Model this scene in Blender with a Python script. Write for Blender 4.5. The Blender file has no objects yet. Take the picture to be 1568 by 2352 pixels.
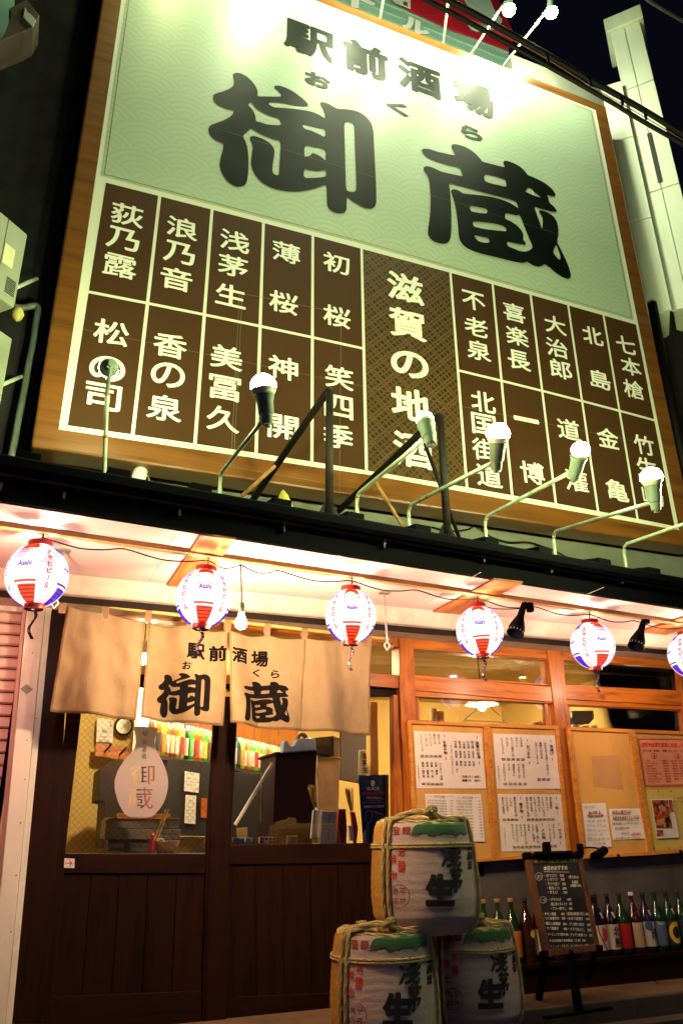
import bpy, bmesh, math, random
from mathutils import Vector, Matrix, noise as mnoise
random.seed(7)
S = bpy.context.scene
COL = S.collection

# ------------------------------------------------------------------ camera
PITCH, YAW, ROLL = (math.radians(a) for a in (22.878, 22.409, -0.962))
F = 1771.8            # focal length in units of a 1568 x 2352 frame
DIST, EYE = 5.1, 0.95
O = Vector((0, -DIST, EYE))
_f = Vector((math.sin(YAW)*math.cos(PITCH), math.cos(YAW)*math.cos(PITCH), math.sin(PITCH)))
_r = _f.cross(Vector((0, 0, 1))).normalized()
_u = _r.cross(_f)
R_ = math.cos(ROLL)*_r + math.sin(ROLL)*_u
U_ = -math.sin(ROLL)*_r + math.cos(ROLL)*_u
cam = bpy.data.cameras.new('camera')
cam.sensor_fit = 'VERTICAL'; cam.sensor_height = 36; cam.sensor_width = 24
cam.lens = 36*F/2352
cam.clip_start = .05; cam.clip_end = 300
co = bpy.data.objects.new('camera', cam); COL.objects.link(co)
co.matrix_world = Matrix(((R_.x, U_.x, -_f.x, O.x), (R_.y, U_.y, -_f.y, O.y), (R_.z, U_.z, -_f.z, O.z), (0, 0, 0, 1)))
S.camera = co

# ------------------------------------------------------------------ world, exposure
W = bpy.data.worlds.new('World'); S.world = W; W.use_nodes = True
wn = W.node_tree; bg = wn.nodes['Background']
sky = wn.nodes.new('ShaderNodeTexSky'); sky.sky_type = 'NISHITA'; sky.sun_disc = False
sky.sun_elevation = math.radians(-4); sky.sun_rotation = math.radians(200)
tint = wn.nodes.new('ShaderNodeMix'); tint.data_type = 'RGBA'; tint.blend_type = 'MIX'
tint.inputs[0].default_value = .65
wn.links.new(sky.outputs[0], tint.inputs[6]); tint.inputs[7].default_value = (.10, .09, .22, 1)
wn.links.new(tint.outputs[2], bg.inputs[0]); bg.inputs[1].default_value = .035
S.view_settings.view_transform = 'Standard'; S.view_settings.look = 'None'
S.view_settings.exposure = 0; S.view_settings.gamma = 1; S.view_settings.use_curve_mapping = False
S.cycles.use_denoising = True
S.cycles.max_bounces = 8; S.cycles.diffuse_bounces = 3; S.cycles.glossy_bounces = 3
S.cycles.transmission_bounces = 6; S.cycles.transparent_max_bounces = 12
S.cycles.sample_clamp_indirect = 4; S.cycles.caustics_reflective = False; S.cycles.caustics_refractive = False
S.cycles.use_light_tree = True

# ------------------------------------------------------------------ picture point -> point in the place
def ray(x, y): return R_*((x-784)/F) - U_*((y-1176)/F) + _f
def at(x, y, Y=0.0):
    d = ray(x, y); return O + d*((Y-O.y)/d.y)
def atz(x, y, Z):
    d = ray(x, y); return O + d*((Z-O.z)/d.z)
def atx(x, y, X):
    d = ray(x, y); return O + d*((X-O.x)/d.x)
def atp(x, y, P, N):
    d = ray(x, y); return O + d*((P-O).dot(N)/d.dot(N))
def depth(P): return (P-O).dot(_f)
def V(*a): return Vector(a)
class View:                                  # a crop of the photograph used for reading coordinates
    def __init__(s, x0, y0, x1, w=1568): s.x0 = x0/1.74171; s.y0 = y0/1.74171; s.s = (x1-x0)/w/1.74171
    def __call__(s, x, y): return (s.x0+x*s.s, s.y0+y*s.s)

# ------------------------------------------------------------------ scene graph helpers
def tag(o, label=None, cat=None, group=None, kind=None):
    if label: o['label'] = label
    if cat: o['category'] = cat
    if group: o['group'] = group
    if kind: o['kind'] = kind
    return o
def wloc(o):
    v = Vector((0, 0, 0))
    while o is not None: v = v + o.location; o = o.parent
    return v
def empty(name, loc, label=None, cat=None, group=None, kind=None):
    o = bpy.data.objects.new(name, None); o.empty_display_size = .1; COL.objects.link(o)
    o.location = loc; return tag(o, label, cat, group, kind)
def copy_tree(o, parent=None):
    c = o.copy(); COL.objects.link(c); c.parent = parent
    for ch in list(o.children): copy_tree(ch, c)
    return c

class MB:
    def __init__(s): s.v = []; s.f = []; s.m = []
    def add(s, vs, fs, mi=0):
        n = len(s.v); s.v += [Vector(p) for p in vs]
        for f in fs: s.f.append([n+i for i in f]); s.m.append(mi)
        return s
    def quad(s, a, b, c, d, mi=0): return s.add([a, b, c, d], [(0, 1, 2, 3)], mi)
    def hexa(s, A, B, mi=0):                   # two matching quads, front A and back B
        return s.add(list(A)+list(B), [(0, 1, 2, 3), (7, 6, 5, 4), (0, 4, 5, 1), (1, 5, 6, 2), (2, 6, 7, 3), (3, 7, 4, 0)], mi)
    def box(s, a, b, mi=0):
        x0, y0, z0 = (min(a[i], b[i]) for i in range(3)); x1, y1, z1 = (max(a[i], b[i]) for i in range(3))
        return s.hexa([(x0, y0, z0), (x1, y0, z0), (x1, y0, z1), (x0, y0, z1)], [(x0, y1, z0), (x1, y1, z0), (x1, y1, z1), (x0, y1, z1)], mi)
    def prism(s, pts, d, mi=0, mside=None):             # polygon pts (3-D) swept by vector d
        n = len(pts); d = Vector(d); pts = [Vector(p) for p in pts]
        s.add(pts, [tuple(range(n))], mi)
        s.add([p+d for p in pts], [tuple(reversed(range(n)))], mi)
        s.add(pts+[p+d for p in pts], [(i, i+n, (i+1) % n+n, (i+1) % n) for i in range(n)], mi if mside is None else mside)
        return s
    def tube(s, path, r, n=8, mi=0, cap=True):
        path = [Vector(p) for p in path]; k = len(path)
        rs = r if isinstance(r, (list, tuple)) else [r]*k
        up = Vector((0, 0, 1)); vs = []; fs = []
        t0 = (path[1]-path[0]).normalized()
        a = up.cross(t0)
        if a.length < .1: a = Vector((1, 0, 0)).cross(t0)
        a.normalize()
        for i in range(k):
            t = (path[min(i+1, k-1)]-path[max(i-1, 0)]).normalized()
            a = (a - t*a.dot(t)).normalized(); b = t.cross(a)
            for j in range(n):
                q = 2*math.pi*j/n; vs.append(path[i]+(a*math.cos(q)+b*math.sin(q))*rs[i])
        for i in range(k-1):
            for j in range(n):
                fs.append((i*n+j, i*n+(j+1) % n, (i+1)*n+(j+1) % n, (i+1)*n+j))
        if cap: fs += [tuple(reversed(range(n))), tuple((k-1)*n+j for j in range(n))]
        return s.add(vs, fs, mi)
    def lathe(s, prof, c=(0, 0, 0), n=24, mi=0, mfun=None, axis=None, cap=False):     # prof: (radius, height)
        c = Vector(c); ax = Vector(axis).normalized() if axis is not None else Vector((0, 0, 1))
        a = Vector((1, 0, 0)) if abs(ax.x) < .9 else Vector((0, 1, 0)); a = (a-ax*a.dot(ax)).normalized(); b = ax.cross(a)
        base = len(s.v)
        for (r, h) in prof:
            for j in range(n):
                q = 2*math.pi*j/n; s.v.append(c+ax*h+(a*math.cos(q)+b*math.sin(q))*r)
        for i in range(len(prof)-1):
            for j in range(n):
                s.f.append([base+i*n+j, base+i*n+(j+1) % n, base+(i+1)*n+(j+1) % n, base+(i+1)*n+j])
                s.m.append(mfun(i, j) if mfun else mi)
        if cap:
            s.f.append([base+j for j in reversed(range(n))]); s.m.append(mi)
            s.f.append([base+(len(prof)-1)*n+j for j in range(n)]); s.m.append(mi)
        return s
    def ball(s, c, r, n=12, mi=0, sz=1, axis=None):
        k = max(4, n//2)
        prof = [(max(1e-4, r*math.sin(math.pi*i/k)), -r*sz*math.cos(math.pi*i/k)) for i in range(k+1)]
        return s.lathe(prof, c, n, mi, axis=axis)
    def merge(s, o, mi=0):
        return s.add(o.v, o.f, mi)
    def build(s, name, mats, parent=None, smooth=False, bevel=0, label=None, cat=None, group=None, kind=None, data_only=False):
        if not isinstance(mats, (list, tuple)): mats = [mats]
        vs = s.v
        if parent is not None: off = wloc(parent)
        else:
            xs = [p.x for p in vs]; ys = [p.y for p in vs]; zs = [p.z for p in vs]
            off = Vector(((min(xs)+max(xs))/2, (min(ys)+max(ys))/2, min(zs)))
        me = bpy.data.meshes.new(name)
        me.from_pydata([p-off for p in vs], [], s.f)
        for m in mats: me.materials.append(m)
        if len(mats) > 1: me.polygons.foreach_set('material_index', s.m)
        if smooth: me.shade_smooth() if hasattr(me, 'shade_smooth') else None
        if isinstance(smooth, float):
            me.set_sharp_from_angle(angle=smooth)
        bm = bmesh.new(); bm.from_mesh(me); bmesh.ops.remove_doubles(bm, verts=bm.verts, dist=1e-6)
        if s.closed: bmesh.ops.recalc_face_normals(bm, faces=bm.faces)
        bm.to_mesh(me); bm.free()
        o = bpy.data.objects.new(name, me); COL.objects.link(o)
        if parent is None: o.location = off
        else: o.parent = parent
        if bevel:
            b = o.modifiers.new('bevel', 'BEVEL'); b.width = bevel; b.segments = 2; b.limit_method = 'ANGLE'; b.angle_limit = .7
        return tag(o, label, cat, group, kind)
    closed = True

# ------------------------------------------------------------------ materials
def nd(nt, t, **kw):
    n = nt.nodes.new(t)
    for k, v in kw.items(): setattr(n, k, v)
    return n
def mix(nt, fac, a, b, blend='MIX'):
    m = nd(nt, 'ShaderNodeMix', data_type='RGBA', blend_type=blend)
    for i, v in ((0, fac), (6, a), (7, b)):
        if isinstance(v, bpy.types.NodeSocket): nt.links.new(v, m.inputs[i])
        elif i == 0: m.inputs[0].default_value = v
        else: m.inputs[i].default_value = (*v[:3], 1)
    return m.outputs[2]
def mth(nt, op, a, b=None, c=None):
    m = nd(nt, 'ShaderNodeMath', operation=op)
    for i, v in enumerate((a, b, c)):
        if v is None: continue
        if isinstance(v, bpy.types.NodeSocket): nt.links.new(v, m.inputs[i])
        else: m.inputs[i].default_value = v
    return m.outputs[0]
def ramp(nt, fac, stops):
    r = nd(nt, 'ShaderNodeValToRGB'); nt.links.new(fac, r.inputs[0]); e = r.color_ramp.elements
    while len(e) < len(stops): e.new(.5)
    for i, (p, c) in enumerate(stops): e[i].position = p; e[i].color = (*c[:3], 1) if isinstance(c, (tuple, list)) else (c, c, c, 1)
    return r.outputs[0]
def coords(nt, scale=(1, 1, 1), obj=False):
    if obj: src = nd(nt, 'ShaderNodeTexCoord').outputs['Object']
    else: src = nd(nt, 'ShaderNodeNewGeometry').outputs['Position']
    mp = nd(nt, 'ShaderNodeMapping'); mp.inputs['Scale'].default_value = scale; nt.links.new(src, mp.inputs[0]); return mp.outputs[0]
def noise(nt, vec, scale, detail=4, rough=.6):
    n = nd(nt, 'ShaderNodeTexNoise'); n.inputs['Scale'].default_value = scale; n.inputs['Detail'].default_value = detail
    n.inputs['Roughness'].default_value = rough; nt.links.new(vec, n.inputs['Vector']); return n.outputs['Fac']
def bump(nt, h, strength, dist, bs):
    b = nd(nt, 'ShaderNodeBump'); b.inputs['Strength'].default_value = strength; b.inputs['Distance'].default_value = dist
    nt.links.new(h, b.inputs['Height']); nt.links.new(b.outputs[0], bs.inputs['Normal'])
def base(name):
    m = bpy.data.materials.new(name); m.use_nodes = True
    nt = m.node_tree; bs = nt.nodes['Principled BSDF']; return m, nt, bs
def mat(name, c, rough=.6, metal=0, var=.25, vs=6, bmp=.15, bs_=60, dirt=None, coat=0, spec=None, stretch=(1, 1, 1), sheen=0, bands=0):
    m, nt, bs = base(name)
    co_ = coords(nt, stretch)
    n1 = noise(nt, co_, vs, 5)
    lo = tuple(x*(1-var) for x in c); hi = tuple(min(1, x*(1+var)) for x in c)
    col = ramp(nt, n1, [(.3, lo), (.7, hi)])
    if dirt:
        n3 = noise(nt, coords(nt, (stretch[0]*1.3, stretch[1]*1.3, stretch[2]*.5)), vs*.6, 6, .7)
        col = mix(nt, ramp(nt, n3, [(.5, 0.), (.68, .7)]), col, dirt)
    nt.links.new(col, bs.inputs['Base Color'])
    bs.inputs['Roughness'].default_value = rough; bs.inputs['Metallic'].default_value = metal
    bs.inputs['Coat Weight'].default_value = coat
    if spec is not None: bs.inputs['Specular IOR Level'].default_value = spec
    n2 = noise(nt, co_, bs_, 3)
    nt.links.new(mth(nt, 'MULTIPLY_ADD', n1, .25, max(0, rough-.1)), bs.inputs['Roughness'])
    if bands:                                     # woven rows
        sp = nd(nt, 'ShaderNodeSeparateXYZ'); nt.links.new(nd(nt, 'ShaderNodeNewGeometry').outputs['Position'], sp.inputs[0])
        w = mth(nt, 'MULTIPLY_ADD', mth(nt, 'SINE', mth(nt, 'ADD', mth(nt, 'MULTIPLY', sp.outputs[2], bands), mth(nt, 'MULTIPLY', n2, 2.5))), .5, .5)
        nt.links.new(mix(nt, mth(nt, 'MULTIPLY', mth(nt, 'LESS_THAN', w, .3), .35), col, tuple(x*.45 for x in c)), bs.inputs['Base Color'])
        n2 = mth(nt, 'ADD', mth(nt, 'MULTIPLY', n2, .3), w)
    if bmp: bump(nt, n2, bmp, .004, bs)
    return m
def wood(name, c1, c2, rough=.45, axis='x', scale=1.0, coat=.1, knots=True, spec=.4):
    m, nt, bs = base(name)
    sc = {'x': (1.2, 14, 14), 'z': (14, 14, 1.2), 'y': (14, 1.2, 14)}[axis]
    sc = tuple(x*scale for x in sc)
    info = nd(nt, 'ShaderNodeObjectInfo')
    geo = nd(nt, 'ShaderNodeNewGeometry')
    ad = nd(nt, 'ShaderNodeVectorMath', operation='ADD'); nt.links.new(geo.outputs['Position'], ad.inputs[0])
    mu = nd(nt, 'ShaderNodeVectorMath', operation='SCALE'); mu.inputs[0].default_value = (7, 3, 5); nt.links.new(info.outputs['Random'], mu.inputs['Scale'])
    nt.links.new(mu.outputs[0], ad.inputs[1])
    mp = nd(nt, 'ShaderNodeMapping'); mp.inputs['Scale'].default_value = sc; nt.links.new(ad.outputs[0], mp.inputs[0])
    n1 = noise(nt, mp.outputs[0], 1.6, 6, .65)
    mp2 = nd(nt, 'ShaderNodeMapping'); mp2.inputs['Scale'].default_value = tuple(x*3.5 for x in sc); nt.links.new(ad.outputs[0], mp2.inputs[0])
    n2 = noise(nt, mp2.outputs[0], 2, 4, .6)
    f = mth(nt, 'ADD', mth(nt, 'MULTIPLY', n1, .7), mth(nt, 'MULTIPLY', n2, .3))
    col = ramp(nt, f, [(.36, c2), (.5, c1), (.66, tuple(min(1, x*1.25) for x in c1))])
    if knots:
        vo = nd(nt, 'ShaderNodeTexVoronoi'); vo.inputs['Scale'].default_value = 1.0
        mp3 = nd(nt, 'ShaderNodeMapping'); mp3.inputs['Scale'].default_value = tuple(3.2 if x > 5 else 1.8 for x in sc); nt.links.new(ad.outputs[0], mp3.inputs[0])
        nt.links.new(mp3.outputs[0], vo.inputs['Vector'])
        col = mix(nt, ramp(nt, vo.outputs['Distance'], [(.04, .85), (.1, 0.)]), col, tuple(x*.35 for x in c2))
    col = mix(nt, mth(nt, 'MULTIPLY', info.outputs['Random'], .25), col, c2)
    nt.links.new(col, bs.inputs['Base Color'])
    bs.inputs['Coat Weight'].default_value = coat; bs.inputs['Coat Roughness'].default_value = .25; bs.inputs['Specular IOR Level'].default_value = spec
    nt.links.new(mth(nt, 'MULTIPLY_ADD', n2, .3, rough-.12), bs.inputs['Roughness'])
    bump(nt, f, .25, .004, bs)
    return m
def emis(name, c, s):
    m = bpy.data.materials.new(name); m.use_nodes = True; nt = m.node_tree; nt.nodes.clear()
    e = nd(nt, 'ShaderNodeEmission'); e.inputs[0].default_value = (*c, 1); e.inputs[1].default_value = s
    o = nd(nt, 'ShaderNodeOutputMaterial'); nt.links.new(e.outputs[0], o.inputs[0]); return m
def glassy(name, tintc=(1, 1, 1), rough=.02, wire=False, refl=1.0):
    m = bpy.data.materials.new(name); m.use_nodes = True; nt = m.node_tree; nt.nodes.clear()
    tr = nd(nt, 'ShaderNodeBsdfTransparent'); tr.inputs[0].default_value = (*tintc, 1)
    gl = nd(nt, 'ShaderNodeBsdfGlossy'); gl.inputs['Roughness'].default_value = rough
    fr = nd(nt, 'ShaderNodeFresnel'); fr.inputs[0].default_value = 1.5
    n = noise(nt, coords(nt), 3.0, 2)
    b = nd(nt, 'ShaderNodeBump'); b.inputs['Strength'].default_value = .05; b.inputs['Distance'].default_value = .01
    nt.links.new(n, b.inputs['Height']); nt.links.new(b.outputs[0], gl.inputs['Normal'])
    ms = nd(nt, 'ShaderNodeMixShader'); nt.links.new(mth(nt, 'MULTIPLY', fr.outputs[0], 2.0*refl), ms.inputs[0])
    nt.links.new(tr.outputs[0], ms.inputs[1]); nt.links.new(gl.outputs[0], ms.inputs[2])
    last = ms.outputs[0]
    if wire:
        geo = nd(nt, 'ShaderNodeNewGeometry'); sp = nd(nt, 'ShaderNodeSeparateXYZ'); nt.links.new(geo.outputs['Position'], sp.inputs[0])
        a = mth(nt, 'MULTIPLY', mth(nt, 'ADD', sp.outputs[0], sp.outputs[2]), 26); c = mth(nt, 'MULTIPLY', mth(nt, 'SUBTRACT', sp.outputs[0], sp.outputs[2]), 26)
        la = mth(nt, 'LESS_THAN', mth(nt, 'FRACT', a), .05); lc = mth(nt, 'LESS_THAN', mth(nt, 'FRACT', c), .05)
        df = nd(nt, 'ShaderNodeBsdfDiffuse'); df.inputs[0].default_value = (.12, .11, .08, 1)
        m2 = nd(nt, 'ShaderNodeMixShader'); nt.links.new(mth(nt, 'MULTIPLY', mth(nt, 'MAXIMUM', la, lc), .45), m2.inputs[0])
        nt.links.new(last, m2.inputs[1]); nt.links.new(df.outputs[0], m2.inputs[2]); last = m2.outputs[0]
    o = nd(nt, 'ShaderNodeOutputMaterial'); nt.links.new(last, o.inputs[0]); return m
def cloth(name, c, transl=.3, var=.12):
    m, nt, bs = base(name)
    n1 = noise(nt, coords(nt), 5, 5)
    col = ramp(nt, n1, [(.3, tuple(x*(1-var) for x in c)), (.7, tuple(min(1, x*(1+var)) for x in c))])
    nt.links.new(col, bs.inputs['Base Color']); bs.inputs['Roughness'].default_value = .9
    w = noise(nt, coords(nt, (1, 1, 3)), 260, 2)
    cr = noise(nt, coords(nt, (1, 1, .45)), 16, 5, .6)
    bump(nt, mth(nt, 'ADD', mth(nt, 'MULTIPLY', cr, 9.0), w), .35, .0035, bs)
    tl = nd(nt, 'ShaderNodeBsdfTranslucent'); nt.links.new(col, tl.inputs[0])
    ms = nd(nt, 'ShaderNodeMixShader'); ms.inputs[0].default_value = transl
    nt.links.new(bs.outputs[0], ms.inputs[1]); nt.links.new(tl.outputs[0], ms.inputs[2])
    nt.links.new(ms.outputs[0], nt.nodes['Material Output'].inputs[0]); return m

# ------------------------------------------------------------------ lettering (flat print as geometry)
_tc = {}
ROT = set('ー（）－〜-()')
def _loops(vs, fs, grow, n):
    """outline of a glyph grown by a round pen: distance field + marching squares"""
    import numpy as np
    cnt = {}
    for f in fs:
        for k in range(len(f)):
            a, b = f[k], f[(k+1) % len(f)]; cnt[(a, b)] = 1
    ed = [(a, b) for (a, b) in cnt if (b, a) not in cnt]
    A = np.array([vs[a] for a, b in ed], float); B = np.array([vs[b] for a, b in ed], float)
    x0, y0 = np.minimum(A, B).min(0)-grow-.03; x1, y1 = np.maximum(A, B).max(0)+grow+.03
    h = max(x1-x0, y1-y0)/n; nx = int((x1-x0)/h)+2; ny = int((y1-y0)/h)+2
    X, Yy = np.meshgrid(x0+h*np.arange(nx), y0+h*np.arange(ny), indexing='ij')
    P = np.stack([X, Yy], -1)[:, :, None, :]; D = B-A; L = (D**2).sum(-1)+1e-12
    t = np.clip(((P-A)*D).sum(-1)/L, 0, 1); Q = A+t[..., None]*D
    d = np.sqrt(((P-Q)**2).sum(-1)).min(-1)
    px, py = P[..., 0], P[..., 1]
    cr = ((A[:, 1] > py) != (B[:, 1] > py)) & (px < (B[:, 0]-A[:, 0])*(py-A[:, 1])/(B[:, 1]-A[:, 1]+1e-12)+A[:, 0])
    ins = cr.sum(-1) % 2 == 1
    g = np.where(ins, -d, d)-grow
    seg = {}
    def pt(a, b):
        ga, gb = g[a], g[b]; t = ga/(ga-gb); return (x0+h*(a[0]+(b[0]-a[0])*t), y0+h*(a[1]+(b[1]-a[1])*t))
    for i in range(nx-1):
        for j in range(ny-1):
            c = [(i, j), (i+1, j), (i+1, j+1), (i, j+1)]; s_ = [g[q] < 0 for q in c]
            if all(s_) or not any(s_): continue
            ent = []; ex = []
            for k in range(4):
                a, b = c[k], c[(k+1) % 4]
                if s_[k] and not s_[(k+1) % 4]: ent.append((min(a, b), max(a, b)))
                if not s_[k] and s_[(k+1) % 4]: ex.append((min(a, b), max(a, b)))
            if len(ent) == 1: seg[ent[0]] = ex[0]
            else:
                for e in ent:
                    k = [(min(c[q], c[(q+1) % 4]), max(c[q], c[(q+1) % 4])) for q in range(4)].index(e)
                    nx_ = (min(c[(k+1) % 4], c[(k+2) % 4]), max(c[(k+1) % 4], c[(k+2) % 4]))
                    seg[e] = nx_ if nx_ in ex else ex[0]
    loops = []
    while seg:
        k = next(iter(seg)); lp = []
        while k in seg:
            nk = seg.pop(k); lp.append(pt(*k)); k = nk
        if len(lp) > 4: loops.append(lp)
    return loops
def glyph(ch, bold=0.0):
    k = (ch, bold)
    if k in _tc: return _tc[k]
    if bold:
        v, f, b = glyph(ch, 0.0)
        n = 26+8*(len(ch) if ord(ch[0]) < 0x2000 else len(ch)*3)
        if not f: _tc[k] = (v, f, b); return _tc[k]
        lp = _loops(v, f, bold, (64 if bold > .021 else 40) if len(ch) == 1 else min(220, 34*len(ch)))
        vs, fs = fill2d(lp[0], lp[1:], 0)
    else:
        cu = bpy.data.curves.new('t', 'FONT'); cu.body = ch; cu.size = 1; cu.resolution_u = 5
        cu.fill_mode = 'FRONT'
        ob = bpy.data.objects.new('t', cu); COL.objects.link(ob)
        me = bpy.data.meshes.new_from_object(ob)
        vs = [(v.co.x, v.co.y) for v in me.vertices]; fs = [tuple(p.vertices) for p in me.polygons]
        bpy.data.objects.remove(ob); bpy.data.curves.remove(cu); bpy.data.meshes.remove(me)
    if vs:
        x0 = min(v[0] for v in vs); x1 = max(v[0] for v in vs); y0 = min(v[1] for v in vs); y1 = max(v[1] for v in vs)
    else: x0 = y0 = 0; x1 = y1 = 1
    _tc[k] = (vs, fs, (x0, y0, x1, y1)); return _tc[k]
def layout(s, vertical=True, bold=0.0, pitch=1.08):
    """glyph cells -> (verts, faces) with box normalised to 0..1 (v upwards)"""
    vs = []; fs = []
    if vertical:
        for i, ch in enumerate(s):
            if ch in ' 　': continue
            g, gf, b = glyph(ch, bold); cx = (b[0]+b[2])/2; cy = (b[1]+b[3])/2; n = len(vs)
            small = ch in '・、。っょゃゅッョャュ'
            for (x, y) in g:
                x -= cx; y -= cy
                if ch in ROT: x, y = y, -x
                if small: x += .12
                vs.append((x, y - i*pitch))
            fs += [tuple(n+k for k in f) for f in gf]
        w = 1.0; x0, x1 = -.5, .5; y0 = -(len(s)-1)*pitch-.5; y1 = .5
    else:
        g, gf, b = glyph(s, bold); vs = list(g); fs = list(gf); x0, y0, x1, y1 = b
    return [((x-x0)/(x1-x0), (y-y0)/(y1-y0)) for x, y in vs], fs
def bil(q, u, v):                              # q = TL TR BR BL, u right, v up
    a = q[3]*(1-u)+q[2]*u; b = q[0]*(1-u)+q[1]*u; return a*(1-v)+b*v
class Print:
    """collects flat print; P maps picture coordinates to the surface"""
    def __init__(s, fn): s.mb = MB(); s.mb.closed = False; s.fn = fn
    def shape(s, pts, mi=0):
        s.mb.add([s.fn(*p) for p in pts], [tuple(range(len(pts)))], mi); return s
    def line(s, x0, y0, x1, y1, w, mi=0):
        d = Vector((x1-x0, y1-y0)); n = Vector((-d.y, d.x)).normalized()*w/2
        return s.shape([(x0+n.x, y0+n.y), (x1+n.x, y1+n.y), (x1-n.x, y1-n.y), (x0-n.x, y0-n.y)], mi)
    def ring(s, cx, cy, rx, ry, w, mi=0, n=28):
        o = [(cx+rx*math.cos(2*math.pi*i/n), cy+ry*math.sin(2*math.pi*i/n)) for i in range(n)]
        k = [(cx+(rx-w)*math.cos(2*math.pi*i/n), cy+(ry-w)*math.sin(2*math.pi*i/n)) for i in range(n)]
        for i in range(n): s.shape([o[i], o[(i+1) % n], k[(i+1) % n], k[i]], mi)
        return s
    def disc(s, cx, cy, rx, ry, mi=0, n=24):
        return s.shape([(cx+rx*math.cos(2*math.pi*i/n), cy+ry*math.sin(2*math.pi*i/n)) for i in range(n)], mi)
    def text(s, st, quad, vertical=False, bold=.0, mi=0, pitch=1.08):
        q = [Vector((p[0], p[1])) for p in quad]
        vs, fs = layout(st, vertical, bold, pitch)
        s.mb.add([s.fn(*bil(q, u, v)) for u, v in vs], fs, mi); return s
    def vline(s, st, x0, y0, x1, y1, w, bold=.02, mi=0, pitch=1.08):     # vertical column, centre top -> centre bottom
        return s.text(st, [(x0-w/2, y0), (x0+w/2, y0), (x1+w/2, y1), (x1-w/2, y1)], True, bold, mi, pitch)
    def hline(s, st, x0, y0, x1, y1, h, bold=.02, mi=0):                # left-middle -> right-middle
        return s.text(st, [(x0, y0-h/2), (x1, y1-h/2), (x1, y1+h/2), (x0, y0+h/2)], False, bold, mi)
    def build(s, name, mats, parent=None, **kw): return s.mb.build(name, mats, parent, **kw)
def fill2d(outer, holes=(), smooth=2):
    """closed outlines -> (verts, faces) by 2-D curve fill"""
    cu = bpy.data.curves.new('t', 'CURVE'); cu.dimensions = '2D'; cu.fill_mode = 'BOTH'
    for loop in [outer]+list(holes):
        pts = [Vector(p) for p in loop]
        for _ in range(smooth):                     # light corner cutting
            q = []
            for i in range(len(pts)):
                a = pts[i]; b = pts[(i+1) % len(pts)]; q += [a*.8+b*.2, a*.2+b*.8]
            pts = q
        sp = cu.splines.new('POLY'); sp.points.add(len(pts)-1); sp.use_cyclic_u = True
        for i, p in enumerate(pts): sp.points[i].co = (p.x, p.y, 0, 1)
    ob = bpy.data.objects.new('t', cu); COL.objects.link(ob)
    me = bpy.data.meshes.new_from_object(ob)
    # keep the front copy only
    vs = [(v.co.x, v.co.y) for v in me.vertices]; fs = [tuple(p.vertices) for p in me.polygons]
    bpy.data.objects.remove(ob); bpy.data.curves.remove(cu); bpy.data.meshes.remove(me)
    return vs, fs
def gridcut(vs, fs, step):
    """cut 2-D faces by a regular grid so that they can follow a curved surface"""
    bm = bmesh.new(); bv = [bm.verts.new((x, y, 0)) for x, y in vs]
    for f in fs:
        try: bm.faces.new([bv[i] for i in f])
        except ValueError: pass
    xs = [v[0] for v in vs]; ys = [v[1] for v in vs]
    for ax, lo, hi in ((0, min(xs), max(xs)), (1, min(ys), max(ys))):
        k = math.ceil(lo/step)
        while k*step < hi:
            co_ = Vector((0, 0, 0)); co_[ax] = k*step; no = Vector((0, 0, 0)); no[ax] = 1
            bmesh.ops.bisect_plane(bm, geom=bm.verts[:]+bm.edges[:]+bm.faces[:], plane_co=co_, plane_no=no); k += 1
    bm.verts.index_update()
    r = [(v.co.x, v.co.y) for v in bm.verts], [tuple(v.index for v in f.verts) for f in bm.faces]
    bm.free(); return r

# ================================================================== materials of the place
M = {}
M['plaster'] = mat('plaster', (.20, .21, .17), .85, var=.18, vs=3, bmp=.5, bs_=90, dirt=(.18, .18, .15))
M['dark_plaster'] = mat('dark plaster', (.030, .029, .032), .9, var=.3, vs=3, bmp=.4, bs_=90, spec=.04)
M['soffit'] = mat('painted soffit board', (.64, .52, .54), .6, var=.06, vs=2, bmp=.05)
M['stucco'] = mat('stucco trim', (.55, .47, .42), .85, var=.14, vs=9, bmp=.7, bs_=120, dirt=(.4, .33, .28))
M['black_metal'] = mat('black painted metal', (.0025, .0025, .005), .7, var=.3, vs=8, bmp=.08, spec=.03)
M['roof_metal'] = mat('dark roofing sheet', (.003, .003, .005), .7, var=.3, vs=5, spec=.03)
M['brown_pipe'] = mat('brown rail paint', (.10, .05, .055), .4, var=.3, vs=10)
M['rust'] = mat('rusty pipe', (.30, .15, .04), .7, var=.45, vs=14, bmp=.4, dirt=(.08, .04, .02))
M['black_pipe'] = mat('black pipe with worn paint', (.005, .0035, .003), .6, var=.4, vs=12, bmp=.2, dirt=(.018, .009, .004), spec=.2)
M['pale_pipe'] = mat('pale green lamp arm paint', (.42, .50, .38), .45, var=.2, vs=14, bmp=.15, dirt=(.18, .15, .08))
M['socket'] = mat('green grey lamp socket', (.14, .20, .15), .4, var=.15)
M['white_metal'] = mat('white painted metal', (.72, .70, .66), .45, var=.06, vs=4, bmp=.04, dirt=(.45, .4, .33))
M['fin_white'] = mat('weathered white sheet metal', (.60, .64, .56), .5, var=.08, vs=2, bmp=.06, dirt=(.42, .42, .22), stretch=(1, 1, .25))
M['shutter'] = mat('pink grey shutter', (.66, .47, .43), .5, var=.08, vs=4, bmp=.05)
M['wood_o'] = wood('varnished orange wood', (.50, .165, .018), (.22, .055, .008), .4, 'x', coat=.25)
M['wood_oz'] = wood('varnished orange wood upright', (.48, .155, .018), (.20, .050, .008), .4, 'z', coat=.25)
M['wood_d'] = wood('dark brown door wood', (.017, .0055, .0032), (.007, .0028, .002), .5, 'x', coat=.02, spec=.1)
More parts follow.
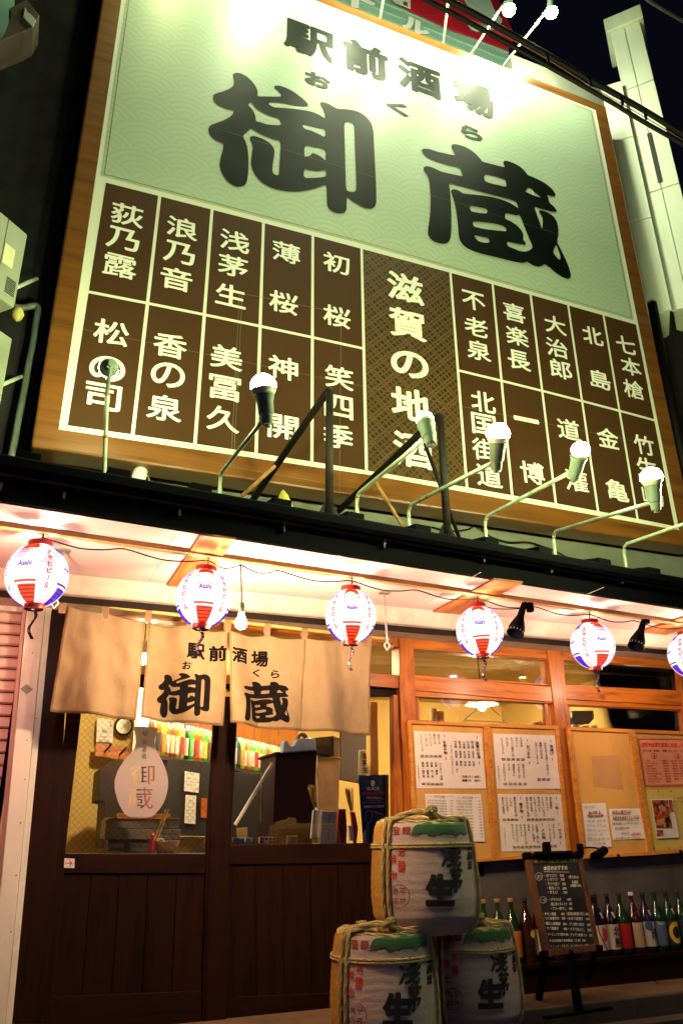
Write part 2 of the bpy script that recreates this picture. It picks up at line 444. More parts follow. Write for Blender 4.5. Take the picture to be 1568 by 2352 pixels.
M['wood_dz'] = wood('dark brown door wood upright', (.017, .0055, .0032), (.007, .0028, .002), .5, 'z', coat=.02, spec=.1)
M['wood_lx'] = wood('light pine batten', (.60, .36, .16), (.42, .22, .09), .5, 'x', coat=.05)
M['wood_fr'] = wood('light frame wood', (.64, .29, .045), (.44, .16, .025), .45, 'x', coat=.15, knots=False)
M['wood_py'] = wood('stained plank', (.42, .14, .035), (.18, .05, .015), .45, 'y', coat=.15)
M['bamboo'] = mat('bamboo pole', (.62, .42, .13), .4, var=.12, vs=8, coat=.2)
M['paper'] = mat('white paper', (.80, .79, .75), .6, var=.03, vs=5, bmp=.03)
M['lam'] = mat('laminated paper', (.86, .83, .74), .22, var=.02, vs=5, bmp=.04, bs_=8, coat=.5)
M['ink'] = mat('black ink', (.012, .011, .013), .6, var=.1, bmp=0)
M['ink_soft'] = mat('faded black ink', (.06, .055, .06), .6, var=.1, bmp=0)
M['red_ink'] = mat('red ink', (.55, .03, .02), .6, var=.1, bmp=0)
M['white_ink'] = mat('white ink', (.86, .86, .80), .5, var=.02, bmp=0)
M['cork'] = mat('tan notice board', (.64, .37, .085), .75, var=.07, vs=3, bmp=.25, bs_=160, dirt=(.50, .26, .06))
M['glass'] = glassy('window glass')
M['wired_glass'] = glassy('wired glass', wire=True)
M['steel'] = mat('steel', (.45, .45, .45), .35, metal=.8, var=.15, vs=8)
M['rubber'] = mat('black cable', (.006, .006, .007), .6, var=.2, spec=.15)
M['asphalt'] = mat('asphalt', (.045, .042, .045), .9, var=.3, vs=30, bmp=.8, bs_=220)
M['paving'] = mat('worn paving', (.14, .085, .045), .85, var=.22, vs=5, bmp=.5, bs_=120, dirt=(.05, .035, .025))
M['concrete'] = mat('grey concrete', (.06, .045, .035), .9, var=.2, vs=6, bmp=.5, bs_=90, dirt=(.1, .09, .08))

def pquad(pts, Y): return [at(x, y, Y) for x, y in pts]
def slab(mb, pts, Y, t, mi=0):                       # front outline (D px) on plane Y, thickness t going back
    P = pquad(pts, Y); return mb.prism(P, (0, t, 0), mi)

# ================================================================== setting
ground = MB(); ground.box((-12, -30, -.16), (25, -.62, -.13)).build('road', M['asphalt'], kind='structure')
MB().box((-12, -.56, -.1), (25, .0, .0)).build('pavement', M['paving'], kind='structure')
MB().box((-12, -.62, -.14), (25, -.56, .012)).build('kerb', M['concrete'], kind='structure', bevel=.01)
MB().box((-12, -.74, -.132), (25, -.62, -.10)).build('gutter_strip', M['concrete'], kind='structure', bevel=.005)

# ================================================================== the building
B = empty('pub_building', (2.5, 0, 0), 'two storey pub with orange wooden shop front below a huge signboard', 'building')
# upper wall, parapet
wt = 9.9
MB().box((-.27, .2, 2.9), (5.98, .45, 9.08)).build('upper_wall', M['plaster'], B)
px0 = at(1170, 113, .2).x
MB().box((px0, .2, 9.08), (5.98, .45, 9.9)).build('parapet', M['plaster'], B)
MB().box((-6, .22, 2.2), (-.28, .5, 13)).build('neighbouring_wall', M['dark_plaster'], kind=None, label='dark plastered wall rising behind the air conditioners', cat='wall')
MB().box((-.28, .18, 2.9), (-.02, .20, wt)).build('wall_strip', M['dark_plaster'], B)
# fascia of the canopy: a vertical plane that runs slightly askew to the front
F0 = atz(0, 1150, 2.4); F1 = atz(1480, 1384, 2.4); FDIR = (F1-F0).normalized(); FN = Vector((FDIR.y, -FDIR.x, 0))   # towards the street
def onf(x, y, off=0.0): return atp(x, y, F0+FN*off, FN)
def fpt(s, z, off=0.0): p = F0+FDIR*s+FN*off; return Vector((p.x, p.y, z))
L = 8.2; s0 = -1.6
ftop = [onf(*p).z for p in ((0, 1069), (574, 1160), (1091, 1245), (1568, 1326))]
FT = sum(ftop)/4
bead = [onf(*p).z for p in ((0, 1102), (574, 1190), (1091, 1271), (1568, 1346))]; BZ = sum(bead)/4
print('fascia top', ftop, 'bead', bead)
fa = MB()
fa.hexa([fpt(s0, 2.4, .0), fpt(L, 2.4, .0), fpt(L, BZ-.01, .0), fpt(s0, BZ-.01, .0)], [fpt(s0, 2.4, -.03), fpt(L, 2.4, -.03), fpt(L, BZ-.01, -.03), fpt(s0, BZ-.01, -.03)])
fa.build('fascia', M['black_metal'], B)
gu = MB()                                            # box gutter above
prof = [(-.005, BZ-.008), (.05, BZ-.004), (.065, BZ+.02), (.068, FT-.012), (.058, FT), (.0, FT)]
for i in range(len(prof)-1):
    a, b = prof[i], prof[i+1]
    gu.quad(fpt(s0, a[1], a[0]), fpt(L, a[1], a[0]), fpt(L, b[1], b[0]), fpt(s0, b[1], b[0]))
gu.closed = False
gutter = gu.build('gutter', M['black_metal'], B)
rl = MB(); rl.tube([fpt(s0, BZ-.012, .02), fpt(L, BZ-.012, .02)], .009, 8); rl.build('gutter_bead', M['brown_pipe'], gutter)
for x, y in ((4, 1104), (150, 1126), (414, 1166), (653, 1204), (882, 1241), (1110, 1275), (1264, 1299), (1426, 1326)):
    p = onf(x, y, .02); q = MB()
    q.tube([fpt((p-F0).dot(FDIR)-.008, BZ-.012, .02), fpt((p-F0).dot(FDIR)+.008, BZ-.012, .02)], .014, 8)
    q.box(p+V(-.006, -.004, -.045), p+V(.006, .02, -.01)); q.build('gutter_clip', M['brown_pipe'], gutter)
# roof sheet rising to the wall, with standing battens
rz = 2.93
rf = MB(); rf.prism([fpt(s0, FT-.02, -.01), fpt(L, FT-.02, -.01), V(8, .2, rz), V(-2, .2, rz)], (0, 0, -.03)); rf.build('canopy_roof', M['roof_metal'], B)
for x, y in ((62, 1070), (268, 1104), (457, 1136), (640, 1170), (808, 1197), (962, 1226), (1118, 1250), (1240, 1270), (1376, 1292), (1490, 1312)):
    p = onf(x, y); s = (p-F0).dot(FDIR); w = .055
    a0, a1 = fpt(s-w, FT-.01, .05), fpt(s+w, FT-.01, .05)
    b0, b1 = V(a0.x, .19, rz), V(a1.x, .19, rz)
    MB().hexa([a0, a1, a1+V(0, 0, .05), a0+V(0, 0, .05)], [b0, b1, b1+V(0, 0, .05), b0+V(0, 0, .05)]).build('roof_batten', M['roof_metal'], B, bevel=.004)
# soffit
sf = MB()
P1 = fpt(s0, 2.4, -.005); P2 = fpt(L, 2.4, -.005)
sf.prism([P1, P2, V(P2.x, -.5, 2.4), V(P1.x, -.5, 2.4)], (0, 0, .02)); soff = sf.build('soffit', M['soffit'], B)
for xx in (.62, 1.53, 2.44, 3.35, 4.26):
    MB().box((xx-.002, -1.35, 2.398), (xx+.002, -.5, 2.4005)).build('board_joint', M['stucco'], soff)
# long pale batten under the soffit, from which the lanterns hang
sp = [(0, 1199), (439, 1259), (784, 1320), (1084, 1363), (1568, 1430)]
pa = atz(0, 1206, 2.385); pb = atz(1568, 1432, 2.385); bd = (pb-pa).normalized(); bn = V(bd.y, -bd.x, 0)
A0 = pa-bd*1.5; A1 = pb+bd*2.5
def batt(mb, P0, P1, w, z0, z1):
    n = (P1-P0).normalized(); n = V(n.y, -n.x, 0)*w
    def q(P, sg, z): R = P+n*sg; return V(R.x, R.y, z)
    return mb.hexa([q(P0, 1, z0), q(P1, 1, z0), q(P1, 1, z1), q(P0, 1, z1)], [q(P0, -1, z0), q(P1, -1, z0), q(P1, -1, z1), q(P0, -1, z1)])
batt(MB(), A0, A1, .022, 2.372, 2.3985).build('ceiling_batten', M['wood_lx'], B, bevel=.002)
def onbat(x): # point on the batten underside below picture column x (at its own line)
    lo, hi = -1.5, 9.0
    for _ in range(40):
        m = (lo+hi)/2; P = pa+bd*m; d = P-O; px = 784+F*d.dot(R_)/d.dot(_f)
        if px < x: lo = m
        else: hi = m
    return V(P.x, P.y, 2.372)
# stained planks across the soffit
for (x0, x1, y0), (u0, u1, v0) in (((452, 530, 1222), (393, 462, 1348)), ((1124, 1181, 1325), (1002, 1056, 1410)), ((1592, 1650, 1402), (1440, 1490, 1466))):
    a = atz(x0, y0, 2.39); b = atz(x1, y0+14, 2.39); c = atz(u0, v0, 2.39); X0 = (a.x+c.x)/2; X1 = (b.x+atz(u1, v0+8, 2.39).x)/2
    q = MB(); q.box((X0, -.505, 2.386), (X1, min(a.y, b.y)+.03, 2.3992)); q.build('soffit_plank', M['wood_py'], B, bevel=.002)
# stucco beam at the wall side of the soffit and the dark recess beneath
zt = at(784, 1421, -.42).z
print('trim bottom z', zt, at(145, 1356, -.42).z, at(1568, 1493, -.42).z)
MB().prism([V(-2, -.52, 2.42), V(-2, -.42, zt), V(-2, -.36, zt), V(-2, -.30, 2.42)], (11, 0, 0)).build('stucco_beam', M['stucco'], B, bevel=.01)
MB().box((-2, -.35, zt+.005), (9, .1, zt+.02)).build('beam_underside', M['stucco'], B)
MB().box((-2, -.36, zt-.035), (9, -.345, zt+.004)).build('shutter_track', M['black_pipe'], B)

# ---------------- left: shutter of the next shop and white post
SH = empty('roller_shutter', (-.6, -.02, 0), 'pinkish grey roller shutter closed beside the white post', 'shutter')
SX1 = .0
slat = None
shx = at(50, 1420, .02).x
zz = 2.28; k = 0
while zz > -.12:
    q = MB(); h = .068
    q.prism([V(-3, .03, zz), V(-3, .012, zz-.012), V(-3, .010, zz-h+.012), V(-3, .028, zz-h+.003)], (3+shx+.02, 0, 0))
    if slat is None: slat = q.build('slat', M['shutter'], SH)
    else:
        c = slat.copy(); COL.objects.link(c); c.location.z = -(2.28-zz)
    zz -= .0705; k += 1
MB().box((-3, .031, -.13), (shx+.05, .05, 2.36)).build('backing', M['black_metal'], SH)
MB().box((-3, -.02, 2.28), (shx+.02, .03, 2.40)).build('shutter_box', M['white_metal'], SH)
PO = empty('white_post', (.05, -.1, 0), 'white metal post with a small diamond mark between shutter and door', 'post')
fc = [at(60, 1400, -.08), at(104, 1400, -.08), at(30, 2352, -.08), at(-28, 2352, -.08)]
def lerp(a, b, t): return a+(b-a)*t
def post(name, xa, xb, ya, yb, m):                    # xa, xb: (x at y=1400, x at y=2352) of the two edges on plane ya
    T0, T1 = at(xa[0], 1400, ya), at(xb[0], 1400, ya); B0, B1 = at(xa[1], 2352, ya), at(xb[1], 2352, ya)
    def ex(T, Bt, z): t = (z-T.z)/(Bt.z-T.z); p = lerp(T, Bt, t); return V(p.x, ya, z)
    f = [ex(T0, B0, -.13), ex(T1, B1, -.13), ex(T1, B1, zt+.01), ex(T0, B0, zt+.01)]
    return MB().hexa(f, [V(p.x, yb, p.z) for p in f]).build(name, m, PO, bevel=.004)
post('guide_rail', (52, -40), (61, -28), -.05, .03, M['shutter'])
post('post_face', (62, -27), (104, 12), -.08, .03, M['white_metal'])
post('post_return', (104.5, 12.5), (119, 28), -.055, .03, M['white_metal'])
pr = Print(lambda x, y: at(x, y, -.083)); pr.shape([(47, 1582), (62, 1571), (77, 1583), (62, 1595)]); pr.build('diamond_mark', mat('grey print', (.25, .24, .27), .6), PO)
for x, y in ((66, 1650), (45, 1700), (57, 1500), (40, 1790), (30, 1890), (20, 2010), (8, 2140)):
    P = at(x+18, y, -.082); MB().ball(P, .004, 8).build('screw', M['rust'], PO)

# ---------------- door front (dark stained), everything measured on its own plane
def fr(name, pts, Y, t, m, parent, bev=.003, **kw):
    q = MB(); slab(q, pts, Y, t); return q.build(name, m, parent, bevel=bev, **kw)
DF = empty('door_frame', (1.2, 0, 0)); DF.parent = B; DF.location = (1.2-2.5, 0, 0)
fr('jamb', [(104, 1340), (168, 1340), (108, 2352), (18, 2352)], -.02, .14, M['wood_dz'], DF)
fr('lintel', [(118, 1372), (905, 1452), (905, 1478), (118, 1398)], -.03, .12, M['wood_o'], DF)
fr('threshold', [(0, 2520), (900, 2500), (900, 2530), (0, 2552)], -.03, .14, M['wood_d'], DF)
def door(label, gl, out, rail, m1, m2, Y, planks, glassmat, hname):
    TL, TR, BR, BL = gl; oTL, oTR, oBR, oBL = out
    D_ = empty('sliding_door', at((TL[0]+TR[0])/2, 2300, Y)); D_.parent = B; D_.location = D_.location-B.location; D_['label'] = label
    Y1 = Y
    fr('stile', [oTL, TL, BL, (rail[0], oBL[1]), oBL], Y1, .035, m2, D_)
    fr('stile', [TR, oTR, oBR, (rail[1], oBR[1]), BR], Y1, .035, m2, D_)
    fr('rail', [(oTL[0]+2, oTL[1]-30), (oTR[0]-2, oTR[1]-30), TR, TL], Y1+.002, .031, m1, D_)
    fr('mid_rail', [BL, BR, (BR[0]-2, BR[1]+45), (BL[0]-5, BL[1]+45)], Y1+.002, .031, m1, D_)
    fr('bottom_rail', [(rail[0], 2290), (rail[1], 2276), (rail[1]-4, 2420), (rail[0]-8, 2440)], Y1+.002, .031, m1, D_)
    n = planks
    for i in range(n):
        a, b = i/n, (i+1)/n
        t0 = V(BL[0]-5, BL[1]+45).lerp(V(BR[0]-2, BR[1]+45), a); t1 = V(BL[0]-5, BL[1]+45).lerp(V(BR[0]-2, BR[1]+45), b)
        b0 = V(rail[0], 2290).lerp(V(rail[1], 2276), a); b1 = V(rail[0], 2290).lerp(V(rail[1], 2276), b)
        fr('plank', [(t0.x+.6, t0.y), (t1.x-.6, t1.y), (b1.x-.6, b1.y), (b0.x+.6, b0.y)], Y1+.014, .014, m2, D_, bev=.003)
    g = MB(); P = pquad(gl, Y1+.018); g.prism(P, (0, .004, 0)); g.build('glass', glassmat, D_)
    fr('backing', [(BL[0]-8, BL[1]+20), (BR[0]+4, BR[1]+20), (rail[1]+2, 2400), (rail[0]-10, 2400)], Y1+.029, .004, m1, D_, 0)
    return D_
D1 = door('left dark door leaf with the frosted flask decal', [(196, 1560), (494, 1600), (473, 1961), (150, 1961)], [(160, 1560), (524, 1600), (500, 2352), (90, 2352)],
          (118, 464), M['wood_d'], M['wood_dz'], -.012, 5, M['wired_glass'], '')
D2 = door('right dark door leaf with brooms and a drink poster behind its glass', [(548, 1600), (902, 1600), (902, 1935), (530, 1941)], [(505, 1600), (934, 1600), (926, 2352), (500, 2352)],
          (528, 900), M['wood_d'], M['wood_dz'], .03, 6, M['glass'], '')
fr('meeting_stile', [(492, 1600), (530, 1600), (520, 2352), (470, 2352)], -.02, .03, M['wood_dz'], DF)
# narrow light between door and windows
fr('transom_rail', [(846, 1545), (916, 1551), (917, 1581), (850, 1576)], -.012, .06, M['wood_o'], DF)
g = MB(); g.prism(pquad([(846, 1480), (912, 1486), (915, 1552), (846, 1547)], .02), (0, .004, 0)); g.build('glass', M['glass'], DF)
# ---------------- window front (orange wood)
WF = empty('window_front', (3.5, 0, 1)); WF.parent = B; WF.location = (1.0, 0, 1)
V2 = View(1366, 2000, 2731)
def v2(*pts): return [V2(*p) for p in pts]
fr('header_beam', [(905, 1440), (1700, 1505), (1700, 1545), (947, 1490), (905, 1486)], -.02, .12, M['wood_o'], WF)
fr('post', v2((262, 560), (326, 560), (345, 1040), (395, 1700), (300, 1700), (268, 880)), -.035, .13, M['wood_oz'], WF)
fr('inner_stile', v2((237, 895), (258, 897), (300, 1760), (246, 1760)), -.02, .07, M['wood_oz'], WF)
fr('post', v2((938, 640), (1012, 645), (1046, 1060), (1090, 1700), (1020, 1700), (985, 1030)), -.035, .13, M['wood_oz'], WF)
fr('post', v2((1545, 690), (1640, 700), (1690, 1200), (1590, 1200)), -.035, .13, M['wood_oz'], WF)
def rail(p, Y, t, nm='rail'): return fr(nm, v2(*p), Y, t, M['wood_o'], WF)
rail([(326, 803), (972, 860), (976, 930), (330, 874)], -.025, .10)
rail([(330, 876), (976, 910), (976, 936), (334, 903)], -.012, .08, 'ledge')
rail([(1016, 848), (1570, 880), (1640, 884), (1640, 950), (1026, 915)], -.025, .10)
rail([(1026, 914), (1640, 950), (1640, 968), (1028, 940)], -.012, .08, 'ledge')
def window(gl, label, fw=9):
    w = MB()
    (a, b, c, d) = [Vector(p) for p in v2(*gl)]
    wo = empty('window', at((a.x+b.x)/2, c.y, .0)); wo.parent = B; wo.location = wo.location-B.location; wo['label'] = label
    k = fw
    fr('frame', [(a.x-k, a.y-k), (b.x+k, b.y-k), (b.x, b.y), (a.x, a.y)], .0, .05, M['wood_o'], wo)
    fr('frame', [(d.x, d.y), (c.x, c.y), (c.x+k, c.y+k), (d.x-k, d.y+k)], .0, .05, M['wood_o'], wo)
    fr('frame', [(a.x-k, a.y-k), (a.x, a.y), (d.x, d.y), (d.x-k, d.y+k)], .003, .044, M['wood_oz'], wo)
    fr('frame', [(b.x, b.y), (b.x+k, b.y-k), (c.x+k, c.y+k), (c.x, c.y)], .003, .044, M['wood_oz'], wo)
    g = MB(); g.prism([at(p.x, p.y, .02) for p in (a, b, c, d)], (0, .004, 0)); g.build('pane', M['glass'], wo)
window([(326, 686), (945, 738), (945, 845), (329, 803)], 'transom window over the left menu boards', 4)
window([(1012, 738), (1545, 770), (1545, 876), (1020, 850)], 'transom window over the right menu boards', 4)
window([(355, 905), (932, 936), (975, 1600), (390, 1600)], 'window partly covered by the left menu boards', 7)
window([(1044, 945), (1600, 972), (1640, 1600), (1095, 1600)], 'window partly covered by the right menu boards', 7)
# low wall below the boards, bottle ledge
lw = MB(); lw.box((2.45, -.01, .0), (9, .12, .86)); lw.build('low_wall', mat('grey rendered low wall', (.085, .08, .08), .85, var=.2, vs=5, bmp=.4, bs_=90, dirt=(.05, .045, .04)), B)
fr('panel', [(900, 1941), (1110, 1930), (1112, 2010), (880, 2018)], -.02, .05, M['wood_d'], WF)
MB().box((-.3, .05, -.13), (2.5, .1, .02)).build('footing', M['concrete'], B)
MB().box((-3, .11, 2.37), (9, .2, 3.0)).build('lintel_wall', M['plaster'], B)

# ================================================================== the big signboard
YS = -.1
SG = empty('signboard', (2.75, YS, 3.38), 'huge framed pub signboard with giant black characters over brown name panels', 'signboard')
def woodprint():
    m, nt, bs = base('wood grain print')
    geo = nd(nt, 'ShaderNodeNewGeometry')
    mp = nd(nt, 'ShaderNodeMapping'); mp.inputs['Scale'].default_value = (.55, 1, 9); nt.links.new(geo.outputs['Position'], mp.inputs[0])
    n = noise(nt, mp.outputs[0], 1.3, 5, .6)
    mp2 = nd(nt, 'ShaderNodeMapping'); mp2.inputs['Scale'].default_value = (2, 1, 60); nt.links.new(geo.outputs['Position'], mp2.inputs[0])
    n2 = noise(nt, mp2.outputs[0], 1.3, 3, .6)
    col = ramp(nt, mth(nt, 'ADD', mth(nt, 'MULTIPLY', n, .8), mth(nt, 'MULTIPLY', n2, .2)), [(.36, (.10, .036, .008)), (.47, (.165, .060, .011)), (.62, (.21, .080, .015))])
    nt.links.new(col, bs.inputs['Base Color']); bs.inputs['Roughness'].default_value = .35; bs.inputs['Coat Weight'].default_value = .3
    return m
M['signwood'] = woodprint()
def green_print():
    """pale green paper with rows of overlapping wave circles printed a little darker"""
    m, nt, bs = base('pale green wave print')
    geo = nd(nt, 'ShaderNodeNewGeometry'); sp = nd(nt, 'ShaderNodeSeparateXYZ'); nt.links.new(geo.outputs['Position'], sp.inputs[0])
    Rr = .33; h = Rr/2
    X, Z = sp.outputs[0], sp.outputs[2]
    k0 = mth(nt, 'CEIL', mth(nt, 'DIVIDE', mth(nt, 'SUBTRACT', Z, Rr), h))
    res = None
    for i in (3, 2, 1, 0):                       # upper rows first, lower rows printed over them
        k = mth(nt, 'ADD', k0, float(i))
        odd = mth(nt, 'MULTIPLY', mth(nt, 'MODULO', mth(nt, 'ADD', k, 1000), 2.0), Rr)
        fx = mth(nt, 'SUBTRACT', mth(nt, 'MODULO', mth(nt, 'ADD', mth(nt, 'ADD', X, odd), 20*Rr), 2*Rr), Rr)
        fz = mth(nt, 'SUBTRACT', Z, mth(nt, 'MULTIPLY', k, h))
        d = mth(nt, 'SQRT', mth(nt, 'ADD', mth(nt, 'MULTIPLY', fx, fx), mth(nt, 'MULTIPLY', fz, fz)))
        inside = mth(nt, 'LESS_THAN', d, Rr)
        if res is None: res = d
        else:
            res = mth(nt, 'ADD', mth(nt, 'MULTIPLY', inside, d), mth(nt, 'MULTIPLY', mth(nt, 'SUBTRACT', 1.0, inside), res))
    ring = mth(nt, 'MULTIPLY_ADD', mth(nt, 'SINE', mth(nt, 'MULTIPLY', res, 2*math.pi/.058)), .5, .5)
    n = noise(nt, coords(nt), 1.2, 4)
    c0 = ramp(nt, n, [(.3, (.42, .54, .41)), (.7, (.48, .59, .45))])
    col = mix(nt, mth(nt, 'MULTIPLY', mth(nt, 'GREATER_THAN', ring, .5), .30), c0, (.32, .42, .28))
    nt.links.new(col, bs.inputs['Base Color']); bs.inputs['Roughness'].default_value = .42
    bs.inputs['Coat Weight'].default_value = .35; bs.inputs['Coat Roughness'].default_value = .11
    n2 = noise(nt, coords(nt), 2.5, 3); bump(nt, n2, .12, .02, bs)
    return m
M['signgreen'] = green_print()
def lattice_print():
    m, nt, bs = base('brown lattice print')
    geo = nd(nt, 'ShaderNodeNewGeometry'); sp = nd(nt, 'ShaderNodeSeparateXYZ'); nt.links.new(geo.outputs['Position'], sp.inputs[0])
    a = mth(nt, 'ADD', sp.outputs[0], sp.outputs[2]); b = mth(nt, 'SUBTRACT', sp.outputs[0], sp.outputs[2])
    tot = None
    for q in (a, b):
        f = mth(nt, 'FRACT', mth(nt, 'ADD', mth(nt, 'DIVIDE', q, .235), 50))
        for c, w in ((.10, .04), (.40, .055), (.58, .055), (.88, .04)):
            l = mth(nt, 'LESS_THAN', mth(nt, 'ABSOLUTE', mth(nt, 'SUBTRACT', f, c)), w)
            tot = l if tot is None else mth(nt, 'MAXIMUM', tot, l)
    col = mix(nt, tot, (.030, .016, .007), (.12, .068, .022))
    nt.links.new(col, bs.inputs['Base Color']); bs.inputs['Roughness'].default_value = .4; bs.inputs['Coat Weight'].default_value = .2
    return m
M['lattice'] = lattice_print()
M['signbrown'] = mat('brown sign vinyl', (.062, .027, .010), .55, var=.06, vs=2, bmp=.02, coat=.03, spec=.12)
M['signwhite'] = mat('off-white sign vinyl', (.80, .82, .72), .4, var=.02, vs=2, bmp=.02, coat=.25)
M['signblack'] = mat('sign lettering vinyl', (.003, .005, .004), .4, var=.2, vs=2, bmp=.02, coat=.04, spec=.12)
ZB, ZT, XL, XR = 3.385, 9.125, -.17, 5.64
MB().box((XL, YS, ZB), (XR, YS+.22, ZT)).build('sign_box', M['signwood'], SG, bevel=.018)
MB().box((XL-.03, YS+.12, ZB+.05), (XL, YS+.25, ZT)).build('side_trim', M['black_metal'], SG)
CT = [.062, .499, .933, 1.381, 1.832, 2.300, 3.213, 3.677, 4.113, 4.561, 5.0, 5.430]
CB = [.028, .477, .919, 1.378, 1.822, 2.280, 3.191, 3.632, 4.078, 4.53, 4.971, 5.413]
def q3(v, x): a, b, c = v; t = x/5.45; return a*(1-t)*(1-2*t)+b*4*t*(1-t)+c*t*(2*t-1)
RZ = [(5.815, 5.862, 5.851), (4.72, 4.768, 4.695), (3.572, 3.606, 3.555)]
def sgp(c, r, y=0.0, dx=0.0, dz=0.0):
    t = (0, .5, 1)[r]; x = CT[c]*(1-t)+CB[c]*t; return V(x+dx, YS-y, q3(RZ[r], x)+dz)
e = MB(); e.prism([V(-.012, YS-.002, 3.545), V(2.3, YS-.002, 3.585), V(5.452, YS-.002, 3.535), V(5.455, YS-.002, 8.975), V(-.005, YS-.002, 8.99)], (0, .0015, 0)); e.build('white_ground', M['signwhite'], SG)
e = MB(); e.prism([V(.028, YS-.004, 5.86), V(2.3, YS-.004, 5.905), V(5.40, YS-.004, 5.89), V(5.40, YS-.004, 8.945), V(.036, YS-.004, 8.955)], (0, .0015, 0)); e.build('green_field', M['signgreen'], SG)
fl = MB()
for a, b in ((V(.055, 0, 5.885), V(.06, 0, 8.93)), (V(.06, 0, 8.93), V(5.375, 0, 8.92)), (V(5.375, 0, 8.92), V(5.375, 0, 5.915)), (V(5.375, 0, 5.915), V(2.3, 0, 5.93)), (V(2.3, 0, 5.93), V(.055, 0, 5.885))):
    d = (b-a).normalized()*.003; n = V(-d.z, 0, d.x); a = V(a.x, YS-.006, a.z); b = V(b.x, YS-.006, b.z)
    fl.quad(a-n-d, b-n+d, b+n+d, a+n-d)
fl.closed = False; fl.build('border_line', mat('brown line print', (.25, .14, .05), .5), SG)
g = .013
for c in list(range(5))+[5]+list(range(6, 11)):
    rows = ((0, 2),) if c == 5 else ((0, 1), (1, 2))
    for r0, r1 in rows:
        e = MB(); e.prism([sgp(c, r0, .004, g, -g), sgp(c+1, r0, .004, -g, -g), sgp(c+1, r1, .004, -g, g), sgp(c, r1, .004, g, g)], (0, .0015, 0))
        e.build('name_panel', M['lattice'] if c == 5 else M['signbrown'], SG)
def sfn(x, z, off=.0065): return V(x, YS-off, z)
def schar(pr, ch, cx, cy, w, h, bold=.02):
    P = at(cx, cy, YS); pr.text(ch, [(P.x-w/2, P.z+h/2), (P.x+w/2, P.z+h/2), (P.x+w/2, P.z-h/2), (P.x-w/2, P.z-h/2)], False, bold)
names = [[('荻', 293, 495), ('乃', 283, 550), ('露', 276, 612)], [('浪', 419, 525), ('乃', 412, 582), ('音', 405, 642)], [('浅', 539, 555), ('茅', 535, 612), ('生', 530, 680)],
 [('薄', 657, 581), ('桜', 651, 696)], [('初', 772, 606), ('桜', 773, 728)], [('松', 256, 765), ('の', 247, 848), ('司', 237, 912)], [('香', 391, 795), ('の', 386, 862), ('泉', 378, 938)],
 [('美', 520, 822), ('冨', 516, 892), ('久', 512, 963)], [('神', 650, 846), ('開', 650, 982)], [('笑', 778, 868), ('四', 777, 935), ('季', 776, 1003)],
 [('不', 1086, 692), ('老', 1092, 752), ('泉', 1098, 806)], [('喜', 1179, 719), ('楽', 1186, 773), ('長', 1190, 828)], [('大', 1273, 747), ('治', 1277, 800), ('郎', 1286, 849)],
 [('北', 1359, 772), ('島', 1376, 873)], [('七', 1435, 793), ('本', 1447, 843), ('槍', 1453, 895)], [('北', 1108, 924), ('国', 1110, 976), ('街', 1112, 1034), ('道', 1122, 1093)],
 [('一', 1207, 965), ('博', 1221, 1087)], [('道', 1304, 987), ('灌', 1322, 1105)], [('金', 1394, 1007), ('亀', 1415, 1127)], [('竹', 1477, 1023), ('生', 1484, 1075), ('嶋', 1497, 1138)]]
for nm in names:
    for ch, x, y in nm:
        pr = Print(sfn)
        if ch == '一': schar(pr, ch, x, y, .27, .045, .02)
        else: schar(pr, ch, x, y, .25, .212, .012 if ch in '露薄槍街灌嶋' else .017)
        pr.build('character', M['white_ink'], SG)
for ch, x, y in (('滋', 930, 662), ('賀', 935, 745), ('の', 940, 838), ('地', 942, 930), ('酒', 948, 1035)):
    pr = Print(sfn); schar(pr, ch, x, y, .365, .315 if ch != 'の' else .27, .028); pr.build('character', M['white_ink'], SG)
# two giant characters traced as outlines
G1 = [(275,85),(300,70),(345,75),(400,105),(450,155),(480,205),(490,240),(484,272),(560,272),(640,274),(690,270),(680,245),(650,215),(625,195),(632,180),(670,180),(720,195),(790,230),(850,275),(895,315),(920,350),(880,355),(800,348),(720,330),(650,322),(595,320),(580,328),(590,348),(630,365),(720,370),(800,378),(880,388),(950,402),(1010,428),(1058,460),(1055,410),(1035,365),(1014,335),(1020,320),(1050,320),(1090,335),(1130,360),(1160,376),(1220,378),(1290,386),(1350,405),(1410,445),(1450,500),(1466,560),(1470,660),(1480,850),(1488,1000),(1492,1150),(1485,1195),(1465,1218),(1430,1225),(1380,1212),(1320,1180),(1270,1145),(1240,1120),(1240,1190),(1238,1235),(1220,1258),(1180,1265),(1130,1255),(1090,1225),(1074,1190),(1072,1100),(1069,1016),(1000,1043),(920,1065),(820,1080),(720,1076),(620,1055),(530,1010),(470,945),(437,880),(430,820),(440,750),(448,700),(435,660),(420,635),(425,612),(450,606),(490,615),(550,640),(600,675),(628,715),(630,760),(618,830),(610,900),(622,930),(668,944),(672,850),(680,740),(683,648),(600,628),(520,595),(465,563),(430,542),(400,570),(359,608),(385,650),(402,710),(410,800),(410,900),(400,980),(385,1020),(350,1037),(300,1038),(250,1010),(205,960),(172,895),(165,850),(175,790),(192,730),(202,670),(150,655),(100,620),(75,580),(72,540),(90,515),(140,497),(210,470),(260,440),(280,415),(284,388),(230,380),(170,358),(125,325),(108,285),(112,260),(135,245),(180,235),(240,212),(275,188),(287,165),(284,130)]
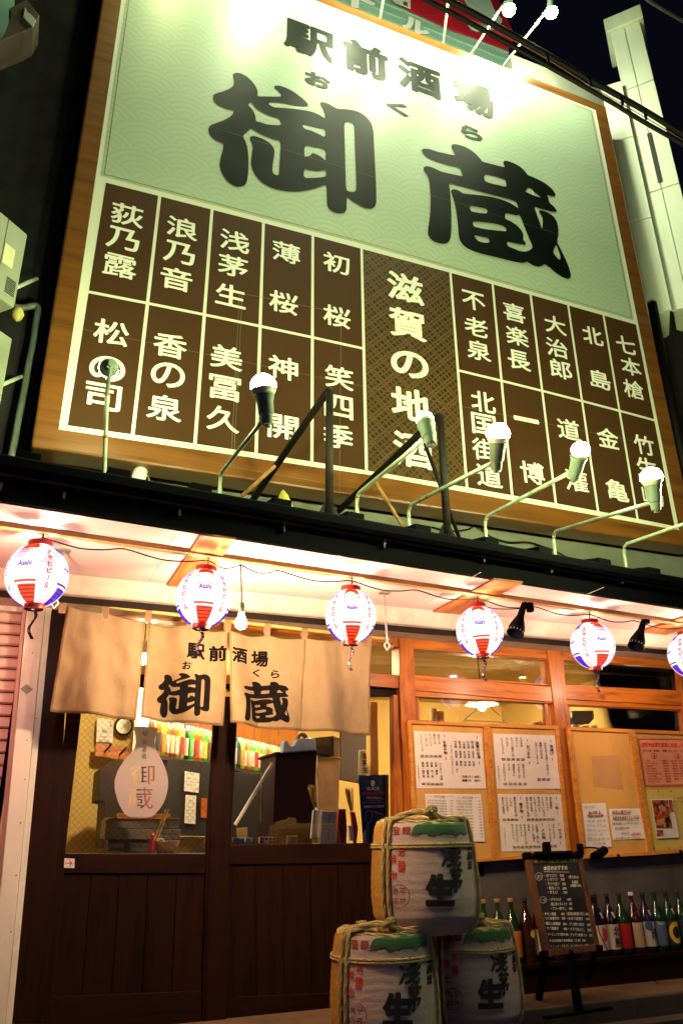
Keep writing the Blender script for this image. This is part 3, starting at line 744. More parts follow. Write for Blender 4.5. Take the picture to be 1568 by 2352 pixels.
H1 = [[(402,340),(436,316),(455,355),(500,393),(560,425),(620,446),(668,456),(680,485),(688,518),(620,514),(560,508),(510,490),(472,482),(470,440),(450,390)],
 [(863,503),(940,522),(1010,538),(1060,546),(1060,620),(1000,588),(940,562),(877,545)], [(884,683),(970,700),(1063,720),(1063,820),(1040,795),(1000,768),(948,748),(935,770),(910,780),(881,782)],
 [(879,884),(930,898),(990,905),(1067,893),(1067,953),(970,962),(876,963)], [(1218,492),(1255,486),(1285,495),(1303,520),(1307,600),(1312,750),(1318,900),(1322,1030),(1318,1070),(1298,1083),(1265,1078),(1235,1065),(1230,900),(1225,700)]]
G2 = [(55,100),(75,88),(130,90),(180,108),(220,120),(300,137),(383,153),(365,120),(342,75),(342,52),(365,43),(410,50),(470,70),(530,103),(580,145),(615,185),(632,210),(700,228),(780,248),(850,267),(832,230),(832,208),(855,200),(900,212),(960,238),(1010,272),(1045,310),(1062,338),(1120,360),(1190,392),(1250,430),(1300,475),(1327,515),(1325,535),(1308,543),(1280,535),(1245,523),(1262,560),(1266,598),(1300,625),(1335,665),(1338,680),(1320,690),(1250,675),(1180,656),(1122,636),(1150,710),(1175,780),(1200,855),(1206,800),(1205,750),(1190,715),(1168,690),(1172,675),(1200,675),(1250,692),(1300,722),(1335,765),(1352,830),(1355,900),(1340,972),(1370,1030),(1410,1110),(1450,1200),(1473,1280),(1468,1312),(1445,1325),(1400,1312),(1340,1275),(1280,1225),(1225,1181),(1195,1203),(1160,1210),(1110,1195),(1055,1158),(1035,1173),(990,1173),(890,1150),(760,1118),(640,1090),(560,1065),(500,1040),(450,1005),(420,960),(410,920),(405,850),(395,750),(380,650),(360,570),(335,500),(338,480),(365,471),(410,485),(455,515),(550,523),(650,533),(740,550),(830,575),(900,605),(950,635),(976,660),(955,585),(800,545),(650,505),(500,462),(400,435),(315,415),(325,470),(333,560),(340,700),(340,850),(333,930),(318,970),(290,988),(250,992),(190,978),(140,945),(116,900),(117,860),(130,780),(140,680),(144,560),(138,470),(132,400),(118,350),(90,315),(76,285),(80,260),(105,252),(150,262),(190,280),(235,303),(340,328),(450,352),(438,320),(420,265),(330,247),(220,215),(130,180),(80,145)]
H2 = [[(650,325),(760,352),(858,383),(855,415),(866,452),(780,433),(652,400)], [(1063,455),(1110,472),(1120,495),(1160,525),(1197,555),(1150,543),(1080,515),(1037,493)], [(1333,998),(1350,1040),(1372,1100),(1375,1135),(1365,1143),(1340,1122),(1300,1067),(1318,1030)],
 [(510,625),(600,642),(680,660),(680,706),(600,698),(522,683)], [(540,776),(650,785),(760,800),(830,820),(860,845),(860,874),(800,868),(700,858),(620,845),(548,826)], [(556,907),(620,923),(693,938),(702,983),(640,980),(600,968),(570,940)],
 [(848,697),(910,710),(960,722),(985,712),(1010,770),(1040,850),(1080,950),(1114,1022),(1085,1052),(1040,1067),(990,1062),(930,1035),(874,1015),(862,968),(920,982),(980,995),(1030,1002),(1048,995),(1040,975),(1018,952),(1025,910),(1005,860),(960,815),(900,775),(846,752)]]
VG1, VG2 = View(800, 260, 1540), View(1660, 560, 2320)
def worldloops(vw, outer, holes):                     # outlines in the sign plane (metres)
    f = lambda p: (lambda P: (P.x, P.z))(at(*vw(*p), YS)); return [f(p) for p in outer], [[f(p) for p in h] for h in holes]
BIG = []
for vw, o_, h_ in ((VG1, G1, H1), (VG2, G2, H2)):
    lo, lh = worldloops(vw, o_, h_); vs, fs = fill2d(lo, lh, 2); BIG.append((vs, fs))
    m_ = MB(); m_.closed = False; m_.add([V(x, YS-.0075, z) for x, z in vs], fs); m_.build('giant_character', M['signblack'], SG)
VT = View(1100, 40, 2000)
def rect_text(pr, fn, vw, ch, tl, br, Y, bold):
    a = at(*vw(*tl), Y); b = at(*vw(*br), Y)
    pr.text(ch, [(a.x, a.z), (b.x, a.z), (b.x, b.z), (a.x, b.z)], False, bold)
for ch, tl, br, bo in (('駅', (62, 45), (422, 392), .034), ('前', (470, 178), (793, 520), .045), ('酒', (845, 318), (1165, 640), .040), ('場', (1228, 450), (1535, 775), .036)):
    pr = Print(lambda x, z: sfn(x, z, .0075)); rect_text(pr, None, VT, ch, tl, br, YS, bo); pr.build('character', M['signblack'], SG)
for ch, tl, br, bo in (('お', (205, 415), (385, 572), .045), ('く', (768, 618), (930, 755), .05), ('ら', (1285, 790), (1445, 930), .045)):
    pr = Print(lambda x, z: sfn(x, z, .0075)); rect_text(pr, None, VT, ch, tl, br, YS, bo); pr.build('character', M['signblack'], SG)
# seams and stitched patch in the vinyl
sm = MB(); sm.closed = False
for zz_ in (6.75, 7.9, 4.38):
    sm.quad(V(-.16, YS-.0085, zz_), V(5.62, YS-.0085, zz_+.02), V(5.62, YS-.0085, zz_+.0215), V(-.16, YS-.0085, zz_+.0015))
V3c = View(0, 1024, 1366)
for (a, b, c, d) in ((1100, 170, 1060, 970), (1112, 180, 1072, 970), (1566, 262, 1558, 1075), (1100, 170, 1566, 262), (1060, 968, 1690, 1075)):
    A_, B_ = at(*V3c(a, b), YS-.0085), at(*V3c(c, d), YS-.0085); dd = (B_-A_).normalized()*.0012; n_ = V(-dd.z, 0, dd.x); sm.quad(A_-n_, B_-n_, B_+n_, A_+n_)
sm.build('seam', mat('welded seam', (.24, .24, .15), .3, coat=.3), SG)

# ================================================================== lamps that light the signboard
M['bulb_on'] = emis('lit frosted bulb', (.92, 1.0, .42), 900)
M['bulb_low'] = emis('lit frosted bulb, weaker', (.92, 1.0, .42), 420)
M['bulb_warm'] = emis('lit warm bulb', (1.0, .62, .32), 1900)
M['bulb_neck'] = mat('pale plastic bulb neck', (.62, .70, .50), .4, var=.03, bmp=0)
def sign_lamp(base_, path, c, ax, R, label, m, cut=80):
    """arm path (world points), globe centre c, socket axis ax pointing from socket to globe"""
    root = empty('sign_lamp', base_, label, 'lamp', 'arm lamps lighting the signboard')
    MB().tube(path, .013, 10).build('arm', M['pale_pipe'], root, smooth=True)
    ax = Vector(ax).normalized(); b = c - ax*R*.78
    MB().lathe([(.001, -.15), (.026, -.15), (.030, -.147), (.033, -.10), (.040, -.095), (.043, -.03), (.052, 0), (.052, .006), (.03, .008)], b, 20, axis=ax).build('socket', M['socket'], root, smooth=.6)
    MB().tube([b-ax*.15, b-ax*.165], .016, 10).build('swivel', M['socket'], root)
    MB().tube([Vector(path[-1]), b-ax*.15], .012, 8).build('bracket', M['socket'], root)
    MB().lathe([(.030, .0)]+[(R*math.sin(t), R*.78-R*math.cos(t)) for t in [math.radians(a) for a in (42, 56, 70, cut)]], b, 24, axis=ax).build('bulb_neck', M['bulb_neck'], root, smooth=True)
    prof = [(R*math.sin(t), R*.78-R*math.cos(t)) for t in [math.radians(a) for a in (cut, 92, 106, 120, 140, 160, 178)]]
    MB().lathe(prof, b, 24, axis=ax).build('bulb', m, root, smooth=True)
    for q in (path[len(path)//2], path[-1]):
        MB().ball(Vector(q), .017, 8).build('arm_screw', M['rust'], root)
    return root
lamps = [((240, 1098), (246, 905), (250, 846), 'signboard lamp on an upright pole at the far left, its bulb turned away', 'v'),
         ((504, 1143), (612, 955), (605, 888), 'signboard lamp with big glowing bulb between the two left name columns', 'a'),
         ((820, 1190), (983, 1003), (975, 965), 'small signboard lamp behind the second black roof bracket', 'a'),
         ((940, 1215), (1140, 1058), (1143, 998), 'signboard lamp glowing over the column of four characters beside the lattice panel', 'a'),
         ((1116, 1240), (1322, 1078), (1332, 1035), 'signboard lamp below the third right hand name column', 'a'),
         ((1274, 1272), (1503, 1152), (1495, 1098), 'signboard lamp tilted inward at the lower right corner of the signboard', 'a'),
         ((1437, 1300), (1640, 1180), (1655, 1120), 'signboard lamp whose arm leaves the picture at the right edge', 'a')]
for i, (b_, e_, l_, lab, kd) in enumerate(lamps):
    if kd == 'v':
        P0 = at(*b_, -.75); P2 = at(e_[0], e_[1], -1.0); C_ = at(*l_, -.97); R = .058
        path = [P0-V(0, 0, .12), P0, P0.lerp(P2, .5), P2]; ax = V(0, 1, .45)
    else:
        P0 = at(*b_, -.75); yb = atx(e_[0], e_[1], P0.x); P2 = yb; C_ = atx(l_[0], l_[1], P0.x-(.03 if i != 6 else 0))
        R = (24, 30, 20, 27, 21, 25, 26)[i]*depth(C_)/F
        k1 = P0+V(0, 0, .17)
        d_ = (P2-k1).normalized()
        path = [P0-V(0, 0, .15), P0, P0+V(0, 0, .11), P0+V(0, 0, .15)+d_*.015, k1+d_*.05, k1.lerp(P2, .55), P2]
        ax = (C_-P2)
        if i == 2: ax = V(0, .3, 1)
    sign_lamp(P0, path, C_, ax, R, lab, M['bulb_low'] if kd == 'v' or i == 2 else M['bulb_on'])
# lamps hanging over the top edge
M['bulb_top'] = emis('lit bulb above the signboard', (.90, 1.0, .60), 860)
tops = [((1155, 152), (1262, 14), (1265, 28), 'outermost lamp above the signboard, against the dark sky', -.5),
        ((1081, 123), (1166, -6), (1168, 22), 'lamp above the signboard in front of the red rooftop sign', -.45)]
for b_, e_, l_, lab, yl in tops:
    P0 = at(*b_, -.05); C_ = at(*l_, yl); T = at(*e_, yl)
    sign_lamp(P0, [P0+V(0, .25, -.1), P0, T+V(0, 0, .0)], C_, C_-T-V(0, -.02, .05), .072, lab, M['bulb_top'])
for (x, y, z), bx, lab in (((3.1, -.95, 9.3), 3.43, 'lamp above the signboard between the rooftop letters'), ((2.45, -.92, 9.38), 2.642, 'lamp above the signboard over the second large character'),
                   ((1.38, -.92, 9.62), 1.4, 'lamp above the signboard over its empty left part'), ((.45, -.92, 9.62), .45, 'lamp above the far left end of the signboard')):
    P0 = V(bx, .0, 9.13); C_ = V(x, y, z)
    sign_lamp(P0, [P0+V(0, .2, -.1), P0, C_+V(0, .02, .2)], C_, V(0, .1, -1), .072, lab, M['bulb_top'] if x > 1 else M['bulb_low'])

# ================================================================== black pipe brackets on the canopy roof
VB = View(800, 1500, 1900)
def bracket(ap, base_, arm, braces, label, Yb=-1.0):
    A = at(*VB(*ap), Yb); Bp = at(*VB(*base_), Yb); E = at(*VB(*arm), .05)
    r = empty('pipe_bracket', Bp, label, 'bracket', 'black pipe brackets on the canopy roof')
    MB().tube([Bp-V(0, 0, .1), A-V(0, 0, .03), A+V(0, .0, -.01), A+(E-A).normalized()*.04, E], .026, 12).build('bent_pipe', M['black_pipe'], r, smooth=True)
    MB().prism([Bp+V(-.10, 0, -.06), Bp+V(.10, 0, -.06), Bp+V(.025, 0, .09), Bp+V(-.025, 0, .09)], (0, .012, 0)).build('base_plate', M['black_pipe'], r)
    for (a, ta, b, yb) in braces:
        pa_ = A.lerp(E, ta) if ta is not None else Bp.lerp(A, .3); pb_ = at(*VB(*b), yb)
        MB().tube([pa_, pb_], .014, 10).build('brace', M['rust'] if a else M['black_pipe'], r, smooth=True)
    return r
bracket((738, 78), (735, 800), (285, 735), [(1, .62, (198, 728), -.15)], 'black pipe bracket with a rusty brace, nearer the left of the two')
bracket((1368, 222), (1410, 925), (775, 790), [(0, .17, (1480, 940), -.75), (1, .62, (1170, 888), -.35)], 'black pipe bracket crossing the lattice panel, with two thin braces')
# yellow cloth on the roof
cl = MB(); nx, ny = 26, 8; P00 = at(*VB(405, 790), -.75); P10 = at(*VB(705, 810), -.75)
for i in range(nx+1):
    for j in range(ny+1):
        u, v = i/nx, j/ny; p = P00.lerp(P10, u)
        hgt = (.20*math.exp(-((u-.22)/.16)**2)+.07*math.exp(-((u-.75)/.2)**2)+.02)*math.sin(math.pi*v)
        n_ = mnoise.noise(V(u*6, v*4, 0))*.025
        cl.v.append(p+V(0, (v-.5)*.35+n_, hgt-.05+n_-.06*abs(v-.5)*2))
for i in range(nx):
    for j in range(ny): cl.f.append([i*(ny+1)+j, (i+1)*(ny+1)+j, (i+1)*(ny+1)+j+1, i*(ny+1)+j+1]); cl.m.append(0)
cl.closed = False
cl.build('cloth', mat('yellow green tarpaulin', (.42, .38, .05), .6, var=.25, vs=20, bmp=.5, bs_=60), None, smooth=True, label='crumpled yellow tarpaulin lying on the canopy roof', cat='tarpaulin')
# pvc elbow, wires on the wall
V5 = View(0, 1750, 1000)
e0 = at(*V5(888, 195), .1); e1 = at(*V5(855, 305), -.2)
MB().tube([e0+V(0, .1, .03), e0, e0.lerp(e1, .4)-V(0, .02, .0), e1, e1-V(.06, .1, .1)], [.05, .05, .05, .048, .048], 14).build('vent_pipe', M['white_metal'], None, smooth=True, label='short white plastic pipe elbow between canopy roof and signboard', cat='pipe')
VW = View(1900, 1700, 2731)
def wire(name, pts, r, m, label, cat='cable', group=None, n=6, sub=6):
    P = [Vector(p) for p in pts]; out = []
    for i in range(len(P)-1):
        p0, p1, p2, p3 = P[max(i-1, 0)], P[i], P[i+1], P[min(i+2, len(P)-1)]
        for k in range(sub):
            t = k/sub; out.append(.5*((2*p1)+(p2-p0)*t+(2*p0-5*p1+4*p2-p3)*t*t+(3*p1-p0-3*p2+p3)*t**3))
    out.append(P[-1]); q = MB(); q.tube(out, r, n)
    if label is None: return q
    return q.build(name, m, None, smooth=True, label=label, cat=cat, group=group)
wire('wall_cable', [at(*VW(x, y), .17) for x, y in ((-330, 770), (-200, 800), (-60, 790), (0, 760), (60, 800), (120, 845), (250, 885), (400, 885), (500, 915), (590, 945), (690, 1000))], .007, M['rubber'], 'thin black cable looping along the green wall strip below the signboard')
wire('wall_cable', [at(*V5(x, y), .12) for x, y in ((235, 130), (250, 165), (262, 200))], .008, M['rubber'], 'short black cable at the left end of the wall strip')
wire('wall_cable', [at(*V5(x, y), .05) for x, y in ((915, 225), (935, 265), (925, 310))], .006, mat('pale cable', (.4, .4, .3), .5), 'pale cable dropping beside the white pipe elbow')

# ================================================================== rooftop sign behind, teal siding
VR = View(1300, 0, 2300)
RS = empty('rooftop_sign', at(1000, 100, .9), 'red and teal rooftop sign with white katakana letters above the signboard', 'sign')
Yr = .9
M['teal'] = mat('teal sheet siding', (.30, .50, .43), .5, var=.06, vs=2, bmp=.03)
M['redsign'] = mat('deep red sign face', (.50, .014, .03), .4, var=.1, vs=2, bmp=.02, coat=.2)
M['cream'] = mat('cream sign print', (.62, .80, .68), .4, var=.03)
# siding boards, each a lapped strip
for k in range(17):
    za = 9.0+k*.16; zb = za+.16
    xr_ = at(1173, 157, Yr).x
    q = MB(); q.prism([V(1.2, Yr+.02, za), V(1.2, Yr-.004, za+.003), V(1.2, Yr+.016, zb), V(1.2, Yr+.03, zb)], (xr_-1.2, 0, 0)); q.build('siding_board', M['teal'], RS)
pr = Print(lambda x, y: at(x, y, Yr-.03))
pr.mb.closed = True; rp = MB()
rp.prism([at(*VR(*p), Yr-.03) for p in ((330, -60), (430, 0), (545, 72), (780, 180), (1148, 312), (1190, 228), (1060, -60))], (0, .015, 0)); rp.build('red_face', M['redsign'], RS)
pr = Print(lambda x, y: at(*VR(x, y), Yr-.05))
pr.shape([(860, -20), (960, 42), (900, 0), (905, -40), (1020, -40), (1060, 60), (1108, 120), (1108, 140), (1085, 158), (1050, 150), (960, 95), (905, 60)])
pr.shape([(888, 150), (905, 130), (960, 140), (1030, 165), (1060, 185), (1000, 192), (950, 200), (915, 185)])
pr.build('emblem', M['cream'], RS)
pr = Print(lambda x, y: at(*VR(x, y), Yr-.05)); pr.shape([(405, -40), (535, -40), (535, 58), (435, 20)]); pr.build('plate', M['white_metal'], RS)
pr = Print(lambda x, y: at(*VR(x, y), Yr-.055)); pr.text('有', [(483, 5), (520, 12), (522, 42), (485, 32)], False, .02); pr.build('lettering', M['ink'], RS)
pr = Print(lambda x, y: at(*VR(x, y), Yr-.02))
pr.text('ド', [(165, -90), (330, -20), (325, 70), (160, 45)], False, .06); pr.build('character', M['white_ink'], RS); pr = Print(lambda x, y: at(*VR(x, y), Yr-.02)); pr.text('ル', [(490, 85), (655, 160), (650, 240), (480, 170)], False, .06)
pr.build('character', M['white_ink'], RS)
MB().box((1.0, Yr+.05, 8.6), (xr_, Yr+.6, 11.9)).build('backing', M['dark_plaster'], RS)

# ================================================================== white sheet metal fins at the right
VF = View(2231, 0, 2731, 1176)
fd = V(-math.sin(math.radians(39)), math.cos(math.radians(39)), 0)      # horizontal run of the broad face, going away
fnn = V(-fd.y, fd.x, 0)                                                 # faces the street side
def fin(tl, tr, brx, z0, label, cap, segs, Yl, seam=None):
    Pl = at(*VF(*tl), Yl); Pr = atz(*VF(*tr), Pl.z)
    w = (Pr-Pl).length; zt_ = Pl.z; fd2 = (V(Pr.x, Pr.y, 0)-V(Pl.x, Pl.y, 0)).normalized(); back = V(fd2.y, -fd2.x, 0)*-1
    if back.y < 0: back = -back
    r = empty('sign_fin', V(Pl.x, Pl.y, z0), label, 'sign tower', 'white sheet metal fins beside the signboard')
    n = len(segs)-1; half = [(0, .47), (.49, 1.0)] if seam else [(0, 1)]
    for k in range(n):
        za, zb = segs[k], segs[k+1]
        for h0, h1 in half:
            a = V(Pl.x, Pl.y, 0)+fd2*w*h0; b = V(Pl.x, Pl.y, 0)+fd2*w*h1
            MB().hexa([a+V(0, 0, za+.006), b+V(0, 0, za+.006), b+V(0, 0, zb-.006), a+V(0, 0, zb-.006)], [a+back*.03+V(0, 0, za+.006), b+back*.03+V(0, 0, za+.006), b+back*.03+V(0, 0, zb-.006), a+back*.03+V(0, 0, zb-.006)]).build('panel', M['fin_white'], r, bevel=.006)
    a = V(Pl.x, Pl.y, 0)+back*.03; b = a+fd2*w
    z0 = segs[0]+.004
    MB().hexa([a+fd2*.02+V(0, 0, z0), b-fd2*.02+V(0, 0, z0), b-fd2*.02+V(0, 0, zt_), a+fd2*.02+V(0, 0, zt_)], [a+back*.5+fd2*.02+V(0, 0, z0), b+back*.5-fd2*.02+V(0, 0, z0), b+back*.5-fd2*.02+V(0, 0, zt_), a+back*.5+fd2*.02+V(0, 0, zt_)]).build('core', M['fin_white'], r)
    if cap:
        a = V(Pl.x, Pl.y, 0)-fd2*.05-back*.05; b = a+fd2*(w+.1)
        MB().hexa([a+V(0, 0, zt_), b+V(0, 0, zt_), b+V(0, 0, zt_+cap), a+V(0, 0, zt_+cap)], [a+back*.6+V(0, 0, zt_), b+back*.6+V(0, 0, zt_), b+back*.6+V(0, 0, zt_+cap), a+back*.6+V(0, 0, zt_+cap)]).build('cap', M['fin_white'], r, bevel=.01)
    return r, Pl, fd2, w, back
zb1 = at(1568, 680, -.4).z
r_, Pl, fd2, w_, bk = fin((490, 315), (765, 200), None, 6.3, 'taller capped white sheet metal fin with a seam and an open slot', .25, [6.32, 8.05, 9.8, at(*VF(490, 315), .05).z], .05, seam=True)
q = MB(); sa = V(Pl.x, Pl.y, 0)+fd2*w_*.48-bk*.004
q.prism([sa+fd2*-.025+V(0, 0, 8.15), sa+fd2*.025+V(0, 0, 8.15), sa+fd2*.025+V(0, 0, 8.95), sa+fd2*-.025+V(0, 0, 8.95)], bk*-.01); q.build('open_slot', M['ink'], r_)
fin((400, 815), (590, 757), None, 6.25, 'shorter rust streaked white fin just behind the signboard corner', 0, [6.27, 7.6, 8.9, at(*VF(400, 815), .15).z], .15)
MB().tube([at(*V2(1425, -900), .1), at(*V2(1500, -500), .1), at(*V2(1600, 0), .1)], .05, 12).build('down_pipe', M['black_pipe'], None, smooth=True, label='dark drain pipe beside the right edge of the signboard', cat='pipe')
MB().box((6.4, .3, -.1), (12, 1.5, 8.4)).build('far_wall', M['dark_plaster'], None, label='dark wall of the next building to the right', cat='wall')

# ================================================================== overhead cables
def seg(pts, Y): return [at(x, y, Y) for x, y in pts]
wire('overhead_cable', seg([(700, -150), (1024, -2), (1189, 88), (1359, 186), (1469, 248), (1568, 308), (1700, 385)], -1.6), .026, M['rubber'], 'upper of the two thick black cables crossing in front of the signboard corner', 'cable', 'overhead cables', 8)
wire('overhead_cable', seg([(700, -130), (960, -10), (1184, 110), (1381, 222), (1469, 275), (1568, 332), (1700, 410)], -1.7), .020, M['rubber'], 'lower of the two thick black cables crossing in front of the signboard corner', 'cable', 'overhead cables', 8)
wire('overhead_cable', seg([(900, -40), (1189, 98), (1359, 200), (1469, 263), (1568, 322)], -1.65), .004, mat('red brown wire', (.2, .05, .04), .5), 'thin red brown wire strung between the two black cables', 'cable', 'overhead cables')
wire('overhead_cable', seg([(1420, -50), (1500, 8), (1568, 48), (1650, 95)], -1.4), .02, mat('dim bundled cable', (.05, .05, .045), .7), 'dim bundled cable cutting the upper right corner of the sky', 'cable', 'overhead cables', 8)
for x, y in ((1255, 133), (1352, 186), (1425, 230), (1479, 263)):
    MB().tube([at(x, y-6, -1.62), at(x+4, y+10, -1.68)], .012, 6).build('cable_clip', M['rubber'], None, label='small clip on the overhead cables, '+{1255: 'uppermost of four, over the red rooftop sign', 1352: 'second from the top, over the stucco parapet', 1425: 'third from the top, beside the shorter white fin', 1479: 'lowest of four, over the taller white fin'}[x], cat='clip', group='clips on the overhead cables')

# ================================================================== left: air conditioners, bracket, drain pipe, corner lamp housing
VA = View(0, 800, 350, 686)
M['ac_case'] = mat('dirty beige casing', (.20, .23, .17), .5, var=.08, vs=4, bmp=.04, dirt=(.2, .2, .13))
ad = V(math.sin(math.radians(47)), math.cos(math.radians(47)), 0); an = V(ad.y, -ad.x, 0)
def ac(tr, zlen, w, dep, label, Yc):
    P = at(*tr, Yc); r = empty('air_conditioner', P-V(0, 0, zlen), label, 'air conditioner', 'outdoor units on the dark wall')
    a = P-ad*w; h = V(0, 0, -zlen)
    bk = -an*dep
    bk = an*-dep
    MB().hexa([a+h, P+h, P, a], [a+h+bk, P+h+bk, P+bk, a+bk]).build('casing', M['ac_case'], r, bevel=.012)
    return r, P
acr, Pa = ac((65, 539), .62, .8, .32, 'beige outdoor air conditioner unit with label and small grille', -.45)
for k in range(9):
    z = -.44-k*.014; a = Pa-ad*.10+V(0, 0, z)+an*.004; b = Pa-ad*.025+V(0, 0, z)+an*.004
    MB().hexa([a, b, b+V(0, 0, .006), a+V(0, 0, .006)], [a-an*.01, b-an*.01, b-an*.01+V(0, 0, .006), a-an*.01+V(0, 0, .006)]).build('grille_slot', M['ink'], acr)
a = Pa-ad*.16+an*.003
MB().hexa([a+V(0, 0, -.36), a+ad*.085+V(0, 0, -.36), a+ad*.085+V(0, 0, -.20), a+V(0, 0, -.20)], [a-an*.002+V(0, 0, -.36), a+ad*.085-an*.002+V(0, 0, -.36), a+ad*.085-an*.002+V(0, 0, -.20), a-an*.002+V(0, 0, -.20)]).build('label', mat('yellowed label', (.5, .5, .3), .6), acr)
a = Pa-ad*.17+an*.002
MB().hexa([a+V(0, 0, -.60), a+ad*.004+V(0, 0, -.60), a+ad*.004, a], [a-an*.004+V(0, 0, -.6), a+ad*.004-an*.004+V(0, 0, -.6), a+ad*.004-an*.004, a-an*.004]).build('panel_joint', M['ink'], acr)
ac2, Pb = ac((30, 778), .75, .8, .32, 'lower outdoor unit cut off by the left picture edge', -.35)
def bar(p, q, Yp, Yq, r, nm, lab, m='pale_pipe', cat='bracket', grp=None):
    return MB().tube([at(*p, Yp), at(*q, Yq)], r, 8).build(nm, M[m], None, label=lab, cat=cat, group=grp)
bar(VA(120, 692), VA(290, 615), -.35, .1, .014, 'wall_bracket', 'upper steel arm carrying the air conditioner', grp='steel arms on the dark wall')
bar(VA(-20, 1465), VA(170, 1385), -.35, .1, .014, 'wall_bracket', 'lower steel arm under the second outdoor unit', grp='steel arms on the dark wall')
M['hose'] = mat('grey green drain hose', (.16, .20, .17), .5, var=.2)
wire('drain_pipe', [at(*VA(x, y), .12) for x, y in ((120, 838), (180, 845), (250, 832), (295, 835), (300, 870), (285, 960), (262, 1120), (225, 1300), (190, 1500), (150, 1700), (118, 1880), (80, 2060), (60, 2160))], .024, M['hose'], 'grey green drain pipe bending down the dark wall beside the signboard', 'pipe', n=12)
MB().ball(at(*VA(140, 895), -.1), .045, 8, sz=1.3).build('tape_end', mat('yellow tape', (.45, .40, .12), .6, bmp=.5), None, smooth=True, label='yellowed tape lump where the drain pipe leaves the air conditioner', cat='tape')
VL = View(0, 0, 500)
q = MB(); q.prism([at(*VL(*p), .1) for p in ((-200, -200), (190, -200), (185, 30), (130, 220), (105, 330), (50, 440), (0, 500), (-200, 640))], (0, .05, 0)); tp = q.build('roof_sheet', mat('green sheet metal', (.22, .42, .33), .5, var=.1), None, label='green lit metal sheet in the upper left corner', cat='roof sheet')
lh = empty('lamp_housing', at(*VL(250, 330), -.2), 'brown angular lamp housing with a small pale pane at the upper left', 'lamp housing')
q = MB(); q.prism([at(*VL(*p), -.2) for p in ((115, 105), (330, -10), (500, 190), (415, 340), (300, 400), (110, 470), (0, 520), (60, 420), (110, 300), (140, 160))], (0, .28, 0)); q.build('housing', mat('dark brown housing', (.06, .04, .035), .6), lh, bevel=.006)
q = MB(); q.prism([at(*VL(*p), -.215) for p in ((318, 85), (350, 150), (400, 185), (452, 245), (418, 330), (350, 265), (298, 205))], (0, .012, 0)); q.build('pane', mat('pale pane', (.42, .45, .38), .5), lh)

# ================================================================== lantern row
def paper_glow(name, c, s, tf):
    """thin lit paper: glows, and lets part of the lamp's light through"""
    m = bpy.data.materials.new(name); m.use_nodes = True; nt = m.node_tree; nt.nodes.clear()
    e = nd(nt, 'ShaderNodeEmission'); e.inputs[0].default_value = (*c, 1); e.inputs[1].default_value = s
    t = nd(nt, 'ShaderNodeBsdfTransparent'); t.inputs[0].default_value = (1, .93, .88, 1)
    ms = nd(nt, 'ShaderNodeMixShader'); ms.inputs[0].default_value = tf; nt.links.new(e.outputs[0], ms.inputs[1]); nt.links.new(t.outputs[0], ms.inputs[2])
    o = nd(nt, 'ShaderNodeOutputMaterial'); nt.links.new(ms.outputs[0], o.inputs[0]); return m
M['lan_white'] = paper_glow('lit lantern paper, white', (1.0, .86, .88), 1.9, .5)
M['lan_red'] = paper_glow('lit lantern paper, red print', (1.0, .065, .004), 1.0, .06)
M['lan_blue'] = paper_glow('lit lantern paper, blue print', (.14, .02, .95), .8, .06)
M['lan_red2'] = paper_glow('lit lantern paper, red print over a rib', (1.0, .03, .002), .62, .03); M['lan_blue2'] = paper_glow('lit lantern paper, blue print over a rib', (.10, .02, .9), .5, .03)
M['lan_txt_r'] = emis('lit lantern paper, thin red print', (.9, .05, .06), .8)
M['lan_txt_b'] = emis('lit lantern paper, thin blue print', (.16, .05, .85), .8)
M['lan_ring'] = mat('red plastic ring', (.62, .02, .012), .35, var=.05, coat=.3)
M['lan_top'] = emis('lit bulb in the lantern neck', (1.0, .56, .48), 300)
LR = .147; LH = .150
def lan_r(h):                                     # radius at height h (-1..1)
    t = max(-1, min(1, h)); return LR*math.sqrt(max(0, 1-(t*.93)**2))
def lan_pt(az, h, off=0.0):
    rr = lan_r(h)+off; return V(rr*math.sin(az), -rr*math.cos(az), h*LH)
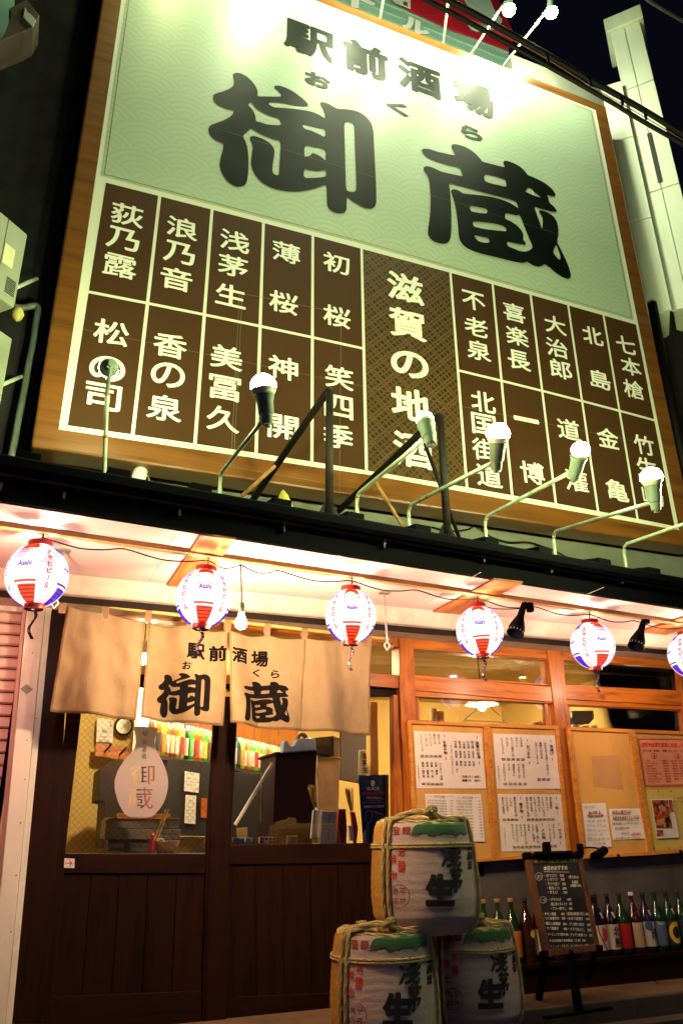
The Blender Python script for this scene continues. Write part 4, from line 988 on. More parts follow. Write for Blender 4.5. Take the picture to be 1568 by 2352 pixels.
def make_lantern():
    r = empty('paper_lantern', (0, 0, 0))
    nh, na = 60, 64; s_ = MB(); ribs = 30
    for i in range(nh+1):
        h = -1+2*i/nh; rr = lan_r(h)*(1+.006*math.cos(i/nh*ribs*2*math.pi))
        for j in range(na):
            az = 2*math.pi*j/na; s_.v.append(V(rr*math.sin(az), -rr*math.cos(az), h*LH))
    for i in range(nh):
        h = -1+2*(i+.5)/nh
        for j in range(na):
            s_.f.append([i*na+j, i*na+(j+1) % na, (i+1)*na+(j+1) % na, (i+1)*na+j])
            sec = (j/na*8) % 8; k = int(sec) % 4; loc = sec % 1
            mi = 0
            if k in (0, 2):                               # coloured gores
                c = 1 if k == 0 else 2
                if h > .70 or h < -.52: mi = c
                elif .625 < h < .655 or .54 < h < .565: mi = c
                elif -.46 < h < -.41 or -.35 < h < -.32: mi = c
                if h < -.52 and not (.5-.5*(1-.25*(-h-.52)/.48) < loc < .5+.5*(1-.25*(-h-.52)/.48)): mi = 0
            s_.m.append(mi)
    s_.closed = False
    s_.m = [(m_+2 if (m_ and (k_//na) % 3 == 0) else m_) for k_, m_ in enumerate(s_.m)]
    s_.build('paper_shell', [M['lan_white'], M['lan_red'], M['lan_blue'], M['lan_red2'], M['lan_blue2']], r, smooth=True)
    for z, R_1, h in ((LH-.004, lan_r(1)+.004, .028), (-LH+.004-.024, lan_r(-1)*.82, .024)):
        rg = MB(); rg.lathe([(R_1-.003, 0), (R_1, 0), (R_1, h), (R_1-.003, h), (R_1-.003, 0)], (0, 0, z), 28); rg.build('ring', M['lan_ring'], r, smooth=.6)
    bd_ = MB(); R_1 = lan_r(-1)*.82-.003; bd_.lathe([(.0005, 0), (R_1, 0), (R_1, .003), (.0005, .003)], (0, 0, -LH-.012), 20)
    bt = bd_.build('bottom_plate', M['lan_ring'], r)
    for q in range(3):
        MB().lathe([(.0005, 0), (.008, 0)], (.028*math.cos(q*2.1+.4), .028*math.sin(q*2.1+.4), -LH-.0135), 10).build('vent_hole', M['lan_white'], bt)
    hd = MB(); hd.tube([V(lan_r(1)*math.cos(t)*1.02, 0, LH+.02+.05*math.sin(t)) for t in [math.pi*i/12 for i in range(13)]], .0012, 6); hd.build('wire_handle', M['steel'], r)
    MB().tube([V(0, 0, LH+.02), V(.004, .01, LH+.05), V(.008, 0, LH+.095)], .004, 6).build('cord', M['rubber'], r)
    MB().tube([V(0, 0, LH-.02), V(0, 0, LH+.028)], .017, 10).build('lamp_holder', M['rubber'], r)
    MB().ball(V(.0, .0, LH-.035), .03, 10).build('bulb', M['lan_top'], r, smooth=True)
    ld = bpy.data.lights.new('lamp', 'POINT'); ld.energy = 44; ld.color = (1.0, .66, .43); ld.shadow_soft_size = .03
    lo_ = bpy.data.objects.new('lamp', ld); COL.objects.link(lo_); lo_.parent = r; lo_.location = (0, 0, -.02)
    # print on the paper: letters run round the shell
    def surf(x, y): return lan_pt(x, y, .0012)
    for k in range(4):
        az = math.pi/4*(2*k+1)+math.pi/8
        pr = Print(surf)
        for i, ch in enumerate('アサヒビール'):
            h = .58-i*.225; w = .17
            vs, fs = layout(ch, False, .05) if ch != 'ー' else layout(ch, True, .05)
            vs, fs = gridcut(vs, fs, .25)
            pr.mb.add([surf(az+(u-.5)*w, h+(v-.5)*.175) for u, v in vs], fs)
        pr.build('lettering', M['lan_txt_r'], r)
    for k in range(4):
        az = math.pi/4*(2*k)+math.pi/8
        vs, fs = layout('Asahi', False, .03); vs, fs = gridcut(vs, fs, .2); pr = Print(surf)
        pr.mb.add([surf(az+(u-.5)*.44, .12+(v-.5)*.17) for u, v in vs], fs)
        pr.build('lettering', M['lan_txt_b'], r)
    # paper strip below
    st = MB(); st.closed = False; n = 14
    for i in range(n+1):
        t = i/n; x = .012*math.sin(t*7)*(1-t*.3); y = .01*math.cos(t*5)
        st.v += [V(x-.0085, y, -LH-.03-t*.135), V(x+.0085, y+.004, -LH-.03-t*.135)]
    for i in range(n): st.f.append([2*i, 2*i+1, 2*i+3, 2*i+2]); st.m.append(0)
    sp_ = st.build('paper_strip', mat('violet strip', (.10, .02, .14), .6), r)
    MB().tube([V(0, 0, -LH-.012), V(0, 0, -LH-.03)], .001, 5).build('thread', M['steel'], sp_)
    pr = Print(lambda u, v: V(.012*math.sin(v*7)*(1-v*.3)+u, .01*math.cos(v*5)-.0015, -LH-.03-v*.135))
    for i, ch in enumerate('アサヒビール'): pr.text(ch, [(-.006, .14+i*.13), (.006, .14+i*.13), (.006, .25+i*.13), (-.006, .25+i*.13)], False, .0)
    pr.build('lettering', M['white_ink'], sp_)
    return r
lan0 = make_lantern()
labs = ['paper lantern lit white at the far left, in front of the white post', 'lit paper lantern hanging over the second curtain panel, left of the bare bulb', 'lit paper lantern at the right end of the door curtain',
        'lit paper lantern between the hanging rod and the first black clip lamp', 'lit paper lantern between the two black clip lamps', 'lit paper lantern cut off by the right picture edge']
LP = [(98, 86, 1322, .0), (478, 468, 1374, .25), (805, 805, 1415, .1), (1100, 1101, 1450, -.1), (1350, 1360, 1482, .18), (1568, 1581, 1505, .05)]
LC = []
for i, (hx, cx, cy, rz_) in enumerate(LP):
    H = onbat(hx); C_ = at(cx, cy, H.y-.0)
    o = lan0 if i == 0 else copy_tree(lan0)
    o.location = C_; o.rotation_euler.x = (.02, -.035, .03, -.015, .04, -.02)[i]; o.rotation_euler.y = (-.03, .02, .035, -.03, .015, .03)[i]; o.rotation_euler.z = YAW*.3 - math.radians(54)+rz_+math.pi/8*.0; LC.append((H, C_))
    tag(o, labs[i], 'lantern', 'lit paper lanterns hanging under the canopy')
# cable strung from hook to hook
hooks = [(98, 1236), (287, 1262), (478, 1293), (553, 1298), (640, 1313), (805, 1337), (955, 1358), (1100, 1380), (1225, 1396), (1350, 1410), (1455, 1420), (1568, 1432)]
pts = []
for i, (x, y) in enumerate(hooks):
    p = onbat(x); hk = V(p.x, p.y-.0, 2.352)
    MB().tube([p+V(0, 0, .004), hk, hk+V(.008, 0, -.006), hk+V(.012, 0, .004)], .0022, 6).build('cup_hook', M['steel'], None, label='small metal cup hook in the soffit batten, '+('over the far left lantern', 'between the first and second lanterns', 'over the second lantern', 'carrying the cord of the bare bulb', 'just right of the bare bulb cord', 'over the third lantern', 'between the third and fourth lanterns', 'over the fourth lantern', 'right of the first clip lamp', 'over the fifth lantern', 'left of the second clip lamp', 'over the last lantern at the picture edge')[i], cat='hook', group='cup hooks along the soffit batten')
    if pts: m = (pts[-1]+hk)/2; pts += [pts[-1].lerp(hk, .3)-V(0, 0, .022), m-V(0, 0, .03), pts[-1].lerp(hk, .75)-V(0, 0, .02)] if True else []
    pts.append(hk)
wire('lantern_cable', pts, .0038, M['rubber'], 'black cable strung along the row of paper lanterns', sub=4)
wire('lantern_cable', [onbat(1225)+V(0, .0, -.03), onbat(1140)+V(.0, 0, -.07), onbat(1100)+V(0, .05, -.04)], .0032, M['rubber'], 'short slack cable between the fourth lantern and the first clip lamp')

# hanging bare bulb
P0 = onbat(553)-V(0, 0, .02); Cb = at(554, 1424, P0.y)
hb = empty('hanging_bulb', Cb, 'bare glowing bulb hanging on a cord before the door curtain', 'lamp')
MB().tube([V(P0.x, P0.y, 2.36), V((P0.x+Cb.x)/2+.004, P0.y, (2.36+Cb.z)/2), V(Cb.x, Cb.y, Cb.z+.09)], .004, 6).build('cord', M['rubber'], hb)
MB().lathe([(.001, .1), (.010, .1), (.017, .085), (.018, .04), (.016, .035)], Cb, 16).build('socket', mat('dark green socket', (.03, .05, .03), .4), hb, smooth=.6)
MB().lathe([(.014, .036), (.017, .02), (.028, -.005), (.031, -.02), (.028, -.036), (.015, -.048), (.001, -.051)], Cb, 20).build('bulb', M['bulb_warm'], hb, smooth=True)
# clip lamps
def clip_lamp(b, a0, a1, label, ra=.028, rb=.056, Y=None):
    P = onbat(b[0]); Yc = P.y if Y is None else Y
    A, Bq = at(*a0, Yc), at(*a1, Yc-.02)
    r = empty('clip_lamp', A, label, 'lamp', 'black clip lamps')
    d = (Bq-A).normalized(); Lh = (Bq-A).length
    MB().lathe([(.001, 0), (.016, 0), (.020, Lh*.12), (.024, Lh*.45), (rb*.95, Lh*.8), (rb, Lh), (rb-.002, Lh), (.022, Lh*.45), (.001, Lh*.3)], A, 24, axis=d).build('shade', M['black_metal'], r, smooth=.7)
    ring = Bq-d*.012
    for k in range(16):
        q = 2*math.pi*k/16; a = V(1, 0, 0); a = (a-d*a.dot(d)).normalized(); bb = d.cross(a)
        c = ring+(a*math.cos(q)+bb*math.sin(q))*(rb+.0006)*.985; MB().tube([c-d*.006, c+d*.006], .0022, 4).build('vent_slot', M['steel'], r)
    MB().tube([A, at(*b, Yc+.01), V(P.x, Yc, 2.375)] if Y is None else [A, at(*b, Yc+.01)], .009, 8).build('arm', M['black_metal'], r)
    bx_ = at(*b, Yc); MB().box(bx_+V(-.018, -.02, -.035), bx_+V(.018, .02, .04)).build('clamp', M['black_metal'], r, bevel=.004)
    return r
clip_lamp((1216, 1394), (1204, 1384), (1182, 1456), 'black clip lamp pointing down between the fourth and fifth lanterns')
clip_lamp((1482, 1422), (1480, 1418), (1459, 1486), 'black clip lamp pointing down left of the last lantern')
# ceiling rod hooks
def rod(x0, y0, x1, y1, Yc, label):
    T = atz(x0, y0, 2.395); T = V(T.x, T.y, 2.395); b_ = at(x1, y1, T.y)
    r = empty('curtain_hanger', T, label, 'hanger', 'metal hangers of the curtain pole')
    MB().box(T+V(-.03, -.03, -.004), T+V(.03, .03, .004)).build('plate', M['steel'], r)
    MB().tube([T, V(b_.x, T.y, b_.z)], .006, 8).build('rod', M['steel'], r)
    e = V(b_.x, T.y, b_.z); MB().tube([e, e+V(.02, 0, -.03), e+V(.0, .0, -.06), e+V(-.02, 0, -.03), e+V(.0, 0, -.005)], .004, 6).build('hook', M['white_metal'], r)
    return e
e1 = rod(148, 1266, 128, 1372, 0, 'metal hanger with white clips at the left end of the curtain pole')
e2 = rod(882, 1362, 888, 1472, 0, 'metal hanger with white clips at the right end of the curtain pole')

# ================================================================== door curtain
YN = e2.y-.0
print('curtain plane', YN, e1.y, e2.y)
YN = -.30
pl = [at(124, 1376, YN), at(300, 1399, YN), at(520, 1426, YN), at(700, 1446, YN), at(892, 1468, YN)]
po = MB(); po.tube(pl, [.013, .0125, .013, .0125, .012], 12)
pole = po.build('curtain_pole', M['bamboo'], None, smooth=True, label='bamboo pole carrying the door curtain', cat='pole')
for f in (.12, .3, .5, .71, .9):
    i = int(f*4); t = f*4-i; c = pl[i].lerp(pl[i+1], t); MB().tube([c-V(.004, 0, 0), c+V(.004, 0, 0)], .0145, 12).build('node', M['bamboo'], pole)
def fold(x, z):                                   # shape of the hanging cloth, metres off its plane
    t = max(0, min(1, (2.32-z)/.66))
    a = .020*math.sin(x*9.3+.6+z*1.6)*(.35+t) + .013*math.sin(x*21.0+2.7*z+2.0)*(.3+t) + .016*mnoise.noise(V(x*6, z*3.5, 1.0))+.007*mnoise.noise(V(x*17, z*9, 4.0))
    return -a*1.7 - .018*t
def clothp(P, off=0.0): return V(P.x, P.y+fold(P.x, P.z)-off, P.z)
M['noren'] = cloth('tan cotton', (.42, .325, .19), .4)
M['hem'] = cloth('darker hem', (.25, .17, .09), .1)
M['curtain_ink'] = mat('curtain black dye', (.006, .005, .005), .9, var=.25, vs=18, bmp=.2, bs_=160, spec=.08)
NR = empty('door_curtain', at(480, 1650, YN), 'tan door curtain in four panels with black brushed characters', 'curtain')
panels = [((155, 1391), (335, 1428), (310, 1657), (116, 1632)), ((345, 1428), (521, 1450), (509, 1669), (321, 1651)), ((525, 1450), (699, 1467), (692, 1679), (522, 1664)), ((700, 1467), (853, 1470), (849, 1690), (692, 1679))]
for pi, (a, b, c, d) in enumerate(panels):
    q = MB(); nu, nv = 36, 34
    a, b, c, d = [Vector(p) for p in (a, b, c, d)]
    for i in range(nu+1):
        for j in range(nv+1):
            u, v = i/nu, j/nv; sag = 5*math.sin(math.pi*((u*2) % 1))*(1-v)
            p = (a*(1-u)+b*u)*(1-v)+(d*(1-u)+c*u)*v; p = Vector((p.x, p.y+sag))
            edge = (1.0 if pi in (1,) else 0)*0
            q.v.append(clothp(at(p.x, p.y, YN)))
    for i in range(nu):
        for j in range(nv): q.f.append([i*(nv+1)+j, (i+1)*(nv+1)+j, (i+1)*(nv+1)+j+1, i*(nv+1)+j+1]); q.m.append(1 if (j >= nv-1) or (i == 0 and pi != 3) or i == nu-1 and pi != 2 else 0)
    q.closed = False
    o = q.build('curtain_panel', [M['noren'], M['hem']], NR, smooth=True)
    so = o.modifiers.new('thickness', 'SOLIDIFY'); so.thickness = .0015; so.offset = 1
for x, y in ((146, 1382), (243, 1394), (341, 1404), (436, 1418), (523, 1428), (613, 1436), (698, 1446), (845, 1462)):
    P = at(x, y, YN); w = .02; q = MB(); q.closed = False
    path = [(-.0, .016, -.05), (.0, .019, -.01), (0, .014, .012), (0, 0, .018), (0, -.014, .012), (0, -.019, -.01), (0, -.012, -.075)]
    for (dx, dy, dz) in path: q.v += [P+V(-w, dy, dz), P+V(w, dy, dz)]
    for i in range(len(path)-1): q.f.append([2*i, 2*i+1, 2*i+3, 2*i+2]); q.m.append(0)
    q.build('loop', M['hem'], NR, smooth=True)
VN = View(0, 2000, 1366)
def norm_of(vs):
    xs = [v[0] for v in vs]; ys = [v[1] for v in vs]; return min(xs), max(xs), min(ys), max(ys)
def cloth_text(pieces, name='lettering', m=None):
    q = MB(); q.closed = False
    for vs, fs, box in pieces:
        x0, x1, y0, y1 = norm_of(vs); (X0, Z1), (X1, Z0) = box
        w = [(X0+(x-x0)/(x1-x0)*(X1-X0), Z0+(y-y0)/(y1-y0)*(Z1-Z0)) for x, y in vs]
        w, f2 = gridcut(w, fs, .02)
        q.add([clothp(V(x, YN, z), .0022) for x, z in w], f2)
    return q.build(name, m or M['curtain_ink'], NR)
def wb(vw, tl, br): a = at(*vw(*tl), YN); b = at(*vw(*br), YN); return ((a.x, a.z), (b.x, b.z))
cloth_text([(BIG[0][0], BIG[0][1], wb(VN, (735, 790), (957, 1003)))])
cloth_text([(BIG[1][0], BIG[1][1], wb(VN, (1115, 826), (1325, 1027)))])
VS_ = View(700, 2540, 1180)
pcs = []
for ch, tl, br, bo in (('駅', (150, 110), (382, 338), .032), ('前', (448, 137), (655, 360), .040), ('酒', (732, 163), (947, 383), .036), ('場', (1008, 197), (1220, 418), .032), ('お', (92, 355), (193, 467), .03), ('く', (1028, 437), (1120, 540), .03), ('ら', (1253, 463), (1355, 570), .03)):
    v_, f_, _ = glyph(ch, bo); pcs.append((v_, f_, wb(VS_, tl, br)))
cloth_text(pcs)

# unseen red lantern beyond the left edge, added for the pink glow on the shutter
rl_ = empty('red_lantern', V(-.95, -.75, 2.0), 'unseen red paper lantern added before the pink shutter, beyond the left end of the row', 'lantern')
MB().lathe([(.05+.10*math.sin(math.pi*i/16)**.7 if 0 < i < 16 else .07, -.2+.4*i/16) for i in range(17)], V(-.95, -.75, 2.0), 28).build('paper_shell', paper_glow('lit red paper', (1.0, .05, .02), 1.6, .4), rl_, smooth=True)
for z in (-.225, .2): MB().lathe([(.066, 0), (.072, 0), (.072, .025), (.066, .025), (.066, 0)], V(-.95, -.75, 2.0+z), 24).build('ring', M['rubber'], rl_, smooth=.6)
MB().tube([V(-.95, -.75, 2.22), V(-.95, -.75, 2.4)], .004, 6).build('cord', M['rubber'], rl_)
ld = bpy.data.lights.new('lamp', 'POINT'); ld.energy = 42; ld.color = (1.0, .12, .08); ld.shadow_soft_size = .03
lo_ = bpy.data.objects.new('lamp', ld); COL.objects.link(lo_); lo_.parent = rl_

# street lamp on the far side of the road, behind the camera: its cool light falls on the front and glints in the door glass
sl_ = empty('street_lamp', V(1.0, -15, -.13), 'tall street lamp across the road giving a faint violet light', 'street lamp')
MB().tube([V(1, -15, -.13), V(1, -15, 4.9), V(1, -14.6, 5.3), V(1, -13.9, 5.4)], [.07, .05, .045, .04], 12).build('pole', M['steel'], sl_, smooth=True)
MB().lathe([(.001, .08), (.12, .06), (.16, 0), (.15, 0), (.001, .03)], V(1, -13.8, 5.36), 20).build('hood', M['white_metal'], sl_, smooth=.8)
MB().ball(V(1, -13.8, 5.33), .10, 12).build('bulb', emis('lit street lamp bulb', (.62, .56, 1.0), 900), sl_, smooth=True)

# ================================================================== menu boards
VM = View(1600, 2850, 2300); VK = View(2150, 2850, 2731)
YB = -.06
def notice_board(outer, mid, label):
    """outer TL TR BR BL, mid = (top, bottom) of the centre divider (picture points)"""
    a, b, c, d = [Vector(p) for p in outer]; m0, m1 = Vector(mid[0]), Vector(mid[1])
    r = empty('menu_board', at((c.x+d.x)/2, (c.y+d.y)/2, YB), label, 'notice board', 'orange framed boards under the windows')
    w = 8.0
    for (p, q, s_, t) in ((a, m0, m1, d), (m0, b, c, m1)):
        def inset(P, sx, sy): return (P.x+sx*w, P.y+sy*w)
        i0, i1, i2, i3 = inset(p, 1, 1), inset(q, -1, 1), inset(s_, -1, -1), inset(t, 1, -1)
        f = fr('board_frame', [tuple(p), tuple(q), i1, i0], YB-.014, .03, M['wood_fr'], r, .002)
        fr('board_frame', [i3, i2, tuple(s_), tuple(t)], YB-.014, .03, M['wood_fr'], r, .002)
        fr('board_frame', [tuple(p), i0, i3, tuple(t)], YB-.013, .029, M['wood_fr'], r, .002)
        fr('board_frame', [i1, tuple(q), tuple(s_), i2], YB-.013, .029, M['wood_fr'], r, .002)
        fr('board_panel', [i0, i1, i2, i3], YB, .018, M['cork'], r, 0)
    return r
notice_board([(936.5, 1654), (1282, 1667.5), (1311, 1964), (955, 1991)], [(1117.5, 1661.5), (1138.5, 1977)], 'left pair of framed tan boards carrying printed menu sheets')
notice_board([(1302.5, 1669), (1600, 1681), (1646, 1952), (1338.6, 1972.5)], [(1450, 1675), (1495, 1964)], 'right pair of framed tan boards with handwritten notes and posters')
MB().ball(at(1419, 1965, YB-.02), .012, 10).build('knob', M['black_metal'], None, smooth=True, label='small black knob at the lower edge of the right menu boards', cat='knob')
MB().ball(at(1562, 1956, YB-.02), .012, 10).build('knob', M['black_metal'], None, smooth=True, label='small black knob at the lower edge of the right menu boards, by the picture edge', cat='knob')
def sheet(vw, quad, m, name, label, cat, Y=YB-.002, curl=.0):
    n = 10; q = MB(); q.closed = False
    a, b, c, d = [Vector(vw(*p)) for p in quad]
    for i in range(n+1):
        for j in range(n+1):
            u, v = i/n, j/n; p = (a*(1-u)+b*u)*(1-v)+(d*(1-u)+c*u)*v
            P = at(p.x, p.y, Y); q.v.append(P+V(0, -curl*(math.sin(u*5+v*3)*.5+.5+(u*v)**3*2), 0))
    for i in range(n):
        for j in range(n): q.f.append([i*(n+1)+j, (i+1)*(n+1)+j, (i+1)*(n+1)+j+1, i*(n+1)+j+1]); q.m.append(0)
    return q.build(name, m, None, smooth=True, label=label, cat=cat)
YP = YB-.0075
def prt(vw, Y=YP): return Print(lambda x, y: at(*vw(x, y), Y))
VLn = dict(w=27, bold=.012)
def cols(pr, lst, w=25, bold=.012, mi=0):
    for st, x0, y0, x1, y1 in lst: pr.vline(st, x0, y0, x1, y1, w, bold, mi, 1.0)
s1 = sheet(VM, [(120, 163), (728, 189), (765, 683), (145, 680)], M['lam'], 'menu_sheet', 'printed menu sheet headed drinks and sake, upper left on the left boards', 'menu', curl=.0015)
pr = prt(VM)
cols(pr, [('滋賀のお酒', 686, 258, 705, 415), ('お飲み物', 396, 250, 407, 378)], 32, .02)
for x, y in ((687, 222), (706, 452), (395, 210), (407, 412)): pr.line(x, y-11, x+1, y+11, 5)
cols(pr, [('荻乃露', 643, 252, 650, 325), ('浅茅生', 650, 345, 655, 412), ('忍者', 655, 435, 658, 482), ('大治郎', 605, 255, 612, 325), ('不老泉', 612, 345, 617, 412), ('神開', 618, 435, 621, 482),
 ('七本槍', 568, 255, 574, 325), ('松の司', 574, 345, 579, 412), ('初桜', 580, 435, 583, 482), ('浪乃音', 530, 253, 536, 322), ('喜楽長', 536, 342, 541, 410), ('薄桜', 542, 432, 545, 478),
 ('竹生嶋', 492, 252, 497, 318), ('笑四季', 498, 342, 503, 408), ('金亀', 504, 432, 507, 476), ('など', 508, 500, 511, 540)], 23)
cols(pr, [('他にも県内・県外の地酒がございます。', 455, 292, 474, 575)], 14, .0)
cols(pr, [('生ビール', 343, 193, 352, 285), ('瓶ビール', 303, 193, 313, 285), ('チューハイ', 265, 193, 276, 305), ('ハイボール', 225, 192, 239, 305), ('ソフトドリンク', 185, 190, 200, 350),
 ('いいちこ・白波', 357, 448, 371, 608), ('天草・櫻井', 318, 446, 328, 560), ('佐藤　芋・麦', 279, 444, 289, 585), ('残波・喜界島', 240, 442, 250, 585), ('梅酒・柚子酒', 200, 442, 210, 585)], 24)
cols(pr, [('表示価格は税抜価格です。', 158, 468, 170, 632)], 13, .0)
for t, x, y in (('380', 355, 393), ('480', 316, 393), ('350', 277, 392), ('350', 236, 391), ('250', 196, 391), ('350', 369, 642), ('400', 330, 642), ('500', 290, 641), ('350', 250, 640), ('400', 208, 639)): pr.hline(t, x-16, y, x+16, y+.5, 24, .015)
pr.hline('冷酒', 553, 575, 597, 576, 24); pr.hline('グラス', 602, 576, 650, 577, 20); pr.hline('400円〜', 660, 578, 722, 580, 24, .015)
pr.hline('熱燗', 555, 609, 598, 610, 24); pr.hline('1合', 608, 609, 636, 610, 22); pr.hline('400円〜', 662, 611, 722, 612, 24, .015)
pr.build('lettering', M['ink'], s1, kind='stuff')
s2 = sheet(VM, [(828, 190), (1383, 207), (1431, 685), (862, 684)], M['lam'], 'menu_sheet', 'printed menu sheet with skewers and snacks, upper right on the left boards', 'menu', curl=.0015)
pr = prt(VM)
cols(pr, [('串揚げ', 1352, 288, 1360, 385), ('おつまみ', 1143, 290, 1152, 415)], 33, .02)
for x, y in ((1346, 256), (1362, 420), (1137, 250), (1155, 452)): pr.line(x, y-11, x+1, y+11, 5)
cols(pr, [('おまかせ５本盛り（近江牛入）', 1296, 268, 1325, 570), ('霜降り近江牛串', 1254, 266, 1268, 415), ('カマンベールチーズ', 1212, 266, 1230, 465), ('えだまめ', 1080, 222, 1087, 310), ('冷やっこ', 1038, 222, 1045, 310), ('キャベツ塩ダレ付', 995, 222, 1010, 398), ('たこわさ', 953, 221, 959, 305), ('トマトスライス', 908, 220, 921, 372),
 ('旨辛きゅうり', 1099, 460, 1109, 592), ('するめキムチ', 1057, 460, 1067, 592), ('濱塩おろし', 1012, 460, 1020, 572), ('キムチ', 971, 459, 975, 525), ('えんがわユッケ', 925, 458, 938, 615)], 24)
cols(pr, [('表示価格は税抜価格です。', 875, 478, 888, 635)], 13, .0)
for t, x, y in (('200', 1097, 422), ('200', 1054, 421), ('300', 1010, 420), ('350', 967, 420), ('350', 924, 419), ('350', 1116, 641), ('350', 1071, 641), ('350', 1027, 640), ('350', 985, 640), ('400', 940, 640), ('150', 1324, 601), ('380', 1284, 600), ('200', 1242, 600)): pr.hline(t, x-16, y, x+16, y+.5, 24, .015)
pr.build('lettering', M['ink'], s2, kind='stuff')
s3 = sheet(VM, [(870, 730), (1438, 735), (1484, 1242), (905, 1246)], M['lam'], 'menu_sheet', 'printed menu sheet with grilled dishes and salads, lower right on the left boards', 'menu', curl=.0015)
pr = prt(VM)
cols(pr, [('一品', 1398, 805, 1404, 868), ('焼き物', 1078, 808, 1086, 900), ('サラダ', 1424, 1040, 1437, 1135), ('〆の物', 1276, 1040, 1285, 1138)], 33, .02)
for x, y in ((1395, 768), (1409, 902), (1076, 770), (1090, 938), (1417, 1002), (1434, 1168), (1272, 1003)): pr.line(x, y-11, x+1, y+11, 5)
cols(pr, [('鶏の唐揚げ', 1344, 755, 1352, 865), ('ポテトフライ', 1308, 755, 1319, 885), ('とうもろこし天ぷら', 1270, 755, 1290, 935), ('明太子天ぷら', 1236, 755, 1247, 890), ('ピリ辛ソーセージ', 1200, 755, 1217, 935), ('豚キムチ炒め', 1166, 755, 1178, 890), ('和牛ホルモン炒め', 1130, 755, 1147, 937),
 ('霜降近江牛炙り串', 1022, 755, 1038, 935), ('ししゃも', 986, 755, 992, 842), ('えいひれ炙り', 950, 755, 962, 890), ('本モロコ串焼き', 914, 755, 927, 914),
 ('ポテトサラダ', 1370, 998, 1382, 1132), ('シーザーサラダ', 1330, 996, 1346, 1158), ('お茶漬け　鮭・梅', 1218, 1000, 1235, 1168), ('ふなずし茶漬け', 1182, 1000, 1198, 1160), ('玉子丼', 1147, 1000, 1153, 1065), ('牛すじ玉子とじ丼', 1110, 1000, 1130, 1182), ('かけうどん', 1076, 1000, 1087, 1112), ('ぶっかけうどん', 1038, 1000, 1052, 1162), ('牛すじうどん', 1002, 1000, 1015, 1138)], 23)
cols(pr, [('他にもお勧め料理がございます。', 932, 1035, 942, 1195)], 12, .0)
for t, x, y in (('300', 1365, 958), ('350', 1329, 958), ('380', 1293, 958), ('450', 1257, 958), ('480', 1221, 959), ('480', 1185, 959), ('680', 1149, 959), ('450', 1040, 961), ('380', 1004, 961), ('380', 967, 961), ('450', 931, 961), ('380', 1386, 1198), ('350', 1350, 1199), ('380', 1240, 1201), ('780', 1204, 1202), ('480', 1166, 1203), ('780', 1130, 1204), ('480', 1093, 1205), ('500', 1056, 1206), ('780', 1019, 1207)): pr.hline(t, x-15, y, x+15, y+.5, 23, .015)
pr.build('lettering', M['ink'], s3, kind='stuff')
s4 = sheet(VM, [(220, 729), (724, 732), (752, 1157), (246, 1150)], M['paper'], 'menu_sheet', 'handwritten sake list partly hidden by the top barrel', 'menu', curl=.003)
pr = prt(VM, YP-.004)
pr.hline('滋賀の地酒', 300, 752, 400, 758, 22, .0); pr.hline('県外の地酒', 555, 760, 650, 764, 22, .0)
for a, b, c, d in ((240, 750, 290, 752), (408, 756, 478, 750), (505, 760, 548, 760), (658, 764, 720, 764)): pr.line(a, b, c, d, 2)
rows_l = ['冷酒 萩乃露 純米吟醸生', '浪乃音 純米吟醸生', '大治郎 純米吟醸生酒', '喜楽長 純米吟醸生酒', '不老泉 純米吟醸生酒', '松の司 純米吟醸', '七本槍 純米生酒', '笑四季 純米吟醸', '竹生嶋 辛口純米', '浅茅生 純米生酒', '薄桜 本醸造', '初桜 純米酒']
rows_r = ['日本 純米 吟醸', '八海山 純米吟醸', '久保田 千寿生', '飛露喜 特別純米生酒', '十四代 本丸 生', '田酒 特別純米酒', '獺祭 純米大吟醸', '而今 純米吟醸生酒', '磯自慢 本醸造', '黒龍 純米吟醸', '鍋島 純米吟醸', '東洋美人 純米', '風の森 純米']
for i, t in enumerate(rows_l): y = 787+i*24.3; pr.hline(t, 240+i*1.5, y, 412+i, y+5, 15, .0); pr.hline('700' if i % 3 else '650', 445+i, y+5, 468+i, y+6, 13, .0)
for i, t in enumerate(rows_r): y = 792+i*26.5; pr.hline(t, 500+i*1.5, y, 640+i*1.5, y+3, 15, .0); pr.hline('680' if i % 2 else '780', 695+i*2, y+4, 718+i*2, y+5, 13, .0)
pr.build('lettering', M['ink_soft'], s4)
# right boards
s5 = sheet(VK, [(473, 985), (730, 978), (790, 1450), (520, 1462)], M['paper'], 'notice', 'handwritten oden notice with red underline, lower left on the right boards', 'notice', curl=.002)
pr = prt(VK, YP-.003)
pr.hline('あったかい', 515, 1022, 618, 1018, 28, .0); pr.text('おでん', [(540, 1068), (690, 1052), (705, 1122), (550, 1135)], False, .02)
for i, (a, b) in enumerate((('大根 120', '玉子 120'), ('ごぼう天 150', '牛すじ 220'), ('厚揚げ 150', 'こんにゃく 120'))): y = 1172+i*50; pr.hline('・'+a, 512+i*6, y, 608+i*6, y-1, 26, .0); pr.hline('・'+b, 625+i*5, y, 728+i*6, y-1, 26, .0)
pr.hline('・近江牛すじ　250', 530, 1320, 695, 1316, 26, .0); pr.hline('おまかせ盛り合わせ　700', 595, 1368, 768, 1362, 26, .0); pr.hline('（牛すじ含む 980）', 595, 1418, 735, 1412, 28, .0)
pr.ring(562, 1365, 25, 22, 3); pr.text('５種', [(548, 1355), (577, 1353), (578, 1376), (549, 1378)], False, .0)
pr.build('lettering', M['ink_soft'], s5)
pr = prt(VK, YP-.0035); pr.line(530, 1116, 712, 1108, 9); pr.ring(503, 1022, 9, 9, 3); pr.build('red_marks', M['red_ink'], s5)
